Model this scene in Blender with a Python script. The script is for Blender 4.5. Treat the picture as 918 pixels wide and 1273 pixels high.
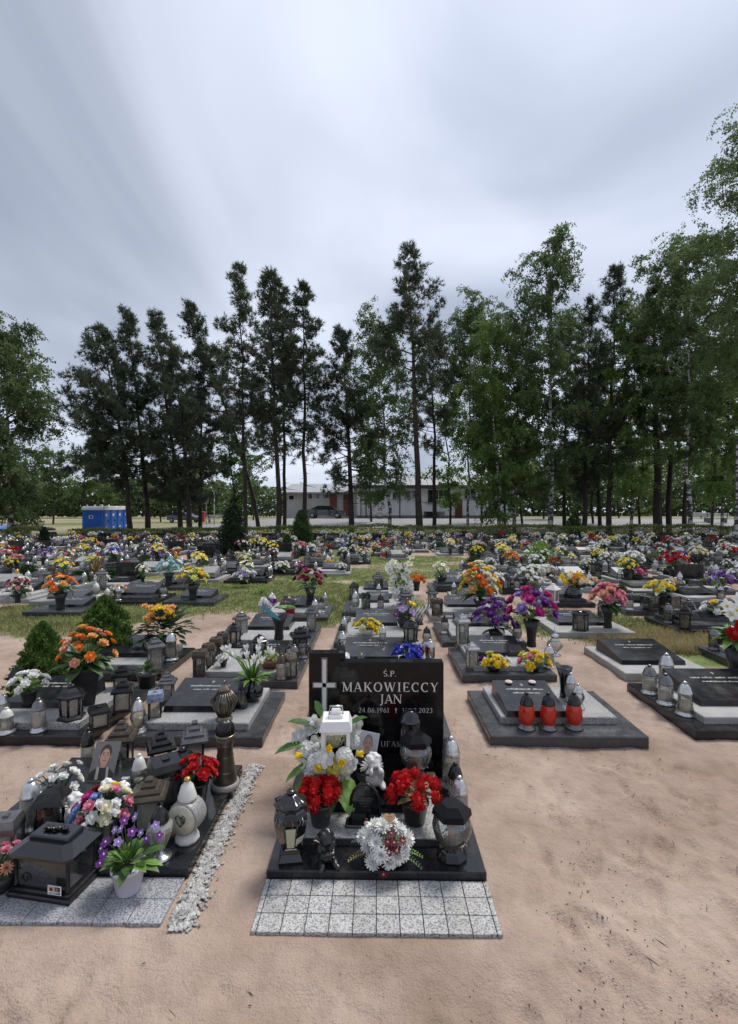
import bpy, math, random
import numpy as np
from mathutils import Vector, Matrix

random.seed(7)
R = math.radians
scene = bpy.context.scene
for o in list(bpy.data.objects):
    bpy.data.objects.remove(o)

# ------------------------------------------------------------------ camera
CAM_H, FPX, CX, CY, YAW = 1.70, 613.0, 459.0, 636.5, R(0.84)
cam_data = bpy.data.cameras.new("camera")
cam = bpy.data.objects.new("camera", cam_data)
scene.collection.objects.link(cam)
cam.location = (0, 0, CAM_H)
cam.rotation_euler = (R(90), 0, YAW)
cam_data.sensor_fit = 'HORIZONTAL'
cam_data.sensor_width = 36.0
cam_data.lens = 36.0 * FPX / 918.0
cam_data.clip_start = 0.05
cam_data.clip_end = 3000
scene.camera = cam

# ------------------------------------------------------------------ sky
SUN_EL, SUN_AZ = R(58), R(38)          # azimuth clockwise from +Y (the view), towards the right
sun_dir = Vector((math.sin(SUN_AZ) * math.cos(SUN_EL), math.cos(SUN_AZ) * math.cos(SUN_EL), math.sin(SUN_EL)))
world = bpy.data.worlds.new("World")
scene.world = world
world.use_nodes = True
wn, wl = world.node_tree.nodes, world.node_tree.links
wn.clear()


def wnode(t, **kw):
    n = wn.new(t)
    for k, v in kw.items():
        setattr(n, k, v)
    return n


def wmath(op, a, b=None, clamp=False):
    n = wnode('ShaderNodeMath', operation=op, use_clamp=clamp)
    for i, x in enumerate((a, b)):
        if x is None:
            continue
        if isinstance(x, (int, float)):
            n.inputs[i].default_value = x
        else:
            wl.new(x, n.inputs[i])
    return n.outputs[0]


tc = wnode('ShaderNodeTexCoord')
sep = wnode('ShaderNodeSeparateXYZ')
wl.new(tc.outputs['Generated'], sep.inputs[0])
zc = wmath('ADD', wmath('MAXIMUM', sep.outputs[2], 0.0), 0.20)
px_ = wmath('DIVIDE', sep.outputs[0], zc)
py_ = wmath('DIVIDE', sep.outputs[1], zc)
comb = wnode('ShaderNodeCombineXYZ')
wl.new(wmath('MULTIPLY', px_, 1.05), comb.inputs[0])
wl.new(wmath('MULTIPLY', py_, 0.62), comb.inputs[1])
rotm = wnode('ShaderNodeMapping')
rotm.inputs['Rotation'].default_value = (0, 0, R(-12))
rotm.inputs['Location'].default_value = (5.1, 1.9, 0)
wl.new(comb.outputs[0], rotm.inputs[0])
n1 = wnode('ShaderNodeTexNoise')
n1.inputs['Scale'].default_value = 0.95
n1.inputs['Detail'].default_value = 6.0
n1.inputs['Roughness'].default_value = 0.42
n1.inputs['Distortion'].default_value = 0.9
wl.new(rotm.outputs[0], n1.inputs['Vector'])
ramp = wnode('ShaderNodeValToRGB')
ramp.color_ramp.interpolation = 'B_SPLINE'
ramp.color_ramp.elements[0].position = 0.33
ramp.color_ramp.elements[0].color = (0.138, 0.158, 0.202, 1)
ramp.color_ramp.elements[1].position = 0.67
ramp.color_ramp.elements[1].color = (0.40, 0.425, 0.490, 1)
wl.new(n1.outputs['Fac'], ramp.inputs[0])
# a brighter veil of cloud round the hidden sun, and towards the horizon
sd = wnode('ShaderNodeVectorMath', operation='DOT_PRODUCT')
nrm = wnode('ShaderNodeVectorMath', operation='NORMALIZE')
wl.new(tc.outputs['Generated'], nrm.inputs[0])
wl.new(nrm.outputs[0], sd.inputs[0])
sd.inputs[1].default_value = sun_dir
dotc = wmath('MAXIMUM', sd.outputs['Value'], 0.0)
glow = wmath('ADD', wmath('MULTIPLY', wmath('POWER', dotc, 9.0), 0.75), wmath('MULTIPLY', wmath('POWER', dotc, 2.0), 0.10))
hor = wmath('POWER', wmath('SUBTRACT', 1.0, wmath('MAXIMUM', sep.outputs[2], 0.0), clamp=True), 5.0)
gain = wmath('ADD', wmath('ADD', 0.93, glow), wmath('MULTIPLY', hor, 0.30))
cloud = wnode('ShaderNodeVectorMath', operation='SCALE')
wl.new(ramp.outputs[0], cloud.inputs[0])
wl.new(gain, cloud.inputs['Scale'])
sky = wnode('ShaderNodeTexSky', sky_type='NISHITA')
sky.sun_disc = False
sky.sun_elevation = SUN_EL
sky.sun_rotation = SUN_AZ
skys = wnode('ShaderNodeVectorMath', operation='SCALE')
wl.new(sky.outputs[0], skys.inputs[0])
skys.inputs['Scale'].default_value = 0.08
mixs = wnode('ShaderNodeMix', data_type='RGBA')
mixs.inputs[0].default_value = 0.92        # cloud cover over the clear sky
wl.new(skys.outputs[0], mixs.inputs[6])
wl.new(cloud.outputs[0], mixs.inputs[7])
bg = wnode('ShaderNodeBackground')
bg.inputs['Strength'].default_value = 1.0
wl.new(mixs.outputs[2], bg.inputs['Color'])
wo = wnode('ShaderNodeOutputWorld')
wl.new(bg.outputs[0], wo.inputs[0])

# ------------------------------------------------------------------ sun behind cloud
sl = bpy.data.lights.new("sun", 'SUN')
sl.energy = 1.5
sl.angle = R(19)
sl.color = (1.0, 0.955, 0.89)
sun = bpy.data.objects.new("sun", sl)
scene.collection.objects.link(sun)
sun.rotation_euler = sun_dir.to_track_quat('Z', 'Y').to_euler()

vs = scene.view_settings
vs.view_transform = 'Standard'
vs.look = 'None'
vs.gamma = 1.0
vs.use_curve_mapping = False
vs.exposure = 1.16
scene.render.engine = 'CYCLES'
cy = scene.cycles
cy.use_denoising = True
cy.max_bounces = 6
cy.diffuse_bounces = 2
cy.glossy_bounces = 3
cy.transmission_bounces = 3
cy.transparent_max_bounces = 10
cy.caustics_reflective = False
cy.caustics_refractive = False

# ------------------------------------------------------------------ pixel of the photo -> place
_f = Vector((-math.sin(YAW), math.cos(YAW), 0))
_r = Vector((math.cos(YAW), math.sin(YAW), 0))


def ray(px, py):
    return _f + _r * ((px - CX) / FPX) + Vector((0, 0, 1)) * ((CY - py) / FPX)


def at(px, py, z=0.0):
    """where the ray through a photo pixel meets the level z"""
    d = ray(px, py)
    t = (z - CAM_H) / d.z
    return Vector((d.x * t, d.y * t, z))


def xat(px, Y):
    d = ray(px, CY)
    return d.x * Y / d.y


def zat(py, Y):
    return CAM_H + (CY - py) * Y / FPX


# ------------------------------------------------------------------ noise for terrain and scatter
_rng = np.random.default_rng(11)
_tab = _rng.random((256, 256))


def vnoise(x, y):
    x = np.asarray(x, float); y = np.asarray(y, float)
    xi = np.floor(x).astype(int); yi = np.floor(y).astype(int)
    fx = x - xi; fy = y - yi
    fx = fx * fx * (3 - 2 * fx); fy = fy * fy * (3 - 2 * fy)
    a = _tab[xi % 256, yi % 256]; b = _tab[(xi + 1) % 256, yi % 256]
    c = _tab[xi % 256, (yi + 1) % 256]; d = _tab[(xi + 1) % 256, (yi + 1) % 256]
    return a + (b - a) * fx + (c - a) * fy + (a - b - c + d) * fx * fy


def fbm(x, y, o=4):
    s = 0; a = .5
    for k in range(o):
        s = s + a * (vnoise(x * 2 ** k + 17 * k, y * 2 ** k + 31 * k) - .5); a *= .5
    return s


def sstep(a, b, x):
    t = np.clip((x - a) / (b - a), 0, 1)
    return t * t * (3 - 2 * t)


def ground_z(x, y):
    """large shape of the ground: flat burial field, the car park beyond the hedge a metre higher"""
    x = np.asarray(x, float); y = np.asarray(y, float)
    return sstep(33, 53, y) * (0.25 + 0.75 * sstep(-22, -9, x)) * 0.95


def gz(x, y):
    return float(ground_z(x, y))


# ------------------------------------------------------------------ mesh builder
class MB:
    def __init__(self):
        self.v = []; self.f = []; self.m = []; self.s = []; self.mats = []; self.marks = []
        self.M = Matrix.Identity(4)

    def mark(self):
        """a new separate piece starts here"""
        self.marks.append((len(self.v), len(self.f)))

    def pieces(self):
        cuts = ([(0, 0)] if not self.marks or self.marks[0] != (0, 0) else []) + self.marks + [(len(self.v), len(self.f))]
        out = []
        for (v0, f0), (v1, f1) in zip(cuts[:-1], cuts[1:]):
            if f1 > f0:
                p = MB(); p.v = self.v[v0:v1]; p.f = [tuple(k - v0 for k in f) for f in self.f[f0:f1]]
                p.m = self.m[f0:f1]; p.s = self.s[f0:f1]; p.mats = self.mats
                out.append(p)
        return out

    def mi(self, mat):
        if mat not in self.mats:
            self.mats.append(mat)
        return self.mats.index(mat)

    def add(self, vs, fs, mat, smooth=False):
        n = len(self.v); i = self.mi(mat); M = self.M
        if M == Matrix.Identity(4):
            self.v.extend([tuple(p) for p in vs])
        else:
            self.v.extend([tuple(M @ Vector(p)) for p in vs])
        for f in fs:
            self.f.append(tuple(n + k for k in f)); self.m.append(i); self.s.append(smooth)
        return self

    def box(self, x0, x1, y0, y1, z0, z1, mat):
        vs = [(x, y, z) for z in (z0, z1) for y in (y0, y1) for x in (x0, x1)]
        return self.add(vs, [(0, 2, 3, 1), (4, 5, 7, 6), (0, 1, 5, 4), (2, 6, 7, 3), (0, 4, 6, 2), (1, 3, 7, 5)], mat)

    def cbox(self, x0, x1, y0, y1, z0, z1, mat, c=.006):
        """box with chamfered top and vertical edges"""
        def ring(i, z):
            return [(x0 + i, y0 + c, z), (x0 + c, y0 + i, z), (x1 - c, y0 + i, z), (x1 - i, y0 + c, z),
                    (x1 - i, y1 - c, z), (x1 - c, y1 - i, z), (x0 + c, y1 - i, z), (x0 + i, y1 - c, z)]
        vs = ring(0, z0) + ring(0, z1 - c) + ring(c, z1)
        fs = [tuple(range(16, 24)), tuple(range(7, -1, -1))]
        for k in range(2):
            for i in range(8):
                j = (i + 1) % 8
                fs.append((k * 8 + i, k * 8 + j, k * 8 + 8 + j, k * 8 + 8 + i))
        return self.add(vs, fs, mat)

    def hexa(self, p, mat):
        """box from 8 points: bottom 4 (ccw), top 4"""
        return self.add(p, [(3, 2, 1, 0), (4, 5, 6, 7), (0, 1, 5, 4), (1, 2, 6, 5), (2, 3, 7, 6), (3, 0, 4, 7)], mat)

    def lathe(self, prof, mat, seg=14, smooth=True, c=(0, 0), cap=True, sq=None, ph=0.0, ribs=None):
        """prof: [(r, z)]; sq: superellipse power for squarish sections; ribs: (n, depth)"""
        vs = []; fs = []
        for r, z in prof:
            for k in range(seg):
                a = 2 * math.pi * (k + ph) / seg
                ca, sa = math.cos(a), math.sin(a)
                q = r
                if sq:
                    q = r / ((abs(ca) ** sq + abs(sa) ** sq) ** (1 / sq))
                if ribs:
                    q *= 1 - ribs[1] * (.5 + .5 * math.cos(a * ribs[0]))
                vs.append((c[0] + q * ca, c[1] + q * sa, z))
        n = len(prof)
        for i in range(n - 1):
            for k in range(seg):
                j = (k + 1) % seg
                fs.append((i * seg + k, i * seg + j, (i + 1) * seg + j, (i + 1) * seg + k))
        if cap:
            if prof[-1][0] > 1e-4:
                fs.append(tuple((n - 1) * seg + k for k in range(seg)))
            if prof[0][0] > 1e-4:
                fs.append(tuple(seg - 1 - k for k in range(seg)))
        return self.add(vs, fs, mat, smooth)

    def prism(self, prof, mat, n, ph=.5, c=(0, 0), smooth=False, rot=0):
        """n-sided lathe with flat faces; radii are to the flats"""
        k = 1 / math.cos(math.pi / n)
        return self.lathe([(r * k, z) for r, z in prof], mat, n, smooth, c, True, None, ph + rot)

    def tube(self, pts, rad, mat, seg=6, cap=True, smooth=True):
        pts = [Vector(p) for p in pts]
        n = len(pts)
        if not hasattr(rad, '__len__'):
            rad = [rad] * n
        vs = []; fs = []
        up = Vector((.31, .17, .93))
        for i in range(n):
            t = (pts[min(i + 1, n - 1)] - pts[max(i - 1, 0)])
            t = t.normalized() if t.length > 1e-9 else Vector((0, 0, 1))
            if abs(t.dot(up)) > .98:
                up = Vector((1, .2, 0))
            a = t.cross(up).normalized(); b = t.cross(a)
            for k in range(seg):
                w = 2 * math.pi * k / seg
                vs.append(pts[i] + (a * math.cos(w) + b * math.sin(w)) * rad[i])
        for i in range(n - 1):
            for k in range(seg):
                j = (k + 1) % seg
                fs.append((i * seg + k, (i + 1) * seg + k, (i + 1) * seg + j, i * seg + j))
        if cap:
            fs.append(tuple(range(seg))); fs.append(tuple((n - 1) * seg + k for k in range(seg - 1, -1, -1)))
        return self.add(vs, fs, mat, smooth)

    def ell(self, c, r, mat, seg=10, rings=6, smooth=True):
        prof = []
        vs = []; fs = []
        if not hasattr(r, '__len__'):
            r = (r, r, r)
        for i in range(rings + 1):
            th = math.pi * i / rings - math.pi / 2
            for k in range(seg):
                a = 2 * math.pi * k / seg
                vs.append((c[0] + r[0] * math.cos(th) * math.cos(a), c[1] + r[1] * math.cos(th) * math.sin(a), c[2] + r[2] * math.sin(th)))
        for i in range(rings):
            for k in range(seg):
                j = (k + 1) % seg
                fs.append((i * seg + k, i * seg + j, (i + 1) * seg + j, (i + 1) * seg + k))
        return self.add(vs, fs, mat, smooth)

    def extr(self, poly, y0, y1, mat, plane='xz'):
        """polygon in the xz plane pushed from y0 to y1"""
        n = len(poly)
        vs = [(p[0], y0, p[1]) for p in poly] + [(p[0], y1, p[1]) for p in poly]
        fs = [tuple(range(n)), tuple(range(2 * n - 1, n - 1, -1))]
        for i in range(n):
            j = (i + 1) % n
            fs.append((i, i + n, j + n, j))
        return self.add(vs, fs, mat)

    def slab_poly(self, poly, z0, z1, mat):
        n = len(poly)
        vs = [(p[0], p[1], z0) for p in poly] + [(p[0], p[1], z1) for p in poly]
        fs = [tuple(range(n - 1, -1, -1)), tuple(range(n, 2 * n))]
        for i in range(n):
            j = (i + 1) % n
            fs.append((i, j, j + n, i + n))
        return self.add(vs, fs, mat)

    def join(self, other):
        n = len(self.v); self.v.extend(other.v)
        for f, m, s in zip(other.f, other.m, other.s):
            self.f.append(tuple(n + k for k in f)); self.m.append(self.mi(other.mats[m])); self.s.append(s)
        return self

    def mesh(self, name):
        me = bpy.data.meshes.new(name)
        me.from_pydata(self.v, [], self.f)
        for m in self.mats:
            me.materials.append(m)
        me.polygons.foreach_set('material_index', self.m)
        me.polygons.foreach_set('use_smooth', self.s)
        me.update()
        return me


COL = scene.collection


def link(o, parent=None):
    COL.objects.link(o)
    if parent is not None:
        o.parent = parent
    return o


def mobj(name, me, parent=None, kind=None):
    o = bpy.data.objects.new(name, me)
    link(o, parent)
    if kind:
        o['kind'] = kind
    return o


def tag(o, label, cat, group=None):
    o['label'] = label
    o['category'] = cat
    if group:
        o['group'] = group
    return o


LABELS = {}
SINGLE = dict(blooms='bloom', leaves='leaf', white_blooms='white_bloom', dark_red_blooms='dark_red_bloom', fern_fronds='fern_frond', hydrangea_heads='hydrangea_head', yellow_tulips='yellow_tulip',
              buds='bud', orchids='orchid', lilies='lily', red_roses='red_rose', dried_flowers='dried_flower', post_frame='post', glass='pane', ribs='rib', candles='candle', rings='ring',
              photo_medallions='photo_medallion', inscription='inscription_line', ribbon_loops='ribbon_loop')


def thing(name, label, cat, loc, rz=0, group=None, scale=1.0, parts=None):
    """an Empty at the thing's base with its parts: [(part name, MB or mesh, [(sub name, MB or mesh)])]"""
    o = bpy.data.objects.new(name, None)
    link(o)
    o.empty_display_size = .1
    o.location = loc
    o.rotation_euler = (0, 0, rz)
    o.scale = (scale, scale, scale) if not hasattr(scale, '__len__') else scale
    tag(o, label, cat, group)
    LABELS[label] = LABELS.get(label, 0) + 1
    for p in parts or []:
        if isinstance(p[1], MB) and len(p[1].marks) > 1 and loc[1] < (4.3 if p[0] == 'leaves' else 10.5):
            nm = SINGLE.get(p[0], p[0])
            for q in p[1].pieces():
                mobj(nm, q.mesh(nm), o)
            continue
        me = p[1].mesh(p[0]) if isinstance(p[1], MB) else p[1]
        c = mobj(p[0], me, o)
        for q in (p[2] if len(p) > 2 else []):
            mobj(q[0], q[1].mesh(q[0]) if isinstance(q[1], MB) else q[1], c)
    return o


KIND_PARTS = {}
KIND_JOINED = {}


def spawn(key, maker, name, label, cat, loc, rz=0, scale=1.0, group=None, detail=True):
    """one more thing of a kind: its parts (or, where it is too small to show them, one joined mesh) share mesh data with its like"""
    if key not in KIND_PARTS:
        KIND_PARTS[key] = [(n, m) for n, m in maker() if m.f]
    if detail:
        lvl = 2 if loc[1] < 4.3 else 1 if loc[1] < 10.5 else 0
        kk = key + '#%d' % lvl
        if kk not in KIND_JOINED:
            out = []
            for n, m in KIND_PARTS[key]:
                if len(m.marks) > 1 and (lvl == 2 or lvl == 1 and n != 'leaves'):
                    out += [(SINGLE.get(n, n), q.mesh(SINGLE.get(n, n))) for q in m.pieces()]
                else:
                    out.append((n, m.mesh(n)))
            KIND_JOINED[kk] = out
        return thing(name, label, cat, loc, rz, group, scale, KIND_JOINED[kk])
    if key not in KIND_JOINED:
        j = MB()
        for n, m in KIND_PARTS[key]:
            j.join(m)
        KIND_JOINED[key] = j.mesh(name)
    o = mobj(name, KIND_JOINED[key])
    o.location = loc; o.rotation_euler = (0, 0, rz)
    o.scale = (scale, scale, scale) if not hasattr(scale, '__len__') else scale
    tag(o, label, cat, group)
    LABELS[label] = LABELS.get(label, 0) + 1
    return o


# ------------------------------------------------------------------ materials
MATS = {}


def new_mat(name):
    m = bpy.data.materials.new(name)
    m.use_nodes = True
    nt = m.node_tree
    return m, nt.nodes, nt.links, nt.nodes['Principled BSDF']


def mat(name, col, rough=.5, metal=0., var=0., vscale=8., alpha=1., spec=.5, bump=0., bscale=60., coat=0., transl=0., objvar=0.):
    """a principled material with a little procedural mottling"""
    if name in MATS:
        return MATS[name]
    m, N, L, b = new_mat(name)
    b.inputs['Base Color'].default_value = (*col, 1)
    b.inputs['Roughness'].default_value = rough
    b.inputs['Metallic'].default_value = metal
    b.inputs['Alpha'].default_value = alpha
    b.inputs['Specular IOR Level'].default_value = spec
    b.inputs['Coat Weight'].default_value = coat
    if var or bump:
        t = N.new('ShaderNodeTexCoord')
        n = N.new('ShaderNodeTexNoise')
        n.inputs['Scale'].default_value = vscale
        n.inputs['Detail'].default_value = 4
        L.new(t.outputs['Object'], n.inputs['Vector'])
    if var:
        mr = N.new('ShaderNodeMapRange')
        mr.inputs[1].default_value = .3; mr.inputs[2].default_value = .7
        mr.inputs[3].default_value = 1 - var; mr.inputs[4].default_value = 1 + var
        L.new(n.outputs['Fac'], mr.inputs[0])
        src = mr.outputs[0]
        if objvar:
            oi = N.new('ShaderNodeObjectInfo')
            mo = N.new('ShaderNodeMapRange')
            mo.inputs[3].default_value = 1 - objvar; mo.inputs[4].default_value = 1 + objvar
            L.new(oi.outputs['Random'], mo.inputs[0])
            mm = N.new('ShaderNodeMath'); mm.operation = 'MULTIPLY'
            L.new(src, mm.inputs[0]); L.new(mo.outputs[0], mm.inputs[1]); src = mm.outputs[0]
        hs = N.new('ShaderNodeHueSaturation')
        hs.inputs['Color'].default_value = (*col, 1)
        L.new(src, hs.inputs['Value'])
        L.new(hs.outputs[0], b.inputs['Base Color'])
        r2 = N.new('ShaderNodeMapRange')
        r2.inputs[3].default_value = max(0, rough - .08); r2.inputs[4].default_value = min(1, rough + .1)
        L.new(n.outputs['Fac'], r2.inputs[0]); L.new(r2.outputs[0], b.inputs['Roughness'])
    if bump:
        n2 = N.new('ShaderNodeTexNoise')
        n2.inputs['Scale'].default_value = bscale
        n2.inputs['Detail'].default_value = 3
        L.new(t.outputs['Object'], n2.inputs['Vector'])
        bp = N.new('ShaderNodeBump')
        bp.inputs['Strength'].default_value = bump
        bp.inputs['Distance'].default_value = .01
        L.new(n2.outputs['Fac'], bp.inputs['Height']); L.new(bp.outputs[0], b.inputs['Normal'])
    if transl:
        tr = N.new('ShaderNodeBsdfTranslucent')
        tr.inputs['Color'].default_value = (*col, 1)
        if var:
            L.new(hs.outputs[0], tr.inputs['Color'])
        mx = N.new('ShaderNodeMixShader')
        mx.inputs[0].default_value = transl
        out = N['Material Output']
        L.new(b.outputs[0], mx.inputs[1]); L.new(tr.outputs[0], mx.inputs[2]); L.new(mx.outputs[0], out.inputs[0])
    MATS[name] = m
    return m


def granite(name, lo, hi, scale, rough, t0=.42, t1=.56, fine=.4, dust=.10, spec=.5):
    if name in MATS:
        return MATS[name]
    m, N, L, b = new_mat(name)
    t = N.new('ShaderNodeTexCoord')
    n = N.new('ShaderNodeTexNoise')
    n.inputs['Scale'].default_value = scale; n.inputs['Detail'].default_value = 3; n.inputs['Roughness'].default_value = .65
    gp = N.new('ShaderNodeNewGeometry')
    L.new(gp.outputs['Position'], n.inputs['Vector'])
    r = N.new('ShaderNodeValToRGB')
    r.color_ramp.elements[0].position = t0; r.color_ramp.elements[0].color = (*lo, 1)
    r.color_ramp.elements[1].position = t1; r.color_ramp.elements[1].color = (*hi, 1)
    L.new(n.outputs['Fac'], r.inputs[0])
    big = N.new('ShaderNodeTexNoise'); big.inputs['Scale'].default_value = 5; big.inputs['Detail'].default_value = 5
    L.new(gp.outputs['Position'], big.inputs['Vector'])
    mr = N.new('ShaderNodeMapRange'); mr.inputs[1].default_value = .3; mr.inputs[2].default_value = .7
    mr.inputs[3].default_value = 1 - fine * .3; mr.inputs[4].default_value = 1 + fine * .3
    L.new(big.outputs['Fac'], mr.inputs[0])
    hs = N.new('ShaderNodeHueSaturation')
    oi = N.new('ShaderNodeObjectInfo'); om = N.new('ShaderNodeMapRange'); om.inputs[3].default_value = .86; om.inputs[4].default_value = 1.12
    L.new(oi.outputs['Random'], om.inputs[0])
    vm = N.new('ShaderNodeMath'); vm.operation = 'MULTIPLY'; L.new(mr.outputs[0], vm.inputs[0]); L.new(om.outputs[0], vm.inputs[1])
    b.inputs['Specular IOR Level'].default_value = spec
    L.new(r.outputs[0], hs.inputs['Color']); L.new(vm.outputs[0], hs.inputs['Value'])
    # blown sand lying in films and specks
    dn = N.new('ShaderNodeTexNoise'); dn.inputs['Scale'].default_value = 11; dn.inputs['Detail'].default_value = 8; dn.inputs['Roughness'].default_value = .7
    L.new(gp.outputs['Position'], dn.inputs['Vector'])
    dm = N.new('ShaderNodeMapRange'); dm.inputs[1].default_value = .48; dm.inputs[2].default_value = .72; dm.inputs[4].default_value = dust * 2.2
    L.new(dn.outputs['Fac'], dm.inputs[0])
    mx = N.new('ShaderNodeMix'); mx.data_type = 'RGBA'; mx.inputs[7].default_value = (.33, .27, .22, 1)
    L.new(dm.outputs[0], mx.inputs[0]); L.new(hs.outputs[0], mx.inputs[6])
    L.new(mx.outputs[2], b.inputs['Base Color'])
    rr = N.new('ShaderNodeMapRange'); rr.inputs[1].default_value = .35; rr.inputs[2].default_value = .7
    rr.inputs[3].default_value = rough; rr.inputs[4].default_value = min(1, rough + .16)     # dust films
    L.new(big.outputs['Fac'], rr.inputs[0]); L.new(rr.outputs[0], b.inputs['Roughness'])
    MATS[name] = m
    return m


def wrap_mat(name, build):
    if name not in MATS:
        MATS[name] = build()
    return MATS[name]


BLACK_GRANITE = granite('black polished granite', (.010, .011, .013), (.032, .034, .038), 260, .09, .45, .72, dust=.04, spec=.38)
MIRROR_GRANITE = granite('mirror black granite', (.004, .004, .005), (.008, .008, .009), 300, .05, .45, .75, dust=.010, spec=.30)
DARK_GRANITE = granite('charcoal granite', (.022, .024, .028), (.075, .079, .086), 190, .20, .40, .66, dust=.07)
GREY_GRANITE = granite('grey speckled granite', (.06, .06, .065), (.46, .46, .45), 135, .34, .36, .55)
TILE_GRANITE = granite('cut grey granite tiles', (.07, .07, .072), (.44, .44, .43), 150, .55, .36, .56, dust=.16)
FINE_GRANITE = granite('fine blue grey granite', (.06, .065, .08), (.40, .41, .44), 140, .5, .36, .58, dust=.14)
PALE_GRANITE = granite('pale grey granite', (.16, .16, .16), (.36, .36, .35), 160, .4, .38, .6)
CONCRETE = mat('weathered concrete', (.27, .26, .245), .85, var=.3, vscale=6, bump=.4, bscale=40)
JOINT = mat('dark mortar joint', (.07, .065, .06), .95)
LETTER = mat('silvered lettering', (.62, .62, .60), .55)
LETTER_DIM = mat('dulled engraved lettering', (.40, .40, .39), .6)
BLACK_SATIN = mat('satin black lid', (.006, .006, .007), .3, spec=.16)
BLACK_METAL = mat('black enamelled metal', (.010, .010, .011), .22, var=.4, vscale=20)
BLACK_GLOSS = mat('black glazed ceramic', (.008, .008, .009), .09, coat=.5)
BLACK_PLASTIC = mat('black plastic', (.018, .018, .019), .38, var=.3, vscale=14)
BROWN_METAL = mat('aged bronze paint', (.075, .060, .045), .36, .35, var=.35, vscale=18)
BRONZE = mat('dull bronze metal', (.20, .165, .125), .30, .8, var=.3, vscale=25)
SILVER = mat('silvered plastic', (.52, .52, .52), .25, .75, var=.2, vscale=20)
PEWTER = mat('dark pewter', (.17, .17, .175), .28, .7, var=.3, vscale=20)
WHITE_PAINT = mat('white lacquer', (.74, .74, .73), .35, var=.06, vscale=10)
WHITE_CERAMIC = mat('white ceramic', (.62, .615, .58), .28, var=.10, vscale=14)
PLASTER = mat('white plaster', (.68, .675, .66), .75, var=.12, vscale=30, bump=.4, bscale=90)


def glass(name, tint, haze, haze_col, rough=.04):
    """thin pane: mostly see-through, mirror-like at grazing angles, a little dust"""
    m, N, L, b = new_mat(name)
    N.remove(b)
    tr = N.new('ShaderNodeBsdfTransparent'); tr.inputs[0].default_value = (*tint, 1)
    gl = N.new('ShaderNodeBsdfGlossy'); gl.inputs['Roughness'].default_value = rough; gl.inputs['Color'].default_value = (.9, .92, .94, 1)
    df = N.new('ShaderNodeBsdfDiffuse'); df.inputs['Color'].default_value = (*haze_col, 1)
    fr = N.new('ShaderNodeFresnel'); fr.inputs['IOR'].default_value = 1.55
    ad = N.new('ShaderNodeMath'); ad.operation = 'MULTIPLY_ADD'; ad.inputs[1].default_value = 1.25; ad.inputs[2].default_value = .03
    L.new(fr.outputs[0], ad.inputs[0])
    a = N.new('ShaderNodeMixShader'); a.inputs[0].default_value = haze
    L.new(tr.outputs[0], a.inputs[1]); L.new(df.outputs[0], a.inputs[2])
    c = N.new('ShaderNodeMixShader'); L.new(ad.outputs[0], c.inputs[0]); L.new(a.outputs[0], c.inputs[1]); L.new(gl.outputs[0], c.inputs[2])
    L.new(c.outputs[0], N['Material Output'].inputs[0])
    MATS[name] = m
    return m


GLASS = glass('clear jar glass', (.86, .88, .87), .10, (.5, .5, .48))
GLASS_FROST = glass('milky jar glass', (.80, .81, .78), .36, (.56, .56, .51), .12)
GLASS_DARK = glass('smoked lantern glass', (.52, .54, .55), .12, (.22, .22, .21))
GLASS_RED = mat('red candle glass', (.56, .030, .012), .12, alpha=.93, spec=.7, coat=.3, transl=.25)
GLASS_YELLOW = mat('amber candle glass', (.55, .36, .04), .15, alpha=.9, spec=.6)
WAX = mat('pale candle wax', (.62, .58, .42), .5)
WAX_RED = mat('red candle wax', (.42, .03, .02), .45)
LEAF = mat('plant leaf green', (.055, .12, .028), .45, var=.35, vscale=30, transl=.25)
LEAF_DARK = mat('dark leaf green', (.022, .055, .018), .45, var=.35, vscale=30, transl=.2)
LEAF_PALE = mat('fresh leaf green', (.17, .30, .055), .45, var=.3, vscale=30, transl=.3)
LEAF_TEAL = mat('teal artificial leaf', (.20, .42, .43), .5, var=.2, vscale=30, transl=.2)
FERN_DRY = mat('dry fern brown', (.23, .17, .08), .7, var=.3, vscale=30)
TERRACOTTA = mat('brown clay bowl', (.16, .06, .035), .6, var=.2)
GILT = mat('gold coloured trim', (.5, .33, .10), .3, .8)
EARTH = mat('potting soil', (.03, .022, .016), .95)
PETALS = {}
for _n, _c in dict(white=(.82, .82, .79), cream=(.76, .72, .52), yellow=(.78, .56, .03), lemon=(.74, .70, .16), red=(.46, .012, .014),
                   crimson=(.30, .008, .02), pink=(.66, .22, .30), magenta=(.48, .035, .22), orange=(.74, .20, .035),
                   apricot=(.76, .40, .13), purple=(.16, .035, .24), violet=(.32, .22, .52), blue=(.05, .07, .45),
                   skyblue=(.24, .34, .62), teal=(.30, .55, .55), salmon=(.66, .33, .22), wine=(.13, .012, .03), greenish=(.55, .60, .34)).items():
    PETALS[_n] = mat(_n + ' petals', _c, .6, var=.16, vscale=40, transl=.22, spec=.25)

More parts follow.
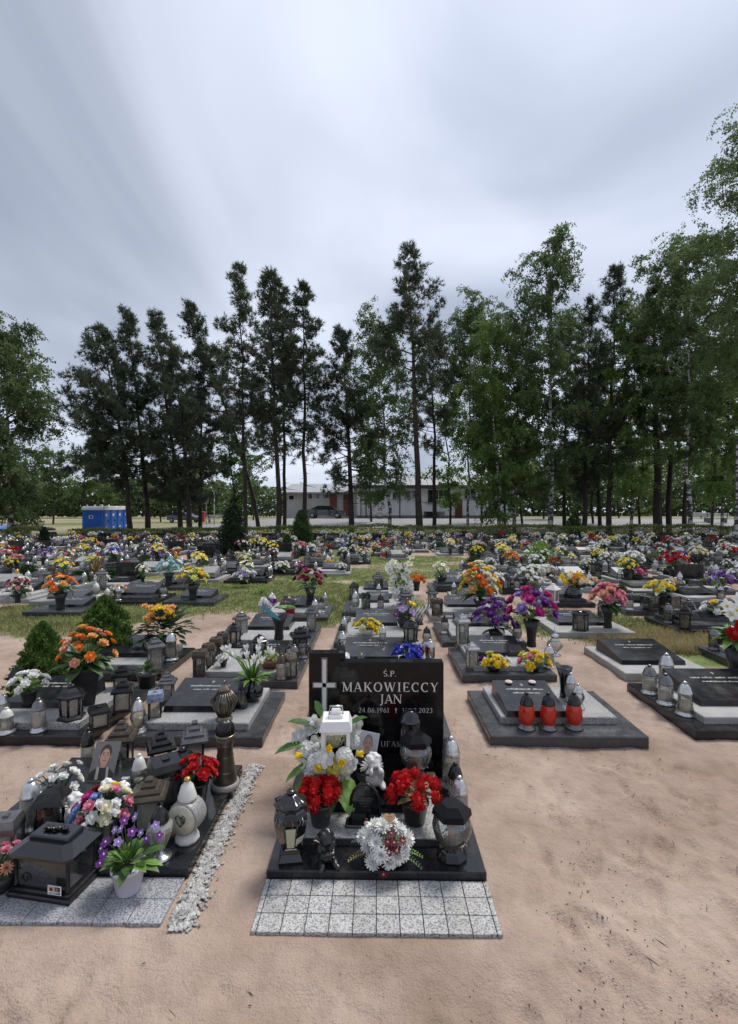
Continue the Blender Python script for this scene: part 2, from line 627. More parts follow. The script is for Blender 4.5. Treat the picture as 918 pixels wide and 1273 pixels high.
# ================================================================== the ground
def np_mesh(name, verts, faces, mats, midx=None, smooth=False):
    """fast mesh from arrays; faces (n, k)"""
    verts = np.ascontiguousarray(verts, dtype=np.float32); faces = np.ascontiguousarray(faces, dtype=np.int32)
    n, k = faces.shape
    me = bpy.data.meshes.new(name)
    me.vertices.add(len(verts)); me.vertices.foreach_set('co', verts.ravel())
    me.loops.add(n * k); me.loops.foreach_set('vertex_index', faces.ravel())
    me.polygons.add(n)
    me.polygons.foreach_set('loop_start', np.arange(0, n * k, k, dtype=np.int32))
    me.polygons.foreach_set('loop_total', np.full(n, k, dtype=np.int32))
    for m in mats:
        me.materials.append(m)
    if midx is not None:
        me.polygons.foreach_set('material_index', np.asarray(midx, dtype=np.int32))
    me.polygons.foreach_set('use_smooth', np.full(n, smooth, dtype=bool))
    me.update(calc_edges=True)
    return me


def grass_mask(x, y):
    """how much grass grows at a place: none on the trodden sand in front, patches between the graves further back"""
    x = np.asarray(x, float); y = np.asarray(y, float)
    g = sstep(-.02, .16, fbm(x * .35 + 3, y * .35) + .10 * sstep(8, 14, y) - .06) * sstep(6.0, 9.0, y) * .8
    for cx, cy, rx, ry, w in ((-4.7, 8.4, 2.2, 1.7, .95), (-2.3, 10.4, 2.4, 2.2, 1.0), (-.9, 9.6, 1.0, 2.2, 1.0), (-1.1, 13.5, 3.2, 1.5, .9),
                              (.9, 17.8, 3.0, 1.4, .95), (3.2, 7.6, 1.3, 1.1, 1.0), (4.3, 6.1, 1.5, 1.0, .95), (-6.6, 7.4, 1.6, 1.3, .8), (.1, 11.6, .8, 1.3, .9),
                              (-6.2, 10.6, 2.0, 1.0, .8)):
        d = ((x - cx) / rx) ** 2 + ((y - cy) / ry) ** 2 + 1.1 * fbm(x * 1.1, y * 1.1 + 9)
        g = np.maximum(g, w * (1 - sstep(.5, 1.15, d)))
    g = g * (1 - .9 * (1 - sstep(.5, 1.2, ((x + 2.55) / 1.3) ** 2 + ((y - 7.2) / 1.1) ** 2)))      # bare sand by the tall lanterns
    g = np.where(y > 32, .55 + 1.2 * fbm(x * .12, y * .12), g)
    return np.clip(g, 0, 1)


def make_ground():
    def lines(a, b, step, grow, lim):
        out = [a]; s = step
        while out[-1] < lim:
            s *= grow if out[-1] > b else 1.0
            out.append(out[-1] + s)
        return out
    ys = np.array([-30., -8, -2, 0, .6, 1.0] + lines(1.25, 4.0, .023, 1.04, 900))
    xr = lines(0.010, 2.4, .023, 1.07, 700)
    xs = np.array([-a for a in reversed(xr)] + xr)
    X, Y = np.meshgrid(xs, ys)
    near = (1 - sstep(9, 16, Y)) * (1 - sstep(9, 16, np.abs(X)))
    Z = ground_z(X, Y) + near * (.045 * fbm(X * 1.3, Y * 1.3, 3) + .030 * fbm(X * 4.5 + 5, Y * 4.5, 3) + .018 * fbm(X * 13, Y * 13, 2) + .010 * fbm(X * 26, Y * 26 + 4, 1))
    Z = Z - .010 * near
    rg = np.random.default_rng(5)
    for k in range(210):                                    # old footprints and scuffs
        if k < 140:
            fx, fy = rg.uniform(.75, 2.9), rg.uniform(1.3, 3.4)
        elif k < 180:
            fx, fy = rg.uniform(-1.6, 1.2), rg.uniform(1.3, 1.95)
        else:
            fx, fy = rg.uniform(-.72, -.55), rg.uniform(2.0, 4.4)
        a = rg.uniform(-1.1, 1.1); l, w = rg.uniform(.06, .16), rg.uniform(.016, .05)
        i0, i1 = np.searchsorted(ys, [fy - .4, fy + .4]); j0, j1 = np.searchsorted(xs, [fx - .4, fx + .4])
        dx, dy = X[i0:i1, j0:j1] - fx, Y[i0:i1, j0:j1] - fy
        u = (dx * math.cos(a) + dy * math.sin(a)) / w; v = (-dx * math.sin(a) + dy * math.cos(a)) / l
        q = np.sqrt(u * u + v * v)
        Z[i0:i1, j0:j1] += rg.uniform(.4, 1) * (-.020 * np.exp(-q ** 4) + .010 * np.exp(-((q - 1.35) / .35) ** 2))
    # the sand lies level under and round the slabs in front
    for x0, x1, y0, y1 in ((-.54, .54, 1.93, 3.25), (-2.0, -.66, 1.95, 3.25)):
        d = np.maximum(np.maximum(x0 - X, X - x1), np.maximum(y0 - Y, Y - y1))
        w_ = 1 - sstep(.02, .30, d); Z = Z * (1 - w_ * .85) + .017 * w_
    n, m = X.shape
    V = np.stack([X, Y, Z], -1).reshape(-1, 3)
    idx = np.arange(n * m).reshape(n, m)
    F = np.stack([idx[:-1, :-1], idx[:-1, 1:], idx[1:, 1:], idx[1:, :-1]], -1).reshape(-1, 4)
    me = np_mesh('ground', V, F, [ground_mat()], smooth=True)
    at_ = me.attributes.new('grass_cover', 'FLOAT', 'POINT')
    at_.data.foreach_set('value', grass_mask(X, Y).ravel().astype(np.float32))
    return mobj('ground', me, kind='structure')


def ground_mat():
    m, N, L, b = new_mat('sandy soil')
    g = N.new('ShaderNodeNewGeometry')

    def noise(scale, detail=4, rough=.55, sx=None):
        n = N.new('ShaderNodeTexNoise')
        n.inputs['Scale'].default_value = scale; n.inputs['Detail'].default_value = detail; n.inputs['Roughness'].default_value = rough
        src = g.outputs['Position']
        if sx:
            mp = N.new('ShaderNodeMapping'); mp.inputs['Scale'].default_value = sx
            L.new(src, mp.inputs[0]); src = mp.outputs[0]
        L.new(src, n.inputs['Vector'])
        return n.outputs['Fac']

    def rampc(fac, els):
        r = N.new('ShaderNodeValToRGB')
        while len(r.color_ramp.elements) < len(els):
            r.color_ramp.elements.new(.5)
        for e, (p, c) in zip(r.color_ramp.elements, els):
            e.position = p; e.color = (*c, 1)
        L.new(fac, r.inputs[0])
        return r.outputs[0]

    def mix(fac, a, c, mode='MIX'):
        n = N.new('ShaderNodeMix'); n.data_type = 'RGBA'; n.blend_type = mode
        if isinstance(fac, float):
            n.inputs[0].default_value = fac
        else:
            L.new(fac, n.inputs[0])
        L.new(a, n.inputs[6])
        if isinstance(c, tuple):
            n.inputs[7].default_value = (*c, 1)
        else:
            L.new(c, n.inputs[7])
        return n.outputs[2]

    base = rampc(noise(1.1, 6, .62), [(.30, (.312, .226, .180)), (.52, (.400, .306, .250)), (.72, (.480, .385, .322))])
    mid = rampc(noise(9, 5, .6), [(.30, (.80, .79, .78)), (.5, (1, 1, 1)), (.7, (1.08, 1.08, 1.07))])
    col = mix(.75, base, mid, 'MULTIPLY')
    # trodden-in dark humus in drifts and single crumbs
    hum = rampc(noise(2.6, 5, .6), [(.54, (0, 0, 0)), (.70, (1, 1, 1))])
    damp = rampc(noise(.85, 5, .6), [(.44, (0, 0, 0)), (.66, (.75, .75, .75))])
    col = mix(damp, col, (.215, .150, .112))
    crumbs = rampc(noise(75, 3, .7), [(.56, (0, 0, 0)), (.63, (1, 1, 1))])
    mm = N.new('ShaderNodeMath'); mm.operation = 'MULTIPLY'
    L.new(hum, mm.inputs[0]); L.new(crumbs, mm.inputs[1])
    col = mix(mm.outputs[0], col, (.115, .078, .058))
    grain = rampc(noise(420, 2, .6), [(.3, (.80, .79, .78)), (.7, (1.14, 1.14, 1.14))])
    col = mix(.8, col, grain, 'MULTIPLY')
    at_ = N.new('ShaderNodeAttribute'); at_.attribute_name = 'grass_cover'
    gr = rampc(noise(3.0, 5, .65), [(.30, (.085, .140, .036)), (.52, (.150, .200, .064)), (.68, (.25, .26, .12)), (.86, (.38, .33, .20))])
    gr = mix(.8, gr, rampc(noise(45, 3, .7), [(.3, (.45, .45, .4)), (.7, (1.3, 1.3, 1.25))]), 'MULTIPLY')
    edge = N.new('ShaderNodeMath'); edge.operation = 'ADD'
    nz = N.new('ShaderNodeMath'); nz.operation = 'MULTIPLY_ADD'
    L.new(noise(6, 4, .6), nz.inputs[0]); nz.inputs[1].default_value = 1.8; nz.inputs[2].default_value = -.9
    L.new(at_.outputs['Fac'], edge.inputs[0]); L.new(nz.outputs[0], edge.inputs[1])
    st = N.new('ShaderNodeMapRange'); st.inputs[1].default_value = .25; st.inputs[2].default_value = .80
    L.new(edge.outputs[0], st.inputs[0])
    col = mix(st.outputs[0], col, gr)
    L.new(col, b.inputs['Base Color'])
    b.inputs['Roughness'].default_value = .95
    b.inputs['Specular IOR Level'].default_value = .15
    h1 = N.new('ShaderNodeMath'); h1.operation = 'MULTIPLY_ADD'
    L.new(noise(22, 5, .6), h1.inputs[0]); h1.inputs[1].default_value = 1.0
    h2 = N.new('ShaderNodeMath'); h2.operation = 'MULTIPLY'
    L.new(noise(120, 3, .6), h2.inputs[0]); h2.inputs[1].default_value = .5
    L.new(h2.outputs[0], h1.inputs[2])
    bp = N.new('ShaderNodeBump'); bp.inputs['Strength'].default_value = .75; bp.inputs['Distance'].default_value = .02
    L.new(h1.outputs[0], bp.inputs['Height']); L.new(bp.outputs[0], b.inputs['Normal'])
    return m


make_ground()


def ribbon_sheet(name, pts_fn, nu, nv, material, lift):
    us = np.linspace(0, 1, nu); vs_ = np.linspace(0, 1, nv)
    V = []
    for u in us:
        for v in vs_:
            x, y = pts_fn(u, v); V.append((x, y, gz(x, y) + lift))
    idx = np.arange(nu * nv).reshape(nu, nv)
    F = np.stack([idx[:-1, :-1], idx[1:, :-1], idx[1:, 1:], idx[:-1, 1:]], -1).reshape(-1, 4)
    return mobj(name, np_mesh(name, np.array(V), F, [material], smooth=True), kind='structure')


ASPHALT = mat('worn pale asphalt', (.24, .235, .235), .85, var=.16, vscale=.8, bump=.3, bscale=30)
ribbon_sheet('road', lambda u, v: (-19 + u * 80, 40.5 + v * 15.5 + .6 * math.sin(u * 9) * (1 - v)), 60, 24, ASPHALT, .03)


# ================================================================== buildings beyond the car park
WALL_W = mat('grey white render', (.78, .78, .79), .85, var=.10, vscale=.7, bump=.2, bscale=20)
ROOF_G = mat('pale grey sheet roof', (.27, .28, .29), .5, var=.10, vscale=.6)
FASCIA = mat('dark fascia board', (.05, .048, .045), .6)
WIN_DARK = mat('dark window glass', (.018, .022, .026), .06, spec=.9)
FRAME_W = mat('white window frame', (.72, .72, .70), .4)
DOOR_BR = mat('brown door paint', (.10, .035, .022), .5, var=.2)
DOOR_RED = mat('red brown gate paint', (.17, .05, .035), .55, var=.2)
PLINTH = mat('grey plinth', (.20, .20, .20), .9, var=.2)


def window_part(mb_frame, mb_pane, x0, x1, z0, z1, y, n=1, fw=.06):
    """a framed window of n lights on the wall plane y (outside is -y)"""
    mb_pane.box(x0, x1, y - .03, y + .05, z0, z1, WIN_DARK)
    mb_frame.box(x0 - fw, x1 + fw, y - .07, y + .03, z0 - fw, z0, FRAME_W)
    mb_frame.box(x0 - fw, x1 + fw, y - .07, y + .03, z1, z1 + fw, FRAME_W)
    for k in range(n + 1):
        xc = x0 + (x1 - x0) * k / n
        mb_frame.box(xc - fw / 2 - (fw / 2 if k == 0 else 0), xc + fw / 2 + (fw / 2 if k == n else 0), y - .068, y + .028, z0, z1, FRAME_W)


def building():
    Y = 57.0
    L = lambda px: xat(px, Y)
    base = gz(0, Y)
    z = lambda py: zat(py, Y) - base
    o = thing('single_storey_building', 'long white rendered building with pale sheet roof behind the tall pines', 'building', (0, Y, base))
    x0, x1 = L(444), L(642)
    ze = z(604)
    w = MB(); w.box(x0, x1, 0, 9, -.5, ze, WALL_W)
    mobj('wall', w.mesh('wall'), o)
    p = MB(); p.box(x0 - .02, x1 + .02, -.03, -.004, -.5, .35, PLINTH)
    mobj('plinth', p.mesh('plinth'), o)
    r = MB()
    e = .7
    r.add([(x0 - e, -e, ze), (x1 + e, -e, ze), (x1 + e, 4.5, ze + 1.7), (x0 - e, 4.5, ze + 1.7), (x0 - e, 9 + e, ze), (x1 + e, 9 + e, ze)],
          [(0, 1, 2, 3), (3, 2, 5, 4), (0, 3, 4), (1, 5, 2), (0, 4, 5, 1)], ROOF_G)
    rf = mobj('roof', r.mesh('roof'), o)
    f = MB(); f.box(x0 - e, x1 + e, -e - .05, -e - .003, ze - .36, ze + .06, FASCIA); mobj('fascia', f.mesh('fascia'), rf)
    for k in range(30):
        s = MB(); xx = x0 - e + (x1 - x0 + 2 * e) * (k + .5) / 30
        s.add([(xx - .03, -e, ze + .004), (xx + .03, -e, ze + .004), (xx + .03, 4.5, ze + 1.704), (xx - .03, 4.5, ze + 1.704),
               (xx, -e, ze + .06), (xx, 4.5, ze + 1.76)], [(0, 1, 4), (0, 4, 5, 3), (1, 2, 5, 4), (3, 5, 2)], ROOF_G)
        mobj('seam', s.mesh('seam'), rf)
    for (a, b, c, d, n) in ((456, 467, 613, 620, 1), (470, 476, 613, 620, 1), (505, 518, 610, 619, 2), (532, 559, 609, 625, 4), (578, 592, 608, 620, 2), (600, 614, 608, 620, 2), (488, 498, 612, 620, 1)):
        fr, pn = MB(), MB()
        window_part(fr, pn, L(a), L(b), z(d), z(c), 0, n)
        wi = mobj('window', pn.mesh('window'), o); mobj('frame', fr.mesh('frame'), wi)
        s = MB(); s.box(L(a) - .15, L(b) + .15, -.16, -.071, z(d) - .12, z(d) - .06, PLINTH); mobj('sill', s.mesh('sill'), wi)
    c = MB(); c.box(L(527), L(553), -.05, .02, z(643), z(636), WIN_DARK); mobj('cellar_window', c.mesh('cellar_window'), o)
    d = MB(); d.box(L(566), L(575), -.06, .02, z(644), z(621), DOOR_BR)
    dd = mobj('door', d.mesh('door'), o)
    h = MB(); h.box(L(566) + .1, L(566) + .14, -.12, -.061, z(633), z(632), SILVER); mobj('handle', h.mesh('handle'), dd)
    for px in (449, 640):
        t = MB(); t.tube([(L(px), -.12, -.3), (L(px), -.12, ze - .2)], .06, PLINTH, 6); mobj('downpipe', t.mesh('downpipe'), o)
    for px in (455.5, 497, 538):
        t = MB(); t.box(L(px) - .07, L(px) + .07, -.72, -.58, -.4, ze - .22, FASCIA); mobj('post', t.mesh('post'), o)
    # lower garage wing, set back
    Y2 = 62.0
    L2 = lambda px: xat(px, Y2)
    b2 = gz(-8, Y2)
    z2 = lambda py: zat(py, Y2) - b2
    g = thing('garage_wing', 'low white garage range with brown gates beside the parked dark car', 'building', (0, Y2, b2))
    x0, x1 = L2(355), L2(446)
    ze = z2(612)
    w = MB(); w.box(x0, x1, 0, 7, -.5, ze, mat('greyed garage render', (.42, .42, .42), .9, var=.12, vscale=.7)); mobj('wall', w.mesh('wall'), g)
    r = MB()
    r.add([(x0 - .5, -.6, ze), (x1 + .2, -.6, ze), (x1 + .2, 7.5, ze + 1.5), (x0 - .5, 7.5, ze + 1.5),
           (x0 - .5, -.6, ze - .18), (x1 + .2, -.6, ze - .18), (x1 + .2, 7.5, ze - .18), (x0 - .5, 7.5, ze - .18)],
          [(0, 1, 2, 3), (4, 7, 6, 5), (0, 4, 5, 1), (1, 5, 6, 2), (2, 6, 7, 3), (3, 7, 4, 0)], ROOF_G)
    mobj('roof', r.mesh('roof'), g)
    for a, b, c, d in ((359, 366, 616, 621), (383, 389, 614, 620), (392, 398, 614, 620), (401, 408, 614, 620)):
        fr, pn = MB(), MB()
        window_part(fr, pn, L2(a), L2(b), z2(d), z2(c), 0, 1)
        wi = mobj('window', pn.mesh('window'), g); mobj('frame', fr.mesh('frame'), wi)
    for a, b in ((410, 419), (427, 435)):
        d = MB()
        d.box(L2(a), L2(b), -.08, .02, z2(641), z2(615), DOOR_RED)
        dd = mobj('gate', d.mesh('gate'), g)
        for k in range(5):
            xx = L2(a) + (L2(b) - L2(a)) * (k + .5) / 5
            s = MB(); s.box(xx - .07, xx + .07, -.105, -.081, z2(640), z2(616), DOOR_RED); mobj('plank', s.mesh('plank'), dd)


building()

# ================================================================== parked car
CAR_PAINT = mat('dark car paint', (.012, .015, .018), .18, .3, coat=.8)
TYRE = mat('black tyre rubber', (.015, .015, .015), .9)
RIM = mat('alloy wheel', (.35, .35, .36), .3, .8)
LAMP_RED = mat('red tail lamp', (.35, .01, .01), .2)
LAMP_CLEAR = mat('clear head lamp', (.6, .6, .62), .1)


def parked_car(px, Y, label, rz):
    x = xat(px, Y)
    o = thing('parked_car', label, 'car', (x, Y, gz(x, Y) + .035), rz)
    prof = [(-2.15, .34), (-2.18, .62), (-2.05, .84), (-1.25, .93), (-.55, 1.38), (.75, 1.42), (1.55, 1.02), (2.1, .95), (2.16, .6), (2.12, .34)]
    b = MB()
    for (y0, y1, ins) in ((-.82, .82, 0),):
        n = len(prof)
        secs = []
        for y, k in ((-.84, .0), (-.86, 1), (.86, 1), (.84, 0)):
            secs.append([(p[0], (y * (.80 if p[1] > 1.1 else .97 if p[1] > .9 else 1)), p[1]) for p in prof])
        vs_ = [p for s in secs for p in s]
        fs = []
        for i in range(3):
            for k in range(n):
                j = (k + 1) % n
                fs.append((i * n + k, i * n + j, (i + 1) * n + j, (i + 1) * n + k))
        fs.append(tuple(range(n - 1, -1, -1))); fs.append(tuple(3 * n + k for k in range(n)))
        b.add(vs_, fs, CAR_PAINT)
    mobj('body', b.mesh('body'), o)
    for sx in (-1, 1):
        for (a, c) in (((-1.02, -.56, -.50, .08), 0), ((.14, .16, .70, 1.22), 1)):
            w = MB()
            xb0, xt0, xt1, xb1 = (a[0], a[1], .08, .10) if c == 0 else (.16, .14, .68, 1.24)
            yb, yt = sx * .846, sx * .70
            w.add([(xb0, yb, .96), (xb1, yb, .98), (xt1, yt, 1.35), (xt0, yt, 1.33)], [(0, 1, 2, 3)], WIN_DARK)
            mobj('side_window', w.mesh('side_window'), o)
    for xw in (-1.38, 1.35):
        for sy in (-1, 1):
            w = MB(); w.M = Matrix.Translation((xw, sy * .80, .32)) @ Matrix.Rotation(R(90), 4, 'X')
            w.lathe([(.20, -.10), (.31, -.10), (.32, -.07), (.32, .07), (.31, .10), (.20, .10)], TYRE, 18)
            wh = mobj('wheel', w.mesh('wheel'), o)
            q = MB(); q.M = w.M; q.lathe([(.05, -.104), (.195, -.106), (.20, -.09), (.20, .09), (.195, .106), (.05, .104)], RIM, 12)
            mobj('rim', q.mesh('rim'), wh)
    for sy in (-1, 1):
        h = MB(); h.box(2.0, 2.17, sy * .62 - .16, sy * .62 + .16, .66, .80, LAMP_CLEAR); mobj('headlight', h.mesh('headlight'), o)
        h = MB(); h.box(-2.2, -2.08, sy * .66 - .12, sy * .66 + .12, .66, .82, LAMP_RED); mobj('tail_light', h.mesh('tail_light'), o)
        h = MB(); h.box(.95, 1.1, sy * .93 - .09, sy * .93 + .09, .98, 1.1, CAR_PAINT); mobj('mirror', h.mesh('mirror'), o)
    h = MB()
    h.add([(-1.22, -.66, .955), (-.62, -.6, 1.355), (-.62, .6, 1.355), (-1.22, .66, .955)], [(0, 1, 2, 3)], WIN_DARK)
    mobj('rear_window', h.mesh('rear_window'), o)
    h = MB(); h.add([(.80, -.6, 1.41), (1.52, -.68, 1.05), (1.52, .68, 1.05), (.80, .6, 1.41)], [(0, 1, 2, 3)], WIN_DARK)
    mobj('windscreen', h.mesh('windscreen'), o)


parked_car(405, 54.5, 'dark car parked in front of the garage range, behind the trunks', R(178))
parked_car(229, 66, 'dark blue car parked far off behind the dense pines', R(160))

# ================================================================== portable toilets, signs, bin, benches
BLUE = mat('blue toilet plastic', (.008, .105, .46), .4, var=.12, vscale=3)
BLUE_D = mat('darker blue panel plastic', (.007, .085, .38), .45)
WHITE_P = mat('white toilet roof', (.72, .73, .74), .4)
POST_GREY = mat('galvanised post', (.36, .37, .37), .45, .5)
RED_PL = mat('red bin plastic', (.42, .03, .02), .45)
WOOD_W = mat('white painted bench board', (.58, .58, .56), .6, var=.1)


def toilet_parts():
    w, d, h = 1.15, 1.28, 2.12
    b = MB()
    b.box(-w / 2, w / 2, -d / 2, d / 2, .08, h, BLUE)
    pal = MB(); pal.box(-w / 2 - .02, w / 2 + .02, -d / 2 - .02, d / 2 + .02, 0, .08, BLUE_D)
    rf = MB()
    pr = [(-w / 2 - .04, h - .10), (w / 2 + .04, h - .10), (w / 2 + .03, h + .12), (w / 4, h + .22), (-w / 4, h + .22), (-w / 2 - .03, h + .12)]
    rf.extr(pr, -d / 2 - .05, d / 2 + .05, WHITE_P)
    dr = MB(); dr.box(-.36, .36, -d / 2 - .035, -d / 2 - .001, .16, 1.98, BLUE_D)
    hd = MB(); hd.box(.26, .31, -d / 2 - .07, -d / 2 - .036, .95, 1.15, BLACK_PLASTIC)
    st = MB(); st.box(-.12, .12, -d / 2 - .04, -d / 2 - .0365, 1.45, 1.70, WHITE_P)
    st2 = MB(); st2.box(-.1, .14, -d / 2 - .04, -d / 2 - .0365, .42, .56, WHITE_P)
    side = MB()
    for s in (-1, 1):
        for zz in (.75, .82, 1.72, 1.80):
            side.mark(); side.box(s * (w / 2 + .001), s * (w / 2 + .02), -.45, .45, zz, zz + .03, BLUE_D) if s > 0 else side.box(-w / 2 - .02, -w / 2 - .001, -.45, .45, zz, zz + .03, BLUE_D)
    em = MB(); em.box(-w / 2 - .012, -w / 2 - .002, -.05, .22, 1.28, 1.56, WHITE_P)
    em2 = MB()
    em2.box(-w / 2 - .016, -w / 2 - .0125, .0, .17, 1.32, 1.52, BLUE)
    vent = MB(); vent.tube([(-.3, d / 2 - .2, h + .1), (-.3, d / 2 - .2, h + .35)], .05, WHITE_P, 8)
    return [('cabin', b), ('pallet', pal), ('roof', rf), ('door', dr), ('handle', hd), ('door_notice', st), ('lower_notice', st2)] + [('rib', q) for q in side.pieces()] + [ ('emblem', em), ('emblem_mark', em2), ('vent', vent)]


_tb = at(106, 664.5, 0)
_td = Vector((math.sin(R(-6)), math.cos(R(-6)), 0))
_trow = Vector((-.13, .99, 0)).normalized()
_t0 = Vector((xat(119.5, 38.2), 38.2, 0))
for k, lab in enumerate(('blue portable toilet with white emblem on its broad side, nearest of the row', 'blue portable toilet second in the row beside the pines',
                         'blue portable toilet third in the row beside the pines', 'blue portable toilet at the far end of the row against pine trunks')):
    p = _t0 + _trow * 1.36 * k
    spawn('toilet', toilet_parts, 'portable_toilet', lab, 'toilet', (p.x, p.y, gz(p.x, p.y)), R(90) - math.atan2(_trow.x, _trow.y), (1.14, 1.14, .90), 'blue portable toilets in a row')

# round road sign seen from behind, bare post, bins, benches, bicycles stand
x = xat(256.5, 47)
o = thing('road_sign', 'round grey road sign on a post at the car park edge', 'sign', (x, 47, gz(x, 47)))
m = MB(); m.tube([(0, 0, -.2), (0, 0, 2.75)], .035, POST_GREY, 8); mobj('post', m.mesh('post'), o)
m = MB(); m.M = Matrix.Translation((0, -.05, 2.4)) @ Matrix.Rotation(R(90), 4, 'X'); m.lathe([(.30, -.012), (.31, 0), (.30, .012)], POST_GREY, 20); mobj('disc', m.mesh('disc'), o)
m = MB(); m.box(-.2, .2, -.045, -.03, 2.38, 2.42, PEWTER); mobj('bracket', m.mesh('bracket'), o)
x = xat(266.5, 48)
o = thing('thin_post', 'thin pale post standing beside the round road sign', 'post', (x, 48, gz(x, 48)))  # plain thin post; the box on top is no lamp
m = MB(); m.tube([(0, 0, -.2), (0, 0, 3.3)], [.06, .045], WOOD_W, 8); mobj('pole', m.mesh('pole'), o)
m = MB(); m.box(-.22, .1, -.06, .06, 3.3, 3.4, POST_GREY); mobj('head', m.mesh('head'), o)
x = xat(251.5, 47.5)
o = thing('litter_bin', 'small red litter bin by the road sign', 'bin', (x, 47.5, gz(x, 47.5)))
m = MB(); m.prism([(.20, .35), (.24, 1.15), (.25, 1.18)], RED_PL, 4); mobj('tub', m.mesh('tub'), o)
m = MB(); m.prism([(.27, 1.22), (.24, 1.34), (.05, 1.38)], RED_PL, 4); mobj('lid', m.mesh('lid'), o)
m = MB(); m.tube([(0, .2, -.2), (0, .2, 1.3)], .03, POST_GREY, 6); mobj('post', m.mesh('post'), o)


def bench_parts():
    out = []
    for k in range(3):
        m = MB(); m.cbox(-.9, .9, -.02 + k * .15, .11 + k * .15, .43, .47, WOOD_W); out.append(('slat', m))
    for k in range(2):
        m = MB(); m.cbox(-.9, .9, .44 + k * .02, .47 + k * .02, .58 + k * .17, .70 + k * .17, WOOD_W); out.append(('slat', m))
    for s in (-.75, .75):
        m = MB(); m.box(s - .04, s + .04, .0, .42, 0, .43, PEWTER); m.box(s - .04, s + .04, .47, .53, .43, .9, PEWTER); out.append(('leg', m))
    return out


for px, Y, lab in ((866, 47, 'pale slatted bench at the car park edge, left of two'), (890, 46, 'pale slatted bench nearer the right edge behind the hedge'), (270.5, 50, 'pale bench in front of the trees beside the thin post')):
    x = xat(px, Y)
    spawn('bench', bench_parts, 'park_bench', lab, 'bench', (x, Y, gz(x, Y) + .03), R(180), 1.0)


def bicycle(px, Y, lab, rz):
    x = xat(px, Y)
    o = thing('bicycle', lab, 'bicycle', (x, Y, gz(x, Y) + .03), rz)
    for sx in (-.52, .52):
        m = MB(); pts = [(sx + .33 * math.cos(a), 0, .34 + .33 * math.sin(a)) for a in np.linspace(0, 2 * math.pi, 17)]
        m.tube(pts, .018, TYRE, 5); mobj('wheel', m.mesh('wheel'), o)
    m = MB()
    for a, b in (((-.52, .34), (-.12, .30)), ((-.52, .34), (-.2, .82)), ((-.12, .30), (-.22, .92)), ((-.2, .8), (.36, .85)), ((-.12, .30), (.37, .78)), ((.52, .34), (.34, 1.0))):
        m.tube([(a[0], 0, a[1]), (b[0], 0, b[1])], .02, WOOD_W, 6)
    mobj('frame', m.mesh('frame'), o)
    m = MB(); m.cbox(-.34, -.1, -.06, .06, .92, .97, BLACK_PLASTIC); mobj('saddle', m.mesh('saddle'), o)
    m = MB(); m.tube([(.3, -.28, 1.03), (.34, 0, 1.0), (.3, .28, 1.03)], .015, SILVER, 6); mobj('handlebar', m.mesh('handlebar'), o)


bicycle(467, 51, 'white bicycle parked at the building, beside the birch trunk', R(6))
bicycle(477, 51.5, 'second white bicycle parked at the building, right of the first', R(-8))
TARP = mat('blue tarpaulin', (.10, .22, .48), .5, var=.2, vscale=3)
m = MB()
xx = xat(14, 42); zz = gz(xx, 42)
vs_ = []; fs = []
for i in range(9):
    for j in range(5):
        u, v = i / 8, j / 4
        vs_.append((-1.6 + 3.2 * u, -.8 + 1.6 * v, .55 * math.sin(math.pi * u) ** .7 * math.sin(math.pi * (.1 + .8 * v)) + .05 * random.random() if 0 < i < 8 else -.03))
for i in range(8):
    for j in range(4):
        fs.append((i * 5 + j, (i + 1) * 5 + j, (i + 1) * 5 + j + 1, i * 5 + j + 1))
m.add(vs_, fs, TARP, False)
o = thing('tarpaulin_heap', 'low heap covered with a pale blue tarpaulin by the birch', 'tarpaulin', (xx, 42, zz))
mobj('sheet', m.mesh('sheet'), o)
m = MB(); m.ell((1.9, .2, .1), (1.1, .7, .34), EARTH, 10, 6); m.ell((2.8, .4, .05), (.8, .6, .25), EARTH, 9, 5); mobj('earth_mound', m.mesh('earth_mound'), o)

# ================================================================== trees
BARK_PINE = mat('pine bark', (.034, .026, .022), .95, var=.4, vscale=3, bump=.8, bscale=14)
BARK_PINE_UP = mat('orange upper pine bark', (.085, .048, .032), .9, var=.35, vscale=4)
BARK_DARK = mat('dark branch bark', (.035, .03, .026), .95, var=.3, vscale=4)


def birch_bark():
    m, N, L, b = new_mat('birch bark')
    t = N.new('ShaderNodeTexCoord'); mp = N.new('ShaderNodeMapping'); mp.inputs['Scale'].default_value = (2.2, 2.2, 5.5)
    n = N.new('ShaderNodeTexNoise'); n.inputs['Scale'].default_value = 1.1; n.inputs['Detail'].default_value = 5
    L.new(t.outputs['Object'], mp.inputs[0]); L.new(mp.outputs[0], n.inputs['Vector'])
    r = N.new('ShaderNodeValToRGB')
    r.color_ramp.elements[0].position = .47; r.color_ramp.elements[0].color = (.03, .028, .026, 1)
    r.color_ramp.elements[1].position = .56; r.color_ramp.elements[1].color = (.40, .39, .36, 1)
    L.new(n.outputs['Fac'], r.inputs[0]); L.new(r.outputs[0], b.inputs['Base Color'])
    b.inputs['Roughness'].default_value = .85
    return m


BARK_BIRCH = wrap_mat('birch', birch_bark)


def foliage(name, col, transl=.3, var=.45, vscale=.55):
    return mat(name, col, .55, var=var, vscale=vscale, transl=transl, spec=.3, objvar=.12)


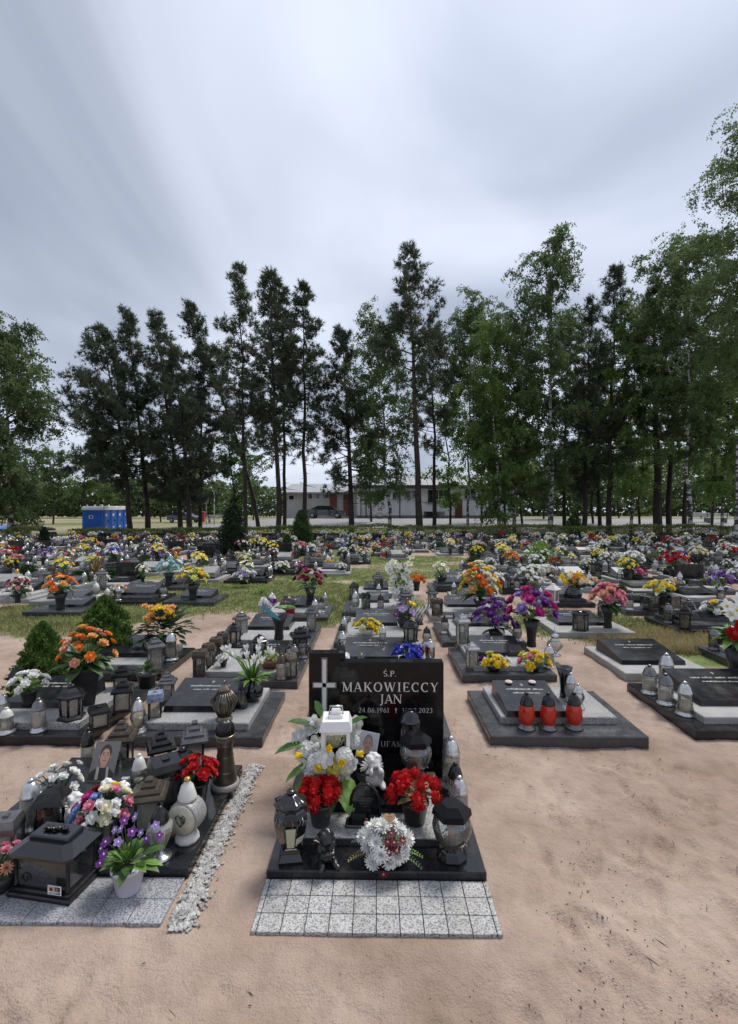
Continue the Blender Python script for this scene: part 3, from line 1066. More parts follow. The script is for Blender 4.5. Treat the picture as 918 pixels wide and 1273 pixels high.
NEEDLE = foliage('pine needles', (.072, .092, .052), .26)
NEEDLE_L = foliage('lighter pine needles', (.088, .114, .060), .28)
BIRCH_LEAF = foliage('birch leaves', (.118, .172, .066), .46)
BIRCH_LEAF_L = foliage('light birch leaves', (.150, .235, .066), .48)
BROAD_LEAF = foliage('maple leaves', (.112, .195, .052), .46)
THUJA = foliage('thuja scales', (.020, .040, .016), .15, vscale=2)
THUJA_L = foliage('bright thuja scales', (.042, .088, .022), .2, vscale=3)
SPRUCE = foliage('dwarf spruce needles', (.085, .150, .032), .2, vscale=6)
HEDGE_LEAF = foliage('hedge leaves', (.175, .215, .070), .25, vscale=1.6)


def cards(centers, size, rg, up_bias=0.0, aspect=.6, jitter=.35, ndir=None):
    """random leaf quads (diamonds) at centres; returns verts, faces"""
    n = len(centers)
    d = rg.normal(size=(n, 3)); d /= np.linalg.norm(d, axis=1, keepdims=True)
    if ndir is not None:
        d = d * (1 - up_bias) + ndir * up_bias
        d /= np.linalg.norm(d, axis=1, keepdims=True) + 1e-9
    q = rg.normal(size=(n, 3)); e = np.cross(d, q); e /= np.linalg.norm(e, axis=1, keepdims=True) + 1e-9
    s = (size * (1 + jitter * rg.uniform(-1, 1, n)))[:, None]
    a = d * s * .5; b = e * s * .5 * aspect
    V = np.stack([centers - a, centers + b * 1.0 - a * .1, centers + a, centers - b - a * .1], 1).reshape(-1, 3)
    F = np.arange(4 * n).reshape(-1, 4)
    return V, F


def needles(centers, dirs, length, width, per, rg):
    """tufts: `per` thin triangles at each centre, fanned about dirs"""
    n = len(centers)
    c = np.repeat(centers, per, 0); d0 = np.repeat(dirs, per, 0)
    d = d0 * .75 + rg.normal(size=c.shape) * .62
    d /= np.linalg.norm(d, axis=1, keepdims=True) + 1e-9
    e = np.cross(d, rg.normal(size=c.shape)); e /= np.linalg.norm(e, axis=1, keepdims=True) + 1e-9
    L = (length * rg.uniform(.6, 1.15, len(c)))[:, None]
    V = np.stack([c - e * width, c + e * width, c + d * L], 1).reshape(-1, 3)
    F = np.arange(3 * len(c)).reshape(-1, 3)
    return V, F


class Tubes:
    """4-sided limbs gathered in arrays"""
    def __init__(self, seg=5):
        self.mb = MB(); self.seg = seg

    def add(self, pts, rad, mat):
        self.mb.tube(pts, rad, mat, self.seg, cap=False)


def curve_pts(a, d, L, n, bend, rg, wob=.08):
    """points of a limb from a along d, bending towards `bend`"""
    pts = [Vector(a)]; d = Vector(d).normalized(); st = L / n
    for k in range(n):
        d = (d + Vector(bend) * (1.0 / n) + Vector(rg.normal(size=3)) * wob).normalized()
        pts.append(pts[-1] + d * st)
    return pts


def tree_obj(name, label, cat_group, loc, trunk_mb, V, F, leaf_mat):
    o = thing(name, label, 'tree', loc, 0, cat_group)
    mobj('trunk', trunk_mb.mesh('trunk'), o)
    c = mobj('crown', np_mesh('crown', V, F, [leaf_mat]), o)
    c['kind'] = 'stuff'
    return o


def trunk_line(base_x, Y, top_x, H, rg, n=9, sway=.010):
    pts = []
    for k in range(n + 1):
        t = k / n
        pts.append(Vector(((top_x - base_x) * (t ** 1.25) + (rg.normal() * sway * H * .3 if 0 < k < n else 0), (rg.normal() * sway * H * .3 if 0 < k < n else 0), H * t)))
    pts[0].z = -.25
    return pts


def along(pts, t):
    t = max(0, min(.9999, t)) * (len(pts) - 1); i = int(t)
    return pts[i].lerp(pts[i + 1], t - i)


def pine(px, Y, tpx, tpy, cpy, half, label, seed, dens=1.0, r0=.20, leaf=None, bias=0.0, upper=False, low_dead=True):
    """tall pine: bare trunk, flat irregular tiers of needle tufts"""
    rg = np.random.default_rng(seed)
    x = xat(px, Y); zb = gz(x, Y); H = zat(tpy, Y) - zb - .55; cb = (zat(cpy, Y) - zb) / H
    tx = xat(tpx, Y); half_m = half * Y / FPX
    tp = trunk_line(x, Y, tx, H, rg)
    T = Tubes(5)
    T.add(tp[:5], [r0 * 1.25, r0, r0 * .9, r0 * .8, r0 * .68], BARK_PINE)
    T.add(tp[4:], [r0 * (.68 - .62 * k / 5) for k in range(6)], BARK_PINE_UP if upper else BARK_PINE)
    C = []; D = []
    nb = int(84 * dens)
    for i in range(nb):
        t = cb + (1 - cb) * ((i + rg.uniform(0, 1)) / nb) ** .92
        a = rg.uniform(0, 2 * math.pi)
        s = (1 - (t - cb) / (1 - cb))
        shape = (.10 + .90 * min(1, (s * 1.55) ** .9)) * (1 if s < .72 else .72 + .28 * (1 - s) / .28)
        Lb = half_m * shape * rg.uniform(.5, 1.12) * (1 + bias * -math.cos(a))
        el = .55 - .75 * s + rg.normal() * .18
        d = Vector((math.cos(a) * math.cos(el), math.sin(a) * math.cos(el), math.sin(el)))
        bp = curve_pts(along(tp, t), d, Lb, 5, (0, 0, .35), rg, .10)
        rb = r0 * .30 * (.35 + .65 * s)
        T.add(bp, [rb, rb * .8, rb * .6, rb * .45, rb * .3, rb * .15], BARK_DARK)
        nsub = max(4, int(Lb * 3.4))
        for j in range(nsub):
            u = .28 + .72 * (j + rg.uniform(.2, 1)) / nsub
            p = along(bp, u)
            sd = (Vector(rg.normal(size=3)) * .8 + d * .7 + Vector((0, 0, .28))).normalized()
            Ls = (.35 + .55 * (1 - u)) * rg.uniform(.6, 1.3) * min(1.25, .5 + Lb * .35)
            q = p + sd * Ls
            for k in range(int(5 + Ls * 7)):
                w = rg.uniform(.15, 1.0)
                C.append(p.lerp(q, w) + Vector(rg.normal(size=3)) * .11); D.append(sd + Vector((0, 0, .35)))
    if low_dead:
        for i in range(9):
            t = rg.uniform(min(.12, cb), max(cb, .2)); a = rg.uniform(0, 6.28)
            bp = curve_pts(along(tp, t), (math.cos(a), math.sin(a), -.1), half_m * rg.uniform(.15, .45), 4, (0, 0, -.2), rg, .15)
            T.add(bp, [.035, .028, .02, .012, .006], BARK_DARK)
    V, F = needles(np.array([tuple(c) for c in C]), np.array([tuple(d) for d in D]), .36, .022, 9, rg)
    return tree_obj('pine_tree', label, 'tall pines behind the hedge', (x, Y, zb), T.mb, V, F, leaf or NEEDLE)


def birch(px, Y, tpx, tpy, cpy, half, label, seed, dens=1.0, r0=.15, leaf=None, droop=1.0, size=.152, name='birch_tree', group='birches behind the hedge'):
    """birch: pale trunk, rising limbs, hanging strands of small leaves"""
    rg = np.random.default_rng(seed)
    x = xat(px, Y); zb = gz(x, Y); H = zat(tpy, Y) - zb; cb = max(.08, (zat(cpy, Y) - zb) / H)
    tx = xat(tpx, Y); half_m = half * Y / FPX
    tp = trunk_line(x, Y, tx, H * .97, rg, 9, .018)
    T = Tubes(6)
    T.add(tp, [r0 * (1.2 if k == 0 else 1 - .95 * (k / 9) ** .8) for k in range(10)], BARK_BIRCH)
    C = []; N_ = []
    nb = int(64 * dens)
    for i in range(nb):
        t = cb + (1 - cb) * ((i + rg.uniform(0, 1)) / nb)
        a = rg.uniform(0, 2 * math.pi); s = 1 - (t - cb) / (1 - cb)
        shape = math.sin(math.pi * min(1, .14 + .80 * s)) ** .7
        Lb = half_m * shape * rg.uniform(.55, 1.15) + .3
        el = .95 - .75 * s + rg.normal() * .15
        d = Vector((math.cos(a) * math.cos(el), math.sin(a) * math.cos(el), math.sin(el)))
        bp = curve_pts(along(tp, t * .97), d, Lb, 5, (0, 0, -.35 * droop), rg, .09)
        rb = .05 * (.3 + .7 * s)
        T.add(bp, [rb, rb * .75, rb * .5, rb * .35, rb * .2, .004], BARK_DARK)
        ns = int(7 + Lb * 4.6)
        for j in range(ns):
            u = rg.uniform(.18, 1.0); p = along(bp, u)
            Ls = rg.uniform(.35, 1.5) * (.45 + .55 * droop)
            sp = curve_pts(p, d * .8 + Vector(rg.normal(size=3)) * .55, Ls, 5, (0, 0, -2.0 * droop), rg, .10)
            nl = int(13 + Ls * 19)
            for k in range(nl):
                C.append(along(sp, rg.uniform(0, 1)) + Vector(rg.normal(size=3)) * .085); N_.append((0, 0, -1))
    C = np.array([tuple(c) for c in C])
    V, F = cards(C, size, rg, .45, .62, .35, np.array(N_, float))
    return tree_obj(name, label, group, (x, Y, zb), T.mb, V, F, leaf or BIRCH_LEAF)


def broad(px, Y, tpy, half, cpy, label, seed, n=7000, size=.16, leaf=None, r0=.12, name='broadleaf_tree', group='broadleaf trees'):
    """leafy tree or tall shrub of ragged clumps on forked limbs"""
    rg = np.random.default_rng(seed)
    x = xat(px, Y); zb = gz(x, Y); H = zat(tpy, Y) - zb; cb = max(.05, (zat(cpy, Y) - zb) / H); hm = half * Y / FPX
    T = Tubes(5)
    tp = trunk_line(0, Y, rg.normal() * .3, H * .9, rg, 6, .03)
    T.add(tp, [r0 * (1.15 - k / 6.3) for k in range(7)], BARK_DARK)
    clumps = []
    for i in range(26):
        t = cb + (1 - cb) * rg.uniform(0, 1) ** .85; a = rg.uniform(0, 6.283); s = 1 - (t - cb) / (1 - cb)
        Lb = hm * math.sin(math.pi * min(1, .2 + .68 * s)) ** .6 * rg.uniform(.4, 1.05)
        bp = curve_pts(along(tp, t * .9), (math.cos(a), math.sin(a), .7), Lb, 4, (0, 0, -.1), rg, .12)
        T.add(bp, [.05, .04, .028, .016, .006], BARK_DARK)
        for u in (.45, .75, 1.0):
            p = along(bp, u); clumps.append((p, rg.uniform(.30, .75) * (.4 + .12 * H ** .6)))
    per = max(8, n // len(clumps)); C = []
    for p, r in clumps:
        d = rg.normal(size=(per, 3)); d /= np.linalg.norm(d, axis=1, keepdims=True)
        C.append(np.array(tuple(p)) + d * (r * rg.uniform(.35, 1.1, (per, 1)) * np.array([1.15, 1.15, .8])))
    V, F = cards(np.concatenate(C), size, rg, .2, .7, .4, np.tile(np.array([[0, 0, -1.]]), (per * len(clumps), 1)))
    return tree_obj(name, label, group, (x, Y, zb), T.mb, V, F, leaf or BROAD_LEAF)


def cone_shrub(x, Y, H, half, label, seed, n, leaf, size, power=.75, name='thuja', base=.0, cat='shrub', zb=0.0):
    """dense evergreen of a given outline: sprays of scale leaves on a cone or column round a stem"""
    rg = np.random.default_rng(seed)
    t = rg.uniform(0, 1, n) ** 1.15
    a = rg.uniform(0, 2 * math.pi, n)
    lump = 1 + .14 * np.sin(a * 5 + t * 23 + seed) + .12 * np.sin(a * 9 - t * 41) + .10 * np.sin(a * 3 + t * 9)
    prof = (1 - t) ** power * np.clip(.62 + t * 3.2, 0, 1)
    clump = 1 + .30 * fbm(a * 2.2 + seed, t * 9, 2) * (1 if power > .5 else .4)
    r = half * prof * lump * clump * rg.uniform(.60, 1.08, n)
    C = np.stack([r * np.cos(a), r * np.sin(a), base + t * (H - base)], -1)
    out = np.stack([np.cos(a) * .6, np.sin(a) * .6, np.full(n, .75)], -1)
    V, F = cards(C, size, rg, .55, .5, .4, out)
    o = thing(name, label, cat, (x, Y, zb))
    m = MB(); m.tube([(0, 0, -.05), (0, 0, H * .8)], [half * .12, .01], BARK_DARK, 6); mobj('stem', m.mesh('stem'), o)
    # dark inner branchwork that the sprays grow from
    core = MB(); prof2 = [(half * .55 * (1 - k / 9) ** power * min(1, .62 + 3.2 * k / 9), base + H * .95 * k / 9) for k in range(9)]
    core.lathe(prof2, leaf, 12); mobj('inner_branches', core.mesh('inner_branches'), o)
    c = mobj('foliage', np_mesh('foliage', V, F, [leaf]), o); c['kind'] = 'stuff'
    return o


# --- tall pines, left group
pine(163, 37, 128, 400, 600, 66, 'dark pine with wide tiers reaching left above the portable toilets', 101, 1.0, .19, bias=.45)
pine(184, 39, 158, 379, 622, 54, 'dark pine with pointed top, second from the portable toilets', 102, 1.0, .20, bias=.2)
pine(225, 38.5, 193, 382, 622, 52, 'dark pine with pointed top in the middle of the dense group', 103, 1.0, .18)
pine(236, 36.5, 216, 425, 622, 48, 'shorter dark pine standing in the dense group left of the thuja', 104, .9, .20)
pine(249, 41, 250, 420, 622, 46, 'slim dark pine at the right end of the dense group', 105, .8, .15)
pine(322, 42, 232, 369, 540, 44, 'leaning pine whose top bends left over the dense group', 106, .8, .16, bias=.3, low_dead=True)
pine(306, 37, 297, 323, 560, 44, 'tall pine with narrow feathery top behind the dark thuja', 107, .85, .15, NEEDLE_L)
pine(346, 36, 334, 327, 545, 46, 'tall straight pine left of the bright green thuja', 108, .95, .19)
pine(354, 40, 352, 350, 570, 42, 'pine close behind the tall straight one, half hidden', 109, .8, .15)
pine(379, 37, 377, 347, 560, 42, 'tall pine above the bright green thuja', 110, .85, .17)
pine(438, 38, 426, 402, 610, 50, 'broad pine with low crown left of the white building', 111, .95, .21)
pine(523, 34.5, 507, 300, 490, 56, 'lone pine with open pointed crown and orange trunk before the building', 112, .62, .23, upper=True)
pine(540, 41, 538, 390, 560, 42, 'pine behind the lone open-crowned pine', 113, .6, .15)
# --- right group
pine(702, 41, 706, 388, 615, 44, 'slim pine between the two tall birches', 114, .75, .15)
pine(726, 38, 737, 368, 600, 44, 'pine with straight trunk behind the round bush', 115, .75, .18)
pine(757, 37, 765, 326, 590, 48, 'pointed pine rising between the birch crowns', 116, .95, .19)
pine(746, 42, 742, 410, 620, 44, 'lower pine beside the pointed one', 117, .7, .15)
pine(818, 37, 812, 345, 540, 44, 'pine with the thickest of the dark trunks at right', 118, .85, .30)
pine(832, 38, 846, 330, 560, 44, 'pine next to the thickest trunk, leaning right', 119, .8, .20)
pine(851, 41, 870, 360, 560, 42, 'pine behind the benches', 120, .75, .17)
# --- birches
birch(12, 31, 4, 404, 640, 58, 'drooping birch with dark trunk at the left edge', 201, 1.6, .21)
birch(484, 37, 466, 388, 615, 44, 'weeping birch with white trunk in front of the building', 202, 1.05, .14)
birch(582, 40, 588, 372, 560, 40, 'birch with thin trunk right of the lone pine', 203, 1.1, .11)
birch(620, 36, 612, 400, 640, 40, 'weeping birch with white trunk at the building end', 204, 1.15, .13, BIRCH_LEAF_L)
birch(640, 39, 648, 378, 620, 40, 'bushy birch beside the building end', 205, 1.1, .14)
birch(684, 36, 688, 286, 600, 56, 'tallest birch with rounded open top right of the building', 206, 1.25, .20)
birch(784, 36.5, 790, 385, 610, 40, 'light green birch left of the thickest trunk', 207, .95, .13, BIRCH_LEAF_L)
birch(858, 33, 852, 288, 560, 62, 'large birch with ragged crown over the benches', 208, 1.3, .16)
birch(915, 27, 958, 128, 470, 84, 'very tall birch cut off by the right edge', 209, 1.5, .12, None, 1.15, .125)
birch(898, 34, 915, 435, 610, 48, 'fresh green birch low at the right edge', 210, 1.0, .12, BIRCH_LEAF_L)
# --- smaller broadleaf trees and undergrowth
for px, Y, tpy, half, cpy, lab, n, lf in (
        (560, 44, 470, 34, 640, 'green drooping tree left of the building end', 5200, BIRCH_LEAF_L),
        (628, 41, 452, 36, 642, 'fresh green tree between the white-trunked birch and the bushy one', 7500, BIRCH_LEAF_L),
        (738, 45, 470, 42, 642, 'green tree filling the gap behind the round bush', 6000, BIRCH_LEAF),
        (796, 43, 455, 40, 642, 'green tree filling the gap left of the thickest trunk', 7000, BIRCH_LEAF_L),
        (885, 42, 430, 46, 642, 'fresh green tree above the right bench', 6500, BIRCH_LEAF_L),
        (462, 47, 505, 34, 625, 'thin green tree at the garage corner', 3600, BIRCH_LEAF),
        (290, 43, 505, 38, 625, 'green broadleaf tree standing behind the dark thuja', 5200, BROAD_LEAF),
        (66, 58, 548, 34, 620, 'small tree with thin forked trunks far behind the left birch', 3600, BIRCH_LEAF),
        (104, 62, 556, 30, 622, 'pale green small tree above the portable toilets', 3400, BIRCH_LEAF_L),
        (38, 66, 560, 30, 628, 'distant small tree beside the left birch trunk', 3000, BIRCH_LEAF),
        (140, 64, 560, 30, 622, 'distant small tree right of the pale green one', 3000, BIRCH_LEAF_L),
        (650, 44, 520, 34, 636, 'green tree shading the building end', 4600, BROAD_LEAF),
        (600, 46, 535, 30, 630, 'green shrubby tree before the white wall', 3200, BROAD_LEAF),
        (676, 52, 545, 34, 640, 'dark green tree beyond the tallest birch', 4200, BIRCH_LEAF),
        (718, 60, 520, 40, 640, 'shaded tree across the car park behind the slim pine', 4200, BIRCH_LEAF),
        (770, 62, 515, 42, 640, 'shaded tree across the car park behind the pointed pine', 4200, BIRCH_LEAF),
        (822, 63, 510, 44, 640, 'shaded tree across the car park behind the thickest trunk', 4200, BIRCH_LEAF),
        (872, 60, 500, 44, 640, 'shaded tree across the car park behind the benches', 4200, BROAD_LEAF),
        (914, 58, 490, 40, 640, 'shaded tree across the car park at the right edge', 4000, BROAD_LEAF),
        (200, 70, 565, 40, 632, 'distant dark tree behind the dense pines', 3600, BIRCH_LEAF),
        (242, 72, 560, 36, 632, 'distant dark tree behind the round road sign', 3600, BIRCH_LEAF),
        (315, 66, 555, 34, 632, 'distant tree beyond the car park behind the thuja', 3200, BIRCH_LEAF)):
    broad(px, Y, tpy, half, cpy, lab, 300 + px, n, .19 if Y < 55 else .26, lf, .10)


def wood_belt():
    """far wood that reads as one dark mass"""
    rg = np.random.default_rng(77); C = []
    for x0, x1, Y, h0, h1, n in ((-110, -36, 118, 6, 10, 22000), (22, 120, 92, 9, 14, 26000), (-40, 30, 128, 5, 9, 14000)):
        x = rg.uniform(x0, x1, n); top = h0 + (h1 - h0) * np.clip(.5 + 1.6 * fbm(x * .16, x * 0 + Y), 0, 1)
        z = .7 + rg.uniform(0, 1, n) * top
        C.append(np.stack([x, Y + rg.uniform(-5, 5, n), z], -1))
    C = np.concatenate(C)
    V, F = cards(C, .78, rg, .2, .7, .5, np.tile(np.array([[0, -.4, .6]]), (len(C), 1)))
    o = mobj('far_wood', np_mesh('far_wood', V, F, [BIRCH_LEAF]), kind='stuff')
    o['label'] = 'far dark wood beyond the car park'; o['category'] = 'wood'


wood_belt()

# --- thujas, bushes and dwarf conifers among the graves
def shrub_px(px, py_base, tpy, half_px, *a, **k):
    p = at(px, py_base, 0); H = (py_base - tpy) * p.y / FPX
    return cone_shrub(p.x, p.y, H, half_px * p.y / FPX, *a, **k)


shrub_px(290, 690, 627, 19, 'dark columnar thuja rising above the graves by the trunks', 401, 9000, THUJA, .075, .38)
shrub_px(375, 681, 634, 15, 'bright green egg-shaped thuja beside the hedge', 402, 8000, THUJA_L, .075, .45)
shrub_px(357, 689, 664, 9, 'small thuja at the foot of the bright green one', 403, 2500, THUJA_L, .06, .5)
shrub_px(55, 686, 655, 9, 'small bluish conifer in front of the left hedge end', 404, 3000, THUJA, .075, .5, name='conifer')
shrub_px(714, 668, 641, 12.5, 'round clipped bush in front of the hedge below the pines', 405, 4200, THUJA_L, .09, .36, name='round_bush')
shrub_px(596, 692, 677, 13, 'low dark cushion bush beside the grass strip', 406, 3000, THUJA_L, .06, .30, name='cushion_bush')
shrub_px(99, 724, 710, 15, 'low round juniper among the graves, left of two', 407, 4200, THUJA_L, .05, .33, name='juniper')
shrub_px(137, 724, 708, 12, 'low round juniper among the graves, right of two', 408, 4200, THUJA_L, .05, .33, name='juniper')
shrub_px(53, 866, 772, 36, 'dwarf cone spruce beside the black square lantern', 409, 21000, SPRUCE, .030, .62, name='dwarf_spruce')
shrub_px(130, 818, 740, 40, 'dwarf cone spruce behind the big pot of orange roses', 410, 21000, SPRUCE, .034, .62, name='dwarf_spruce')


def hedge(px0, px1, Y, h, label, seed, n):
    rg = np.random.default_rng(seed)
    x0, x1 = xat(px0, Y), xat(px1, Y); L = x1 - x0; d = .85
    x = rg.uniform(0, L, n); hh = h * (.60 + .40 * np.clip(x / L * 2.2, 0, 1)) * (1 + .45 * fbm(x * .5 + seed, x * 0))
    side = rg.uniform(0, 1, n)
    y = np.where(side < .55, rg.uniform(-d / 2, -d / 2 + .16, n), rg.uniform(-d / 2, d / 2, n)) + .12 * np.sin(x * 2.1)
    z = np.where(side < .55, rg.uniform(.03, 1, n) * hh, hh - rg.uniform(0, .14, n)) + rg.normal(size=n) * .035
    V, F = cards(np.stack([x, y, z], -1), .085, rg, .35, .6, .4, np.tile(np.array([[0, -.5, .8]]), (n, 1)))
    o = thing('hedge', label, 'hedge', (x0, Y, 0))
    c = mobj('foliage', np_mesh('foliage', V, F, [HEDGE_LEAF]), o); c['kind'] = 'stuff'
    m = MB(); m.box(.1, L - .1, -d / 2 + .2, d / 2 - .2, .0, h * .38, BARK_DARK); mobj('twig_mass', m.mesh('twig_mass'), o)


hedge(88, 930, 31.5, .88, 'long clipped hedge between the graves and the pines', 501, 42000)
hedge(6, 46, 30.0, .78, 'short piece of hedge by the left birch', 502, 3500)

# ================================================================== lettering: a small serif alphabet drawn with a broad pen
def _arc(cx, cy, rx, ry, a0, a1, n=14):
    return [(cx + rx * math.cos(R(a0 + (a1 - a0) * k / n)), cy + ry * math.sin(R(a0 + (a1 - a0) * k / n))) for k in range(n + 1)]


TK, TN = .15, .062


def _glyphs():
    S = lambda x, y, l=.30: ([(x - l / 2, y), (x + l / 2, y)], .05)
    G = {}
    G['M'] = (1.06, [([(.14, 0), (.14, 1)], TN), ([(.14, 1), (.53, .06)], TK), ([(.53, .06), (.92, 1)], TN), ([(.92, 0), (.92, 1)], TK), S(.14, .025, .26), S(.92, .025), S(.08, .975, .2), S(.96, .975, .22)])
    G['A'] = (.92, [([(.10, 0), (.45, 1)], TN), ([(.45, 1), (.82, 0)], TK), ([(.22, .34), (.68, .34)], TN), S(.10, .025, .26), S(.82, .025)])
    G['K'] = (.90, [([(.18, 0), (.18, 1)], TK), ([(.74, 1), (.22, .42)], TN), ([(.38, .60), (.80, 0)], TK), S(.18, .025), S(.18, .975), S(.74, .975, .24), S(.80, .025, .24)])
    G['O'] = (.98, [(_arc(.49, .5, .38, .47, 0, 360, 28), None)])
    G['W'] = (1.28, [([(.12, 1), (.40, .02)], TK), ([(.40, .02), (.64, 1)], TN), ([(.62, 1), (.90, .02)], TK), ([(.90, .02), (1.16, 1)], TN), S(.12, .975, .26), S(.63, .975, .26), S(1.16, .975, .22)])
    G['I'] = (.42, [([(.21, 0), (.21, 1)], TK), S(.21, .025, .32), S(.21, .975, .32)])
    G['E'] = (.78, [([(.18, 0), (.18, 1)], TK), ([(.1, .97), (.68, .97)], TN), ([(.18, .51), (.54, .51)], TN), ([(.1, .03), (.70, .03)], TN), ([(.68, .97), (.68, .80)], .05), ([(.70, .03), (.72, .22)], .05), ([(.54, .42), (.54, .60)], .05)])
    G['C'] = (.86, [(_arc(.48, .5, .38, .47, 52, 312, 24), None), ([(.73, .72), (.73, .98)], .05)])
    G['Y'] = (.86, [([(.12, 1), (.44, .46)], TK), ([(.76, 1), (.44, .46)], TN), ([(.44, .5), (.44, 0)], TK), S(.12, .975, .26), S(.76, .975, .22), S(.44, .025)])
    G['J'] = (.52, [([(.30, 1), (.30, .08), (.24, -.12), (.08, -.2)], TK * .85), S(.30, .975, .32)])
    G['N'] = (.98, [([(.14, 0), (.14, 1)], TN), ([(.14, 1), (.84, .02)], TK), ([(.84, .02), (.84, 1)], TN), S(.14, .025, .24), S(.10, .975, .24), S(.84, .975, .24)])
    G['P'] = (.76, [([(.18, 0), (.18, 1)], TK), ([(.18, .97)] + _arc(.40, .73, .28, .24, 90, -90, 12) + [(.18, .49)], None), S(.18, .025), S(.12, .975, .2)])
    _s = _arc(.36, .735, .25, .225, 40, 250, 14) + _arc(.36, .265, .27, .235, 80, -150, 16)
    G['S'] = (.70, [(_s, None)])
    G['Ś'] = (.70, [(_s, None), ([(.34, 1.10), (.50, 1.32)], .08)])
    G['U'] = (.94, [([(.18, 1), (.18, .3)] + _arc(.47, .3, .29, .28, 180, 360, 12)[1:] + [(.76, 1)], None), S(.18, .975), S(.76, .975, .24)])
    G['F'] = (.72, [([(.18, 0), (.18, 1)], TK), ([(.1, .97), (.66, .97)], TN), ([(.18, .5), (.52, .5)], TN), ([(.66, .97), (.66, .80)], .05), S(.18, .025)])
    G['T'] = (.80, [([(.40, 0), (.40, 1)], TK), ([(.06, .97), (.74, .97)], TN), ([(.06, .97), (.06, .78)], .05), ([(.74, .97), (.74, .78)], .05), S(.40, .025)])
    G['B'] = (.80, [([(.18, 0), (.18, 1)], TK), ([(.18, .97)] + _arc(.40, .75, .24, .22, 90, -90, 10) + [(.18, .53)], None), ([(.18, .52)] + _arc(.42, .275, .28, .245, 90, -90, 10) + [(.18, .03)], None)])
    G['Z'] = (.78, [([(.1, .97), (.68, .97)], TN), ([(.66, .97), (.12, .03)], TK), ([(.1, .03), (.70, .03)], TN)])
    G['0'] = (.66, [(_arc(.33, .5, .24, .47, 0, 360, 24), None)])
    G['1'] = (.48, [([(.26, 0), (.26, 1)], TK * .9), ([(.26, .98), (.10, .86)], TN), S(.26, .025, .30)])
    G['2'] = (.64, [(_arc(.32, .72, .22, .25, 160, -30, 14) + [(.10, .06)], None), ([(.08, .05), (.58, .05)], .10)])
    G['3'] = (.62, [(_arc(.29, .74, .21, .23, 150, -80, 12), None), (_arc(.29, .27, .25, .25, 85, -150, 14), None)])
    G['4'] = (.68, [([(.46, 0), (.46, 1)], TK * .9), ([(.46, 1), (.06, .30)], TN), ([(.06, .30), (.64, .30)], TN)])
    G['6'] = (.66, [(_arc(.34, .30, .23, .28, 0, 360, 20), None), ([(.13, .32), (.20, .70), (.50, .98)], .10)])
    G['9'] = (.66, [(_arc(.32, .70, .23, .28, 0, 360, 20), None), ([(.53, .68), (.46, .30), (.16, .02)], .10)])
    G['.'] = (.28, [([(.08, .06), (.20, .06)], .12)])
    G[' '] = (.42, [])
    G['†'] = (.60, [([(.30, 0), (.30, 1.0)], .11), ([(.08, .70), (.52, .70)], .10)])
    return G


GLYPHS = _glyphs()


def stroke(mb, pts, w, M, mat):
    """a ribbon along pts in the glyph plane; w None: broad-pen width from the direction"""
    n = len(pts); L = []; Rr = []
    for i in range(n):
        a = pts[max(i - 1, 0)]; b = pts[min(i + 1, n - 1)]
        if n > 3 and pts[0] == pts[-1] and i in (0, n - 1):
            a, b = pts[-2], pts[1]
        dx, dy = b[0] - a[0], b[1] - a[1]; l = math.hypot(dx, dy) or 1
        ww = w if w is not None else TN + (TK - TN) * (abs(dy) / l) ** 1.3
        nx, ny = -dy / l * ww / 2, dx / l * ww / 2
        L.append((pts[i][0] + nx, pts[i][1] + ny)); Rr.append((pts[i][0] - nx, pts[i][1] - ny))
    vs = [M @ Vector((p[0], 0, p[1])) for p in L + Rr]
    fs = [(i + n, i + n + 1, i + 1, i) for i in range(n - 1)]
    mb.add(vs, fs, mat)


def text_width(s, sp=.06):
    return sum(GLYPHS[c][0] + sp for c in s) - sp


def text(mb, s, h, cx, z, y, mat, sp=.06, left=False):
    """string centred at cx, baseline z, on the plane y (seen from -y)"""
    x = cx - (0 if left else text_width(s, sp) * h / 2)
    k = 0
    for c in s:
        w, st = GLYPHS[c]
        for pts, wd in st:
            k += 1
            stroke(mb, pts, wd, Matrix.Translation((x, y - .00015 * (k % 3), z)) @ Matrix.Scale(h, 4), mat)
        x += (w + sp) * h


def scribble(mb, cx, w, h, M, mat, rg):
    """a line of engraving too small to read: broken upright ticks"""
    x = cx - w / 2
    while x < cx + w / 2:
        gw = h * rg.uniform(.35, .8)
        if rg.random() > .12:
            hh = h * (1 if rg.random() < .25 else .68)
            t = h * .16
            for xx in (x, x + gw * .55):
                mb.add([M @ Vector(p) for p in ((xx, 0, 0), (xx + t, 0, 0), (xx + t, 0, hh), (xx, 0, hh))], [(0, 1, 2, 3)], mat)
            zz = rg.choice((0, hh * .45, hh - t))
            mb.add([M @ Vector(p) for p in ((x, -.0002, zz), (x + gw * .55 + t, -.0002, zz), (x + gw * .55 + t, -.0002, zz + t), (x, -.0002, zz + t))], [(0, 1, 2, 3)], mat)
        x += gw * 1.05


# ================================================================== grave lights
def lid_dome(mb, z, r, h, mat, knob=True, ribs=None):
    mb.lathe([(r * 1.06, z), (r * 1.1, z + h * .08), (r * 1.02, z + h * .16), (r * .95, z + h * .3), (r * .78, z + h * .55), (r * .5, z + h * .75), (r * .24, z + h * .82)], mat, 16, ribs=ribs)
    if knob:
        mb.lathe([(r * .22, z + h * .80), (r * .34, z + h * .86), (r * .34, z + h * .94), (r * .16, z + h), (.0005, z + h * 1.01)], mat, 10)


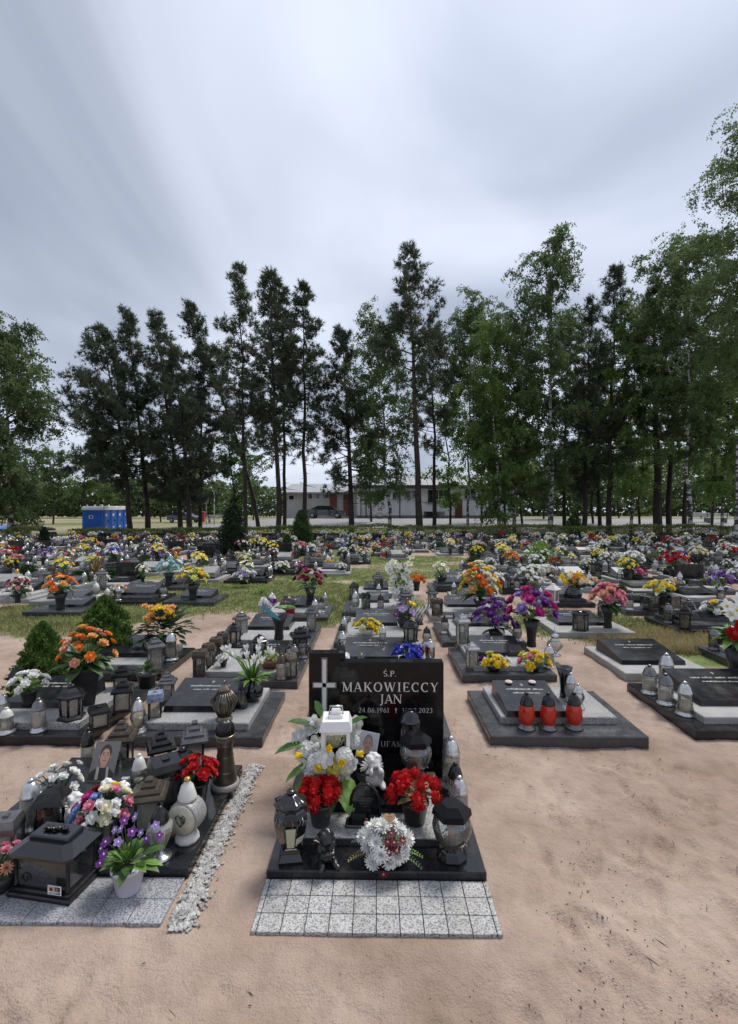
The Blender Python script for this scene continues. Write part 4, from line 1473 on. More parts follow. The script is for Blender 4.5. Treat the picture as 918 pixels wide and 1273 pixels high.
def jar(h=.25, r=.048, lid=SILVER, glass=GLASS, shape='cyl', foot=SILVER, wax=WAX, lh=.36):
    def mk():
        base, body, cap, can, tr = MB(), MB(), MB(), MB(), MB()
        base.lathe([(r * 1.12, 0), (r * 1.18, .008), (r * 1.05, .018), (r * .86, .028), (r * .9, .036)], foot, 16)
        zt = h * (1 - lh); z0 = .034
        if shape == 'cyl':
            pr = [(r * .88, z0), (r, z0 + .012), (r, zt - .02), (r * .92, zt)]
        elif shape == 'belly':
            pr = [(r * .6, z0), (r * .95, z0 + (zt - z0) * .3), (r * 1.15, z0 + (zt - z0) * .62), (r * .95, zt - .01), (r * .8, zt)]
        elif shape == 'drop':
            pr = [(r * .75, z0), (r * 1.05, z0 + (zt - z0) * .4), (r * 1.02, z0 + (zt - z0) * .7), (r * .8, zt)]
        else:
            pr = [(r * 1.0, z0), (r * 1.04, z0 + .02), (r * .82, z0 + (zt - z0) * .55), (r * .80, zt)]
        body.lathe(pr, glass, 16, cap=False)
        can.lathe([(r * .62, z0 + .004), (r * .64, z0 + (zt - z0) * .55), (r * .2, z0 + (zt - z0) * .56), (.002, z0 + (zt - z0) * .55)], wax, 10)
        rr = pr[-1][0]
        lid_dome(cap, zt - .002, rr, h - zt, lid)
        return [('foot', base), ('jar', body), ('candle', can), ('lid', cap)]
    return mk


def tiered(w=.12, h=.26, tiers=3, roof=BROWN_METAL, frame=BLACK_METAL, glass=GLASS_DARK, rh=.34, n=4, overhang=1.45, wax=WAX):
    """four-sided lantern with a stepped roof"""
    def mk():
        base, posts, panes, rf, can = MB(), MB(), MB(), MB(), MB()
        zb, zt = .022, h * (1 - rh)
        base.prism([(w * .56, 0), (w * .56, .012), (w * .50, .014), (w * .50, zb)], frame, n)
        k = w / 2
        if n == 4:
            for sx in (-1, 1):
                for sy in (-1, 1):
                    posts.mark(); posts.box(sx * k - (.012 if sx > 0 else 0), sx * k + (.012 if sx < 0 else 0), sy * k - (.012 if sy > 0 else 0), sy * k + (.012 if sy < 0 else 0), zb, zt, frame)
            q = k - .004
            for a in range(4):
                panes.M = Matrix.Rotation(R(90 * a), 4, 'Z')
                panes.mark(); panes.add([(-q + .008, -q, zb + .003), (q - .008, -q, zb + .003), (q - .008, -q, zt - .003), (-q + .008, -q, zt - .003)], [(0, 1, 2, 3)], glass)
        else:
            kk = k / math.cos(math.pi / n)
            for a in range(n):
                an = 2 * math.pi * (a + .5) / n
                posts.mark(); posts.tube([(kk * math.cos(an), kk * math.sin(an), zb), (kk * math.cos(an), kk * math.sin(an), zt)], .007, frame, 5)
            panes.prism([(k - .004, zb + .002), (k - .004, zt - .002)], glass, n)
        can.lathe([(w * .26, zb + .001), (w * .27, zb + (zt - zb) * .55), (w * .05, zb + (zt - zb) * .56)], wax, 10)
        z = zt; W = w * overhang / 2; st = (h - zt) * .8 / tiers
        for t in range(tiers):
            f = 1 - t / (tiers + .35)
            rf.prism([(W * f, z), (W * f, z + st * .45), (W * (f - .14), z + st)], roof, n)
            z += st
        rf.prism([(W * .22, z), (W * .22, z + (h - z) * .6), (W * .12, h)], roof, n)
        return [('base', base), ('post_frame', posts), ('glass', panes), ('candle', can), ('roof', rf)]
    return mk


def hexdome(w=.13, h=.24, frame=BLACK_METAL, glass=GLASS_FROST):
    """six-sided lantern with flared foot, domed lid and knob"""
    def mk():
        base, panes, posts, rf = MB(), MB(), MB(), MB()
        n = 6; k = w / 2
        base.prism([(k * 1.1, 0), (k * 1.12, .012), (k * .85, .03), (k * .8, .036)], frame, n)
        zt = h * .62; zb = .034
        panes.prism([(k * .78, zb), (k * .86, zt)], glass, n)
        for a in range(n):
            an = 2 * math.pi * (a + .5) / n; q = 1 / math.cos(math.pi / n)
            posts.mark(); posts.tube([(k * .80 * q * math.cos(an), k * .80 * q * math.sin(an), zb), (k * .88 * q * math.cos(an), k * .88 * q * math.sin(an), zt)], .010, frame, 5)
        rf.prism([(k * .9, zt - .004), (k * 1.12, zt), (k * 1.12, zt + .014), (k * .95, zt + h * .10), (k * .80, zt + h * .2), (k * .5, zt + h * .28)], frame, n)
        rf.lathe([(k * .45, zt + h * .27), (k * .3, zt + h * .32), (k * .32, zt + h * .36), (k * .1, h)], frame, 10)
        return [('base', base), ('glass', panes), ('post_frame', posts), ('lid', rf)]
    return mk


def column_lantern(w=.125, h=.40, frame=BLACK_METAL, roof=BLACK_GLOSS):
    def mk():
        base, body, gl, rf = MB(), MB(), MB(), MB()
        k = w / 2
        base.prism([(k, 0), (k, .02), (k * .88, .03)], frame, 6)
        zt = h * .74
        body.prism([(k * .82, .03), (k * .86, zt)], frame, 6)
        for a in range(6):
            gl.M = Matrix.Rotation(R(60 * a), 4, 'Z')
            y = -k * .845 - .003
            gl.mark(); gl.add([(-.018, y + .006, .07), (.018, y + .006, .07), (.020, y - .0005, zt * .82), (0, y - .0012, zt * .94), (-.020, y - .0005, zt * .82)], [(0, 1, 2, 3, 4)], GLASS_FROST if a in (0, 5) else GLASS_DARK)
        rf.lathe([(k * 1.05, zt), (k * 1.12, zt + .012), (k * .9, zt + .03), (k * .82, zt + .06), (k * .5, zt + .085), (k * .15, zt + .095)], roof, 18)
        rf.lathe([(k * .2, zt + .09), (k * .28, h - .006), (k * .1, h)], roof, 10)
        return [('base', base), ('body', body), ('glass', gl), ('lid', rf)]
    return mk


def amphora(h=.31, r=.083):
    def mk():
        b, lid, win, mark, foot, edge = MB(), MB(), MB(), MB(), MB(), MB()
        foot.prism([(r * .66, 0), (r * .66, .012), (r * .52, .04), (r * .46, .06)], BLACK_GLOSS, 4)
        pr = [(r * .50, .055), (r * .66, .085), (r * .84, .125), (r * .96, .165), (r * 1.0, .195), (r * .98, .215), (r * .84, .232), (r * .70, .242)]
        b.lathe(pr, BLACK_GLOSS, 8, smooth=False, ph=.5)
        # pale window panel on the front facets
        win.add([(-.016, -r * .695, .082), (.016, -r * .695, .082), (.024, -r * .985, .183), (-.022, -r * .985, .183)], [(0, 1, 2, 3)], mat('lantern window paper', (.42, .42, .27), .3))
        edge.add([(-.019, -r * .68, .078), (.019, -r * .68, .078), (.027, -r * .98, .187), (-.025, -r * .98, .187)], [(0, 1, 2, 3)], BLACK_METAL)
        rg = random.Random(3)
        scribble(mark, 0, .05, .008, Matrix.Translation((0, -r * .70, .072)), LETTER, rg)
        for k in range(34):                                     # silvery marbling on the shoulder
            a = 2 * math.pi * rg.random()
            z = .198 + rg.uniform(-.012, .012)
            mark.tube([(r * .99 * math.cos(a), r * .99 * math.sin(a), z - .012), (r * .97 * math.cos(a + .08), r * .97 * math.sin(a + .08), z + .004), (r * .9 * math.cos(a + .02), r * .9 * math.sin(a + .02), z + .018)], .0009, SILVER, 4)
        z = .240
        lid.lathe([(r * .72, z), (r * .80, z + .006), (r * .78, z + .012), (r * .96, z + .020), (r * 1.0, z + .028), (r * .80, z + .036), (r * .55, z + .047), (r * .36, z + .058), (r * .2, z + .064)], BLACK_GLOSS, 48, ribs=(8, .14))
        lid.lathe([(r * .2, z + .062), (r * .27, z + .07), (r * .22, z + .078), (.001, z + .08)], BLACK_GLOSS, 10)
        return [('foot', foot), ('body', b), ('window_frame', edge), ('window', win), ('marbling', mark), ('lid', lid)]
    return mk


DRY = mat('dried flower brown', (.19, .13, .08), .8, var=.4, vscale=60)


def globe(h=.255, r=.093):
    """heart-bellied glass on a black foot with a faceted black lid, dried flowers and a candle inside"""
    def mk():
        rg = random.Random(5)
        foot, gl, lid, can, dr, sky_glint = MB(), MB(), MB(), MB(), MB(), MB()
        foot.prism([(r * .72, 0), (r * .74, .012), (r * .55, .038), (r * .42, .05)], BLACK_GLOSS, 8)
        gl.lathe([(r * .42, .046), (r * .62, .065), (r * .88, .10), (r * .99, .135), (r * 1.0, .155), (r * .93, .18), (r * .75, .20)], GLASS, 22, cap=False)
        lid.prism([(r * .78, .194), (r * .88, .202), (r * .84, .228), (r * .46, h)], BLACK_SATIN, 6, ph=0)
        sky_glint.add([(-r * .40, -r * .79, .2315), (r * .40, -r * .79, .2315), (r * .26, -r * .56, .2476), (-r * .26, -r * .56, .2476)], [(0, 1, 2, 3)], PEWTER)  # paler trapezoid laid on the lid, painted as the sky's reflection
        can.lathe([(.017, .075), (.018, .15), (.004, .152)], mat('tan candle', (.30, .17, .09), .6), 10)
        can.ell((0, 0, .158), (.014, .014, .012), WAX_RED, 8, 5)
        for k in range(26):
            a = rg.uniform(0, 6.28); q = r * rg.uniform(.25, .72)
            bloom(dr, Vector((q * math.cos(a), q * math.sin(a), rg.uniform(.062, .095))), Vector((math.cos(a), math.sin(a), .6)), .016, 'daisy', DRY, DRY, rg)
        return [('foot', foot), ('glass', gl), ('candle', can), ('dried_flowers', dr), ('lid', lid), ('lid_sky_glint', sky_glint)]
    return mk


def diamond(h=.29, r=.075):
    """bronze lantern of upright ribs, widest in the middle"""
    def mk():
        b, ribs, cap, gl = MB(), MB(), MB(), MB()
        b.lathe([(r * .62, 0), (r * .65, .01), (r * .5, .025), (r * .45, .035)], BRONZE, 16)
        for k in range(22):
            a = 2 * math.pi * k / 22
            ribs.mark(); ribs.tube([(r * .45 * math.cos(a), r * .45 * math.sin(a), .03), (r * math.cos(a), r * math.sin(a), h * .50), (r * .42 * math.cos(a), r * .42 * math.sin(a), h * .74)], [.0035, .0055, .0035], BRONZE, 4)
        gl.lathe([(r * .40, .032), (r * .88, h * .5), (r * .38, h * .735)], GLASS_DARK, 16, cap=False)
        gl.lathe([(.026, .034), (.027, h * .42), (.004, h * .425)], WAX, 10)
        cap.lathe([(r * .46, h * .73), (r * .50, h * .75), (r * .44, h * .80), (r * .3, h * .86), (r * .16, h * .90), (r * .13, h * .93), (r * .18, h * .96), (.001, h)], BRONZE, 16)
        return [('foot', b), ('ribs', ribs), ('glass', gl), ('cap', cap)]
    return mk


def bell_lantern(h=.41, r=.085):
    def mk():
        disc, b, d, rim = MB(), MB(), MB(), MB()
        disc.lathe([(r * 1.02, 0), (r * 1.04, .012), (r * 1.0, .03), (r * .92, .034)], CONCRETE, 24)
        b.lathe([(r * .86, .033), (r * .84, .06), (r * .68, .14), (r * .56, .21), (r * .58, .27), (r * .70, .315)], BROWN_METAL, 24)
        for z in (.10, .19, .26):
            rim.mark(); rim.lathe([(r * (.79 if z == .10 else .60), z), (r * (.80 if z == .10 else .615), z + .005), (r * (.77 if z == .10 else .60), z + .01)], BRONZE, 24, cap=False)
        rim.mark(); rim.lathe([(r * .70, .312), (r * .76, .318), (r * .72, .326)], BRONZE, 24)
        d.lathe([(r * .66, .324), (r * .70, .345), (r * .62, .38), (r * .42, .402), (r * .2, h), (.001, h + .002)], BLACK_METAL, 72, ribs=(18, .20))
        return [('disc', disc), ('body', b), ('rings', rim), ('dome', d)]
    return mk


def clock_lantern(h=.31, r=.08):
    """white ceramic lantern: round drum standing on its rim, heart relief in the face"""
    def mk():
        foot, drum, face, heart, cap = MB(), MB(), MB(), MB(), MB()
        foot.lathe([(r * .72, 0), (r * .76, .012), (r * .62, .032), (r * .34, .046), (r * .3, .055)], WHITE_CERAMIC, 20, ribs=(10, .05))
        drum.M = Matrix.Translation((0, 0, .125)) @ Matrix.Rotation(R(90), 4, 'X')
        drum.lathe([(r * .7, -.052), (r * .96, -.05), (r, -.04), (r * 1.02, 0), (r, .04), (r * .96, .05)], PALE_GRANITE, 28)
        face.M = drum.M
        face.lathe([(r * .90, .0505), (r * .86, .058), (r * .2, .0565), (.001, .0565)], mat('cream lantern face', (.50, .48, .38), .5, var=.15, vscale=40), 28, cap=False)
        for s in (-1, 1):
            pts = [(0, -.0595, .098), (s * .022, -.0595, .122), (s * .026, -.0595, .142), (s * .013, -.0595, .152), (0, -.0595, .138)]
            heart.tube(pts, .0035, PEWTER, 5)
        heart.tube([(.004, -.061, .118), (.02, -.061, .128), (.012, -.061, .140), (.002, -.061, .128)], .003, PEWTER, 5)
        cap.lathe([(r * .52, .20), (r * .60, .206), (r * .58, .216), (r * .46, .246), (r * .38, .268), (r * .20, .284), (r * .19, .292)], WHITE_CERAMIC, 20, ribs=(10, .04))
        cap.lathe([(r * .18, .29), (r * .22, .297), (r * .14, h)], GILT, 12)
        return [('foot', foot), ('drum', drum), ('face', face), ('heart_relief', heart), ('cap', cap)]
    return mk


def heart_jar(h=.245, r=.058):
    """faceted glass on a silver stemmed foot with black domed lid"""
    def mk():
        foot, gl, lid, can = MB(), MB(), MB(), MB()
        foot.lathe([(r * .92, 0), (r * .95, .008), (r * .7, .014), (r * .28, .024), (r * .24, .04)], SILVER, 20)
        gl.prism([(r * .3, .038), (r * .72, .09), (r * .98, .135), (r * .92, .152), (r * .62, .17)], GLASS_FROST, 6)
        can.lathe([(.018, .05), (.024, .11), (.003, .112)], WAX, 10)
        lid.lathe([(r * .66, .168), (r * .74, .176), (r * .70, .186), (r * .62, .204), (r * .42, .224), (r * .24, .230), (r * .26, .238), (.001, h)], BLACK_METAL, 16)
        return [('foot', foot), ('glass', gl), ('candle', can), ('lid', lid)]
    return mk


def umbrella_lantern(w=.115, h=.25):
    """black lantern whose four roof sails curve out past the glass"""
    def mk():
        base, fr, gl, rf, can = MB(), MB(), MB(), MB(), MB()
        k = w / 2
        base.cbox(-k, k, -k, k, 0, .016, BLACK_METAL)
        zt = h * .78
        for sx in (-1, 1):
            for sy in (-1, 1):
                fr.mark(); fr.tube([(sx * k * .92, sy * k * .92, .014), (sx * k * .82, sy * k * .82, zt)], .007, BLACK_METAL, 5)
        for a in range(4):
            gl.M = Matrix.Rotation(R(90 * a), 4, 'Z')
            gl.mark(); gl.add([(-k * .86, -k * .88, .02), (k * .86, -k * .88, .02), (k * .78, -k * .80, zt), (-k * .78, -k * .80, zt)], [(0, 1, 2, 3)], GLASS_DARK)
        can.lathe([(.024, .017), (.025, .10), (.003, .102)], WAX, 10); can.ell((0, 0, .112), (.02, .02, .014), WAX_RED, 8, 5)
        n = 8; vs = []; fs = []
        for i, (q, z) in enumerate(((1.62, zt - .012), (1.35, zt + .010), (.85, zt + .034), (.3, h - .004))):
            for kx in range(8):
                a = 2 * math.pi * (kx + .5 * 0) / 8 + math.pi / 4
                rr = k * q * (1.25 if kx % 2 == 0 else .82)
                vs.append((rr * math.cos(a), rr * math.sin(a), z - (.012 if kx % 2 == 0 and i < 2 else 0)))
        for i in range(3):
            for kx in range(8):
                j = (kx + 1) % 8
                fs.append((i * 8 + kx, i * 8 + j, i * 8 + 8 + j, i * 8 + 8 + kx))
        fs.append(tuple(24 + kx for kx in range(8))); fs.append(tuple(7 - kx for kx in range(8)))
        rf.add(vs, fs, BLACK_METAL); rf.lathe([(.012, h - .006), (.014, h), (.001, h + .006)], BLACK_METAL, 8)
        return [('base', base), ('post_frame', fr), ('glass', gl), ('candle', can), ('roof', rf)]
    return mk


def ring_lantern(h=.27, r=.06, body=SILVER):
    """round bulbous lantern with a spherical crown"""
    def mk():
        b, g, c = MB(), MB(), MB()
        b.lathe([(r * .8, 0), (r * .85, .01), (r * .5, .03), (r * .45, .05)], body, 16)
        g.lathe([(r * .45, .05), (r * .95, .09), (r * 1.05, .12), (r * .95, .15), (r * .55, .175)], GLASS_FROST, 18, cap=False)
        c.lathe([(r * .58, .172), (r * .62, .18), (r * .4, .19), (r * .5, .21), (r * .55, .225), (r * .4, .245), (r * .12, .255), (r * .15, .265), (.001, h)], body, 16)
        return [('foot', b), ('glass', g), ('crown', c)]
    return mk


# ================================================================== flowers
def petal(mb, c, d, n, L, w, curl, mat):
    """a cupped petal from c along d, n its upper side"""
    s = d.cross(n)
    if s.length < 1e-6:
        s = d.orthogonal()
    s = s.normalized(); n = n.normalized()
    m = c + d * L * .55 + n * L * curl * .35
    t = c + d * L + n * L * curl
    mb.add([c, m + s * w / 2 + n * L * .06, t + s * w * .18, t - s * w * .18, m - s * w / 2 + n * L * .06, m - n * L * .03], [(0, 5, 1), (1, 5, 2), (2, 5, 3), (3, 5, 4), (4, 5, 0)], mat, True)


def frame_of(n):
    n = Vector(n).normalized()
    a = n.orthogonal().normalized(); b = n.cross(a)
    return n, a, b


def bloom(mb, c, n, r, kind, mat_, mat2, rg, rich=True):
    mb.mark()
    n, a, b = frame_of(n)
    ph = rg.uniform(0, 6.28)

    def dirs(k, el, off=0.0):
        for i in range(k):
            t = ph + off + 2 * math.pi * i / k + rg.uniform(-.12, .12)
            o = a * math.cos(t) + b * math.sin(t)
            yield o * math.cos(el) + n * math.sin(el), n * math.cos(el) - o * math.sin(el), o
    if kind == 'rose':
        lay = ((6, .30, 1.0, .16), (6, .70, .92, .02), (5, 1.02, .84, -.12), (4, 1.25, .76, -.2)) if rich else ((5, .35, 1.0, .12), (5, .85, .85, -.05))
        mb.ell(c + n * r * .30, (r * .42, r * .42, r * .46), mat_, 7, 5)
        for k, el, f, cu in lay:
            for d, up, o in dirs(k, el, f * 3):
                petal(mb, c + o * r * .10, d, up, r * f, r * .95 * f, cu, mat_)
    elif kind == 'mum':
        lay = ((13, -.05, 1.0), (11, .38, .9), (9, .80, .74), (6, 1.2, .5)) if rich else ((9, .1, 1.0), (7, .7, .75))
        for k, el, f in lay:
            for d, up, o in dirs(k, el, f * 5):
                petal(mb, c + o * r * .06, d, up, r * f, r * (.30 if rich else .5), .16, mat_)
    elif kind == 'daisy':
        for d, up, o in dirs(9 if rich else 7, .12):
            petal(mb, c + o * r * .12, d, up, r * .9, r * .42, .1, mat_)
        mb.ell(c + n * r * .1, (r * .26, r * .26, r * .2), mat2, 6, 4)
    elif kind == 'tulip':
        for k, el, f in ((3, 1.15, 1.25), (3, 1.05, 1.15)):
            for d, up, o in dirs(k, el, f * 9):
                petal(mb, c + o * r * .25 - n * r * .3, d, -o, r * 1.55 * f, r * .95, .12, mat_)
        mb.ell(c, (r * .48, r * .48, r * .75), mat_, 7, 5)
    elif kind == 'orchid':
        for d, up, o in dirs(5, .05):
            petal(mb, c, d, up, r, r * .85, .08, mat_)
        mb.ell(c + n * r * .15, (r * .2, r * .2, r * .25), mat2, 6, 4)
    elif kind == 'hydrangea':
        nf = 44 if rich else 12
        mb.ell(c, (r * .70, r * .70, r * .70), mat_, 9, 6)
        for i in range(nf):
            z = 1 - 1.5 * (i + .5) / nf; t = i * 2.4 + ph; q = math.sqrt(max(0, 1 - z * z))
            v = (a * math.cos(t) + b * math.sin(t)) * q + n * z
            cc = c + v * r * .8
            _, aa, bb = frame_of(v)
            for k in range(4):
                o = aa * math.cos(k * 1.571 + t) + bb * math.sin(k * 1.571 + t)
                petal(mb, cc, o * .95 + v * .3, v, r * .34, r * .36, .1, mat_)
    elif kind == 'pom':
        nf = 34 if rich else 14
        for i in range(nf):
            z = 1 - 1.4 * (i + .5) / nf; t = i * 2.4 + ph; q = math.sqrt(max(0, 1 - z * z))
            v = (a * math.cos(t) + b * math.sin(t)) * q + n * z
            o = frame_of(v)[1]
            petal(mb, c + v * r * .45, (v + o * rg.uniform(-.5, .5)).normalized(), o, r * .55, r * .5, rg.uniform(-.2, .3), mat_)
        mb.ell(c, (r * .62, r * .62, r * .62), mat_, 8, 5)


def leaf(mb, c, d, L, w, mat, droop=.25, single=True):
    if single:
        mb.mark()
    d = Vector(d).normalized(); s = d.cross(Vector((0, 0, 1)))
    s = s.normalized() if s.length > 1e-5 else Vector((1, 0, 0))
    up = s.cross(d)
    vs = [c]
    for t, ww in ((.3, .8), (.6, 1.0), (.85, .55)):
        m = c + d * L * t - Vector((0, 0, 1)) * droop * L * t * t
        vs += [m + s * w / 2 * ww + up * w * .12, m, m - s * w / 2 * ww + up * w * .12]
    vs.append(c + d * L - Vector((0, 0, 1)) * droop * L)
    fs = [(0, 2, 1), (0, 3, 2), (1, 2, 5, 4), (2, 3, 6, 5), (4, 5, 8, 7), (5, 6, 9, 8), (7, 8, 10), (8, 9, 10)]
    mb.add(vs, fs, mat, True)


def fern(mb, c, d, L, mat, rg, droop=.4):
    mb.mark()
    d = Vector(d).normalized(); s = d.cross(Vector((0, 0, 1))).normalized()
    for k in range(9):
        t = (k + 1) / 9.5
        p = c + d * L * t - Vector((0, 0, 1)) * droop * L * t * t
        for sg in (-1, 1):
            leaf(mb, p, d * .6 + s * sg, L * .30 * (1 - t * .7), L * .07, mat, .2, False)


def pot_mesh(kind, h, r, mat_):
    m = MB()
    if kind == 'pot':
        m.lathe([(r * .66, 0), (r * .70, .006), (r * .95, h * .86), (r * 1.03, h * .87), (r * 1.03, h), (r * .92, h), (r * .90, h * .9), (.001, h * .9)], mat_, 18)
    elif kind == 'flare':
        m.lathe([(r * .55, 0), (r * .58, .01), (r * .50, h * .25), (r * .62, h * .65), (r * 1.0, h), (r * .9, h), (r * .5, h * .7), (.001, h * .68)], mat_, 16)
    elif kind == 'square':
        m.prism([(r * .62, 0), (r * .95, h * .93), (r * 1.0, h * .93), (r * 1.0, h), (r * .9, h), (r * .86, h * .9), (.001, h * .9)], mat_, 4)
    elif kind == 'ball':
        m.lathe([(r * .5, 0), (r * .9, h * .22), (r * 1.05, h * .48), (r * .92, h * .75), (r * .6, h * .93), (r * .66, h), (r * .55, h), (r * .45, h * .9), (.001, h * .88)], mat_, 20)
    elif kind == 'bowl':
        m.lathe([(r * .6, 0), (r * .9, h * .5), (r * 1.0, h), (r * .9, h), (r * .8, h * .7), (.001, h * .7)], mat_, 16)
    return m


def bouquet(cols, kind='rose', n=12, Rb=.13, br=.035, pot='pot', ph=.13, pr=.07, potmat=None, leafmat=None, tall=.0, flat=.75, nleaf=14, rich=True, seed=1, mat2=None, lean=None, leafL=None, kinds=None):
    """dome of blooms over leaves in a pot: cols colour names drawn in turn"""
    def mk():
        rg = random.Random(seed)
        lm = leafmat or LEAF
        fl, lv, st = MB(), MB(), MB()
        p = pot_mesh(pot, ph, pr, potmat or BLACK_PLASTIC) if pot else MB()
        c0 = Vector((0, 0, ph + tall + Rb * flat * .25))
        root = Vector((0, 0, ph * .92))
        for i in range(n):
            z = 1 - 1.02 * (i + .5) / n; t = i * 2.39996 + seed; q = math.sqrt(max(0, 1 - z * z))
            v = Vector((q * math.cos(t), q * math.sin(t), z * flat)) + Vector((rg.uniform(-.13, .13), rg.uniform(-.13, .13), rg.uniform(-.1, .12)))
            c = c0 + v * Rb
            if lean:
                c += Vector(lean) * rg.uniform(0, 1) * Rb
            col = cols[i % len(cols)] if not isinstance(cols, str) else cols
            kk = kinds[i % len(kinds)] if kinds else kind
            bloom(fl, c, v + Vector((0, 0, .5)), br * rg.uniform(.8, 1.15), kk, PETALS[col], mat2 or PETALS['yellow'], rg, rich)
            st.tube([root, root.lerp(c, .5) + Vector((0, 0, Rb * .12)), c], .0028 if rich else .004, lm, 3, cap=False)
        for i in range(nleaf):
            t = i * 2.39996 + .7; el = rg.uniform(-.15, .95)
            d = Vector((math.cos(t) * math.cos(el), math.sin(t) * math.cos(el), math.sin(el)))
            o = c0.lerp(root, rg.uniform(.2, .75)) + d * Rb * .15
            L = (leafL or Rb * .95) * rg.uniform(.7, 1.2)
            leaf(lv, o, d, L, L * .42, lm, rg.uniform(.1, .45))
        out = [('blooms', fl), ('leaves', lv), ('stems', st)]
        if p.f:
            out.insert(0, ('pot' if pot not in ('flare', 'ball') else 'vase', p))
        return out
    return mk


# ================================================================== gravestones
def urn_grave(w=1.05, d=.95, base=DARK_GRANITE, tier=GREY_GRANITE, plate=BLACK_GRANITE, hb=.07, pw=.62, pd=.50, poff=(0, .0), slope=.08, mark=True, seed=1, tin=.13, head=None, tfront=None):
    """low grave: base slab, grey tier, sloping name plate; origin at the middle of the front edge"""
    def mk():
        b, t, p, ins, hd = MB(), MB(), MB(), MB(), MB()
        b.cbox(-w / 2, w / 2, 0, d, -.06, hb, base, .007)
        z = hb + .0005
        if tier is not None:
            t.cbox(-w / 2 + tin, w / 2 - tin, tin * .8 if tfront is None else tfront, d - tin * .4, z, hb + .055, tier, .006); z = hb + .0555
        x0, x1 = poff[0] - pw / 2, poff[0] + pw / 2
        y0 = d - tin * .4 - .05 - pd + poff[1]; y1 = y0 + pd
        f0, f1 = z + .045, z + .045 + slope
        c = .008
        p.hexa([(x0, y0, z), (x1, y0, z), (x1, y1, z), (x0, y1, z), (x0 + c, y0 + c, f0), (x1 - c, y0 + c, f0), (x1 - c, y1 - c, f1), (x0 + c, y1 - c, f1)], plate)
        if mark:
            rg = random.Random(seed)
            nrm = Matrix.Translation((poff[0], y0, f0 + .0012)) @ Matrix.Rotation(math.atan2(slope, pd), 4, 'X') @ Matrix.Rotation(R(-90), 4, 'X')
            # writing runs up the slope
            for k, (ff, hh, ww) in enumerate(((.80, .030, .06), (.66, .026, .62), (.54, .020, .46))):
                ins.mark()
                M = Matrix.Translation((poff[0], y0 + pd * ff, f0 + slope * ff + .0015)) @ Matrix.Rotation(math.atan2(slope, pd) - R(90), 4, 'X')
                if k == 0:
                    for q in ((-.003, -.006, .003, .034), (-.014, .016, .014, .022)):
                        ins.add([M @ Vector(v) for v in ((q[0], 0, q[1]), (q[2], 0, q[1]), (q[2], 0, q[3]), (q[0], 0, q[3]))], [(0, 1, 2, 3)], LETTER_DIM)
                else:
                    scribble(ins, 0, pw * ww, hh, M, LETTER_DIM, rg)
        out = [('base_slab', b), ('tier', t), ('name_plate', p), ('inscription', ins)]
        if head:
            hw, hh, hm = head
            hd.cbox(-hw / 2, hw / 2, d - .12, d - .03, hb + .056 if tier is not None else hb + .001, hb + hh, hm, .008)
            out.append(('headstone', hd))
        return out
    return mk

# ================================================================== figurines and portraits
def blob_mesh(name, ells, mat_, voxel=.004, smooth=3):
    """one continuous body grown together from rounded masses"""
    mb = MB()
    for e in ells:
        c, r = e[0], e[1]
        mb.M = Matrix.Translation(c) @ (Matrix.Rotation(R(e[2][0]), 4, e[2][1]) if len(e) > 2 else Matrix.Identity(4))
        mb.ell((0, 0, 0), r, mat_, 12, 8)
    me = mb.mesh(name)
    o = bpy.data.objects.new('figurine_tmp', me)
    COL.objects.link(o)
    rm = o.modifiers.new('r', 'REMESH'); rm.mode = 'VOXEL'; rm.voxel_size = voxel; rm.use_smooth_shade = True
    sm = o.modifiers.new('s', 'SMOOTH'); sm.factor = .5; sm.iterations = smooth
    dg = bpy.context.evaluated_depsgraph_get()
    out = bpy.data.meshes.new_from_object(o.evaluated_get(dg))
    out.name = name
    if not out.materials:
        out.materials.append(mat_)
    bpy.data.objects.remove(o)
    for p in out.polygons:
        p.use_smooth = True
    return out


def angel_body(mat_, pose='sit', curls=True, voxel=.004):
    """seated cherub with folded arms, wings apart"""
    E = [((0, 0, .028), (.036, .030, .028)), ((0, .004, .056), (.026, .021, .030)), ((0, -.004, .098), (.027, .026, .028)),
         ((0, -.002, .076), (.012, .012, .014))]
    if pose == 'sit':
        for s in (-1, 1):
            E += [((s * .026, -.030, .018), (.015, .034, .014)), ((s * .034, -.058, .012), (.012, .014, .011)),
                  ((s * .030, -.004, .060), (.011, .012, .022)), ((s * .022, -.022, .050), (.010, .020, .010)), ((s * .008, -.036, .052), (.010, .010, .009))]
    elif pose == 'lean':
        for s in (-1, 1):
            E += [((s * .030, -.022, .014), (.014, .036, .013)), ((s * .028, -.020, .055), (.010, .012, .026)), ((s * .018, -.036, .075), (.009, .012, .016))]
    E += [((0, -.030, .096), (.006, .006, .005)), ((-.012, -.027, .092), (.008, .007, .008)), ((.012, -.027, .092), (.008, .007, .008))]
    if curls:
        rg = random.Random(2)
        for k in range(16):
            a = rg.uniform(0, 6.28); z = rg.uniform(.1, 1)
            q = math.sqrt(1 - z * z)
            E.append(((.026 * q * math.cos(a), .004 + .025 * q * math.sin(a), .102 + .026 * z), (.010, .010, .009)))
    return blob_mesh('body', E, mat_, voxel)


def wing(mat_, s):
    m = MB()
    for k in range(5):
        t = k / 4
        c = Vector((s * (.014 + .012 * t), .022 + .004 * k % 2, .070 - .006 * k))
        leaf(m, c, Vector((s * (.55 + .4 * t), .25, .9 - 1.1 * t)), .040 - .004 * k, .018, mat_, .05, k == 0)
        leaf(m, c + Vector((0, .003, 0)), Vector((s * (.55 + .4 * t), .3, .9 - 1.1 * t)), .038 - .004 * k, .018, mat_, .05, False)
    return m


ANGEL_CACHE = {}


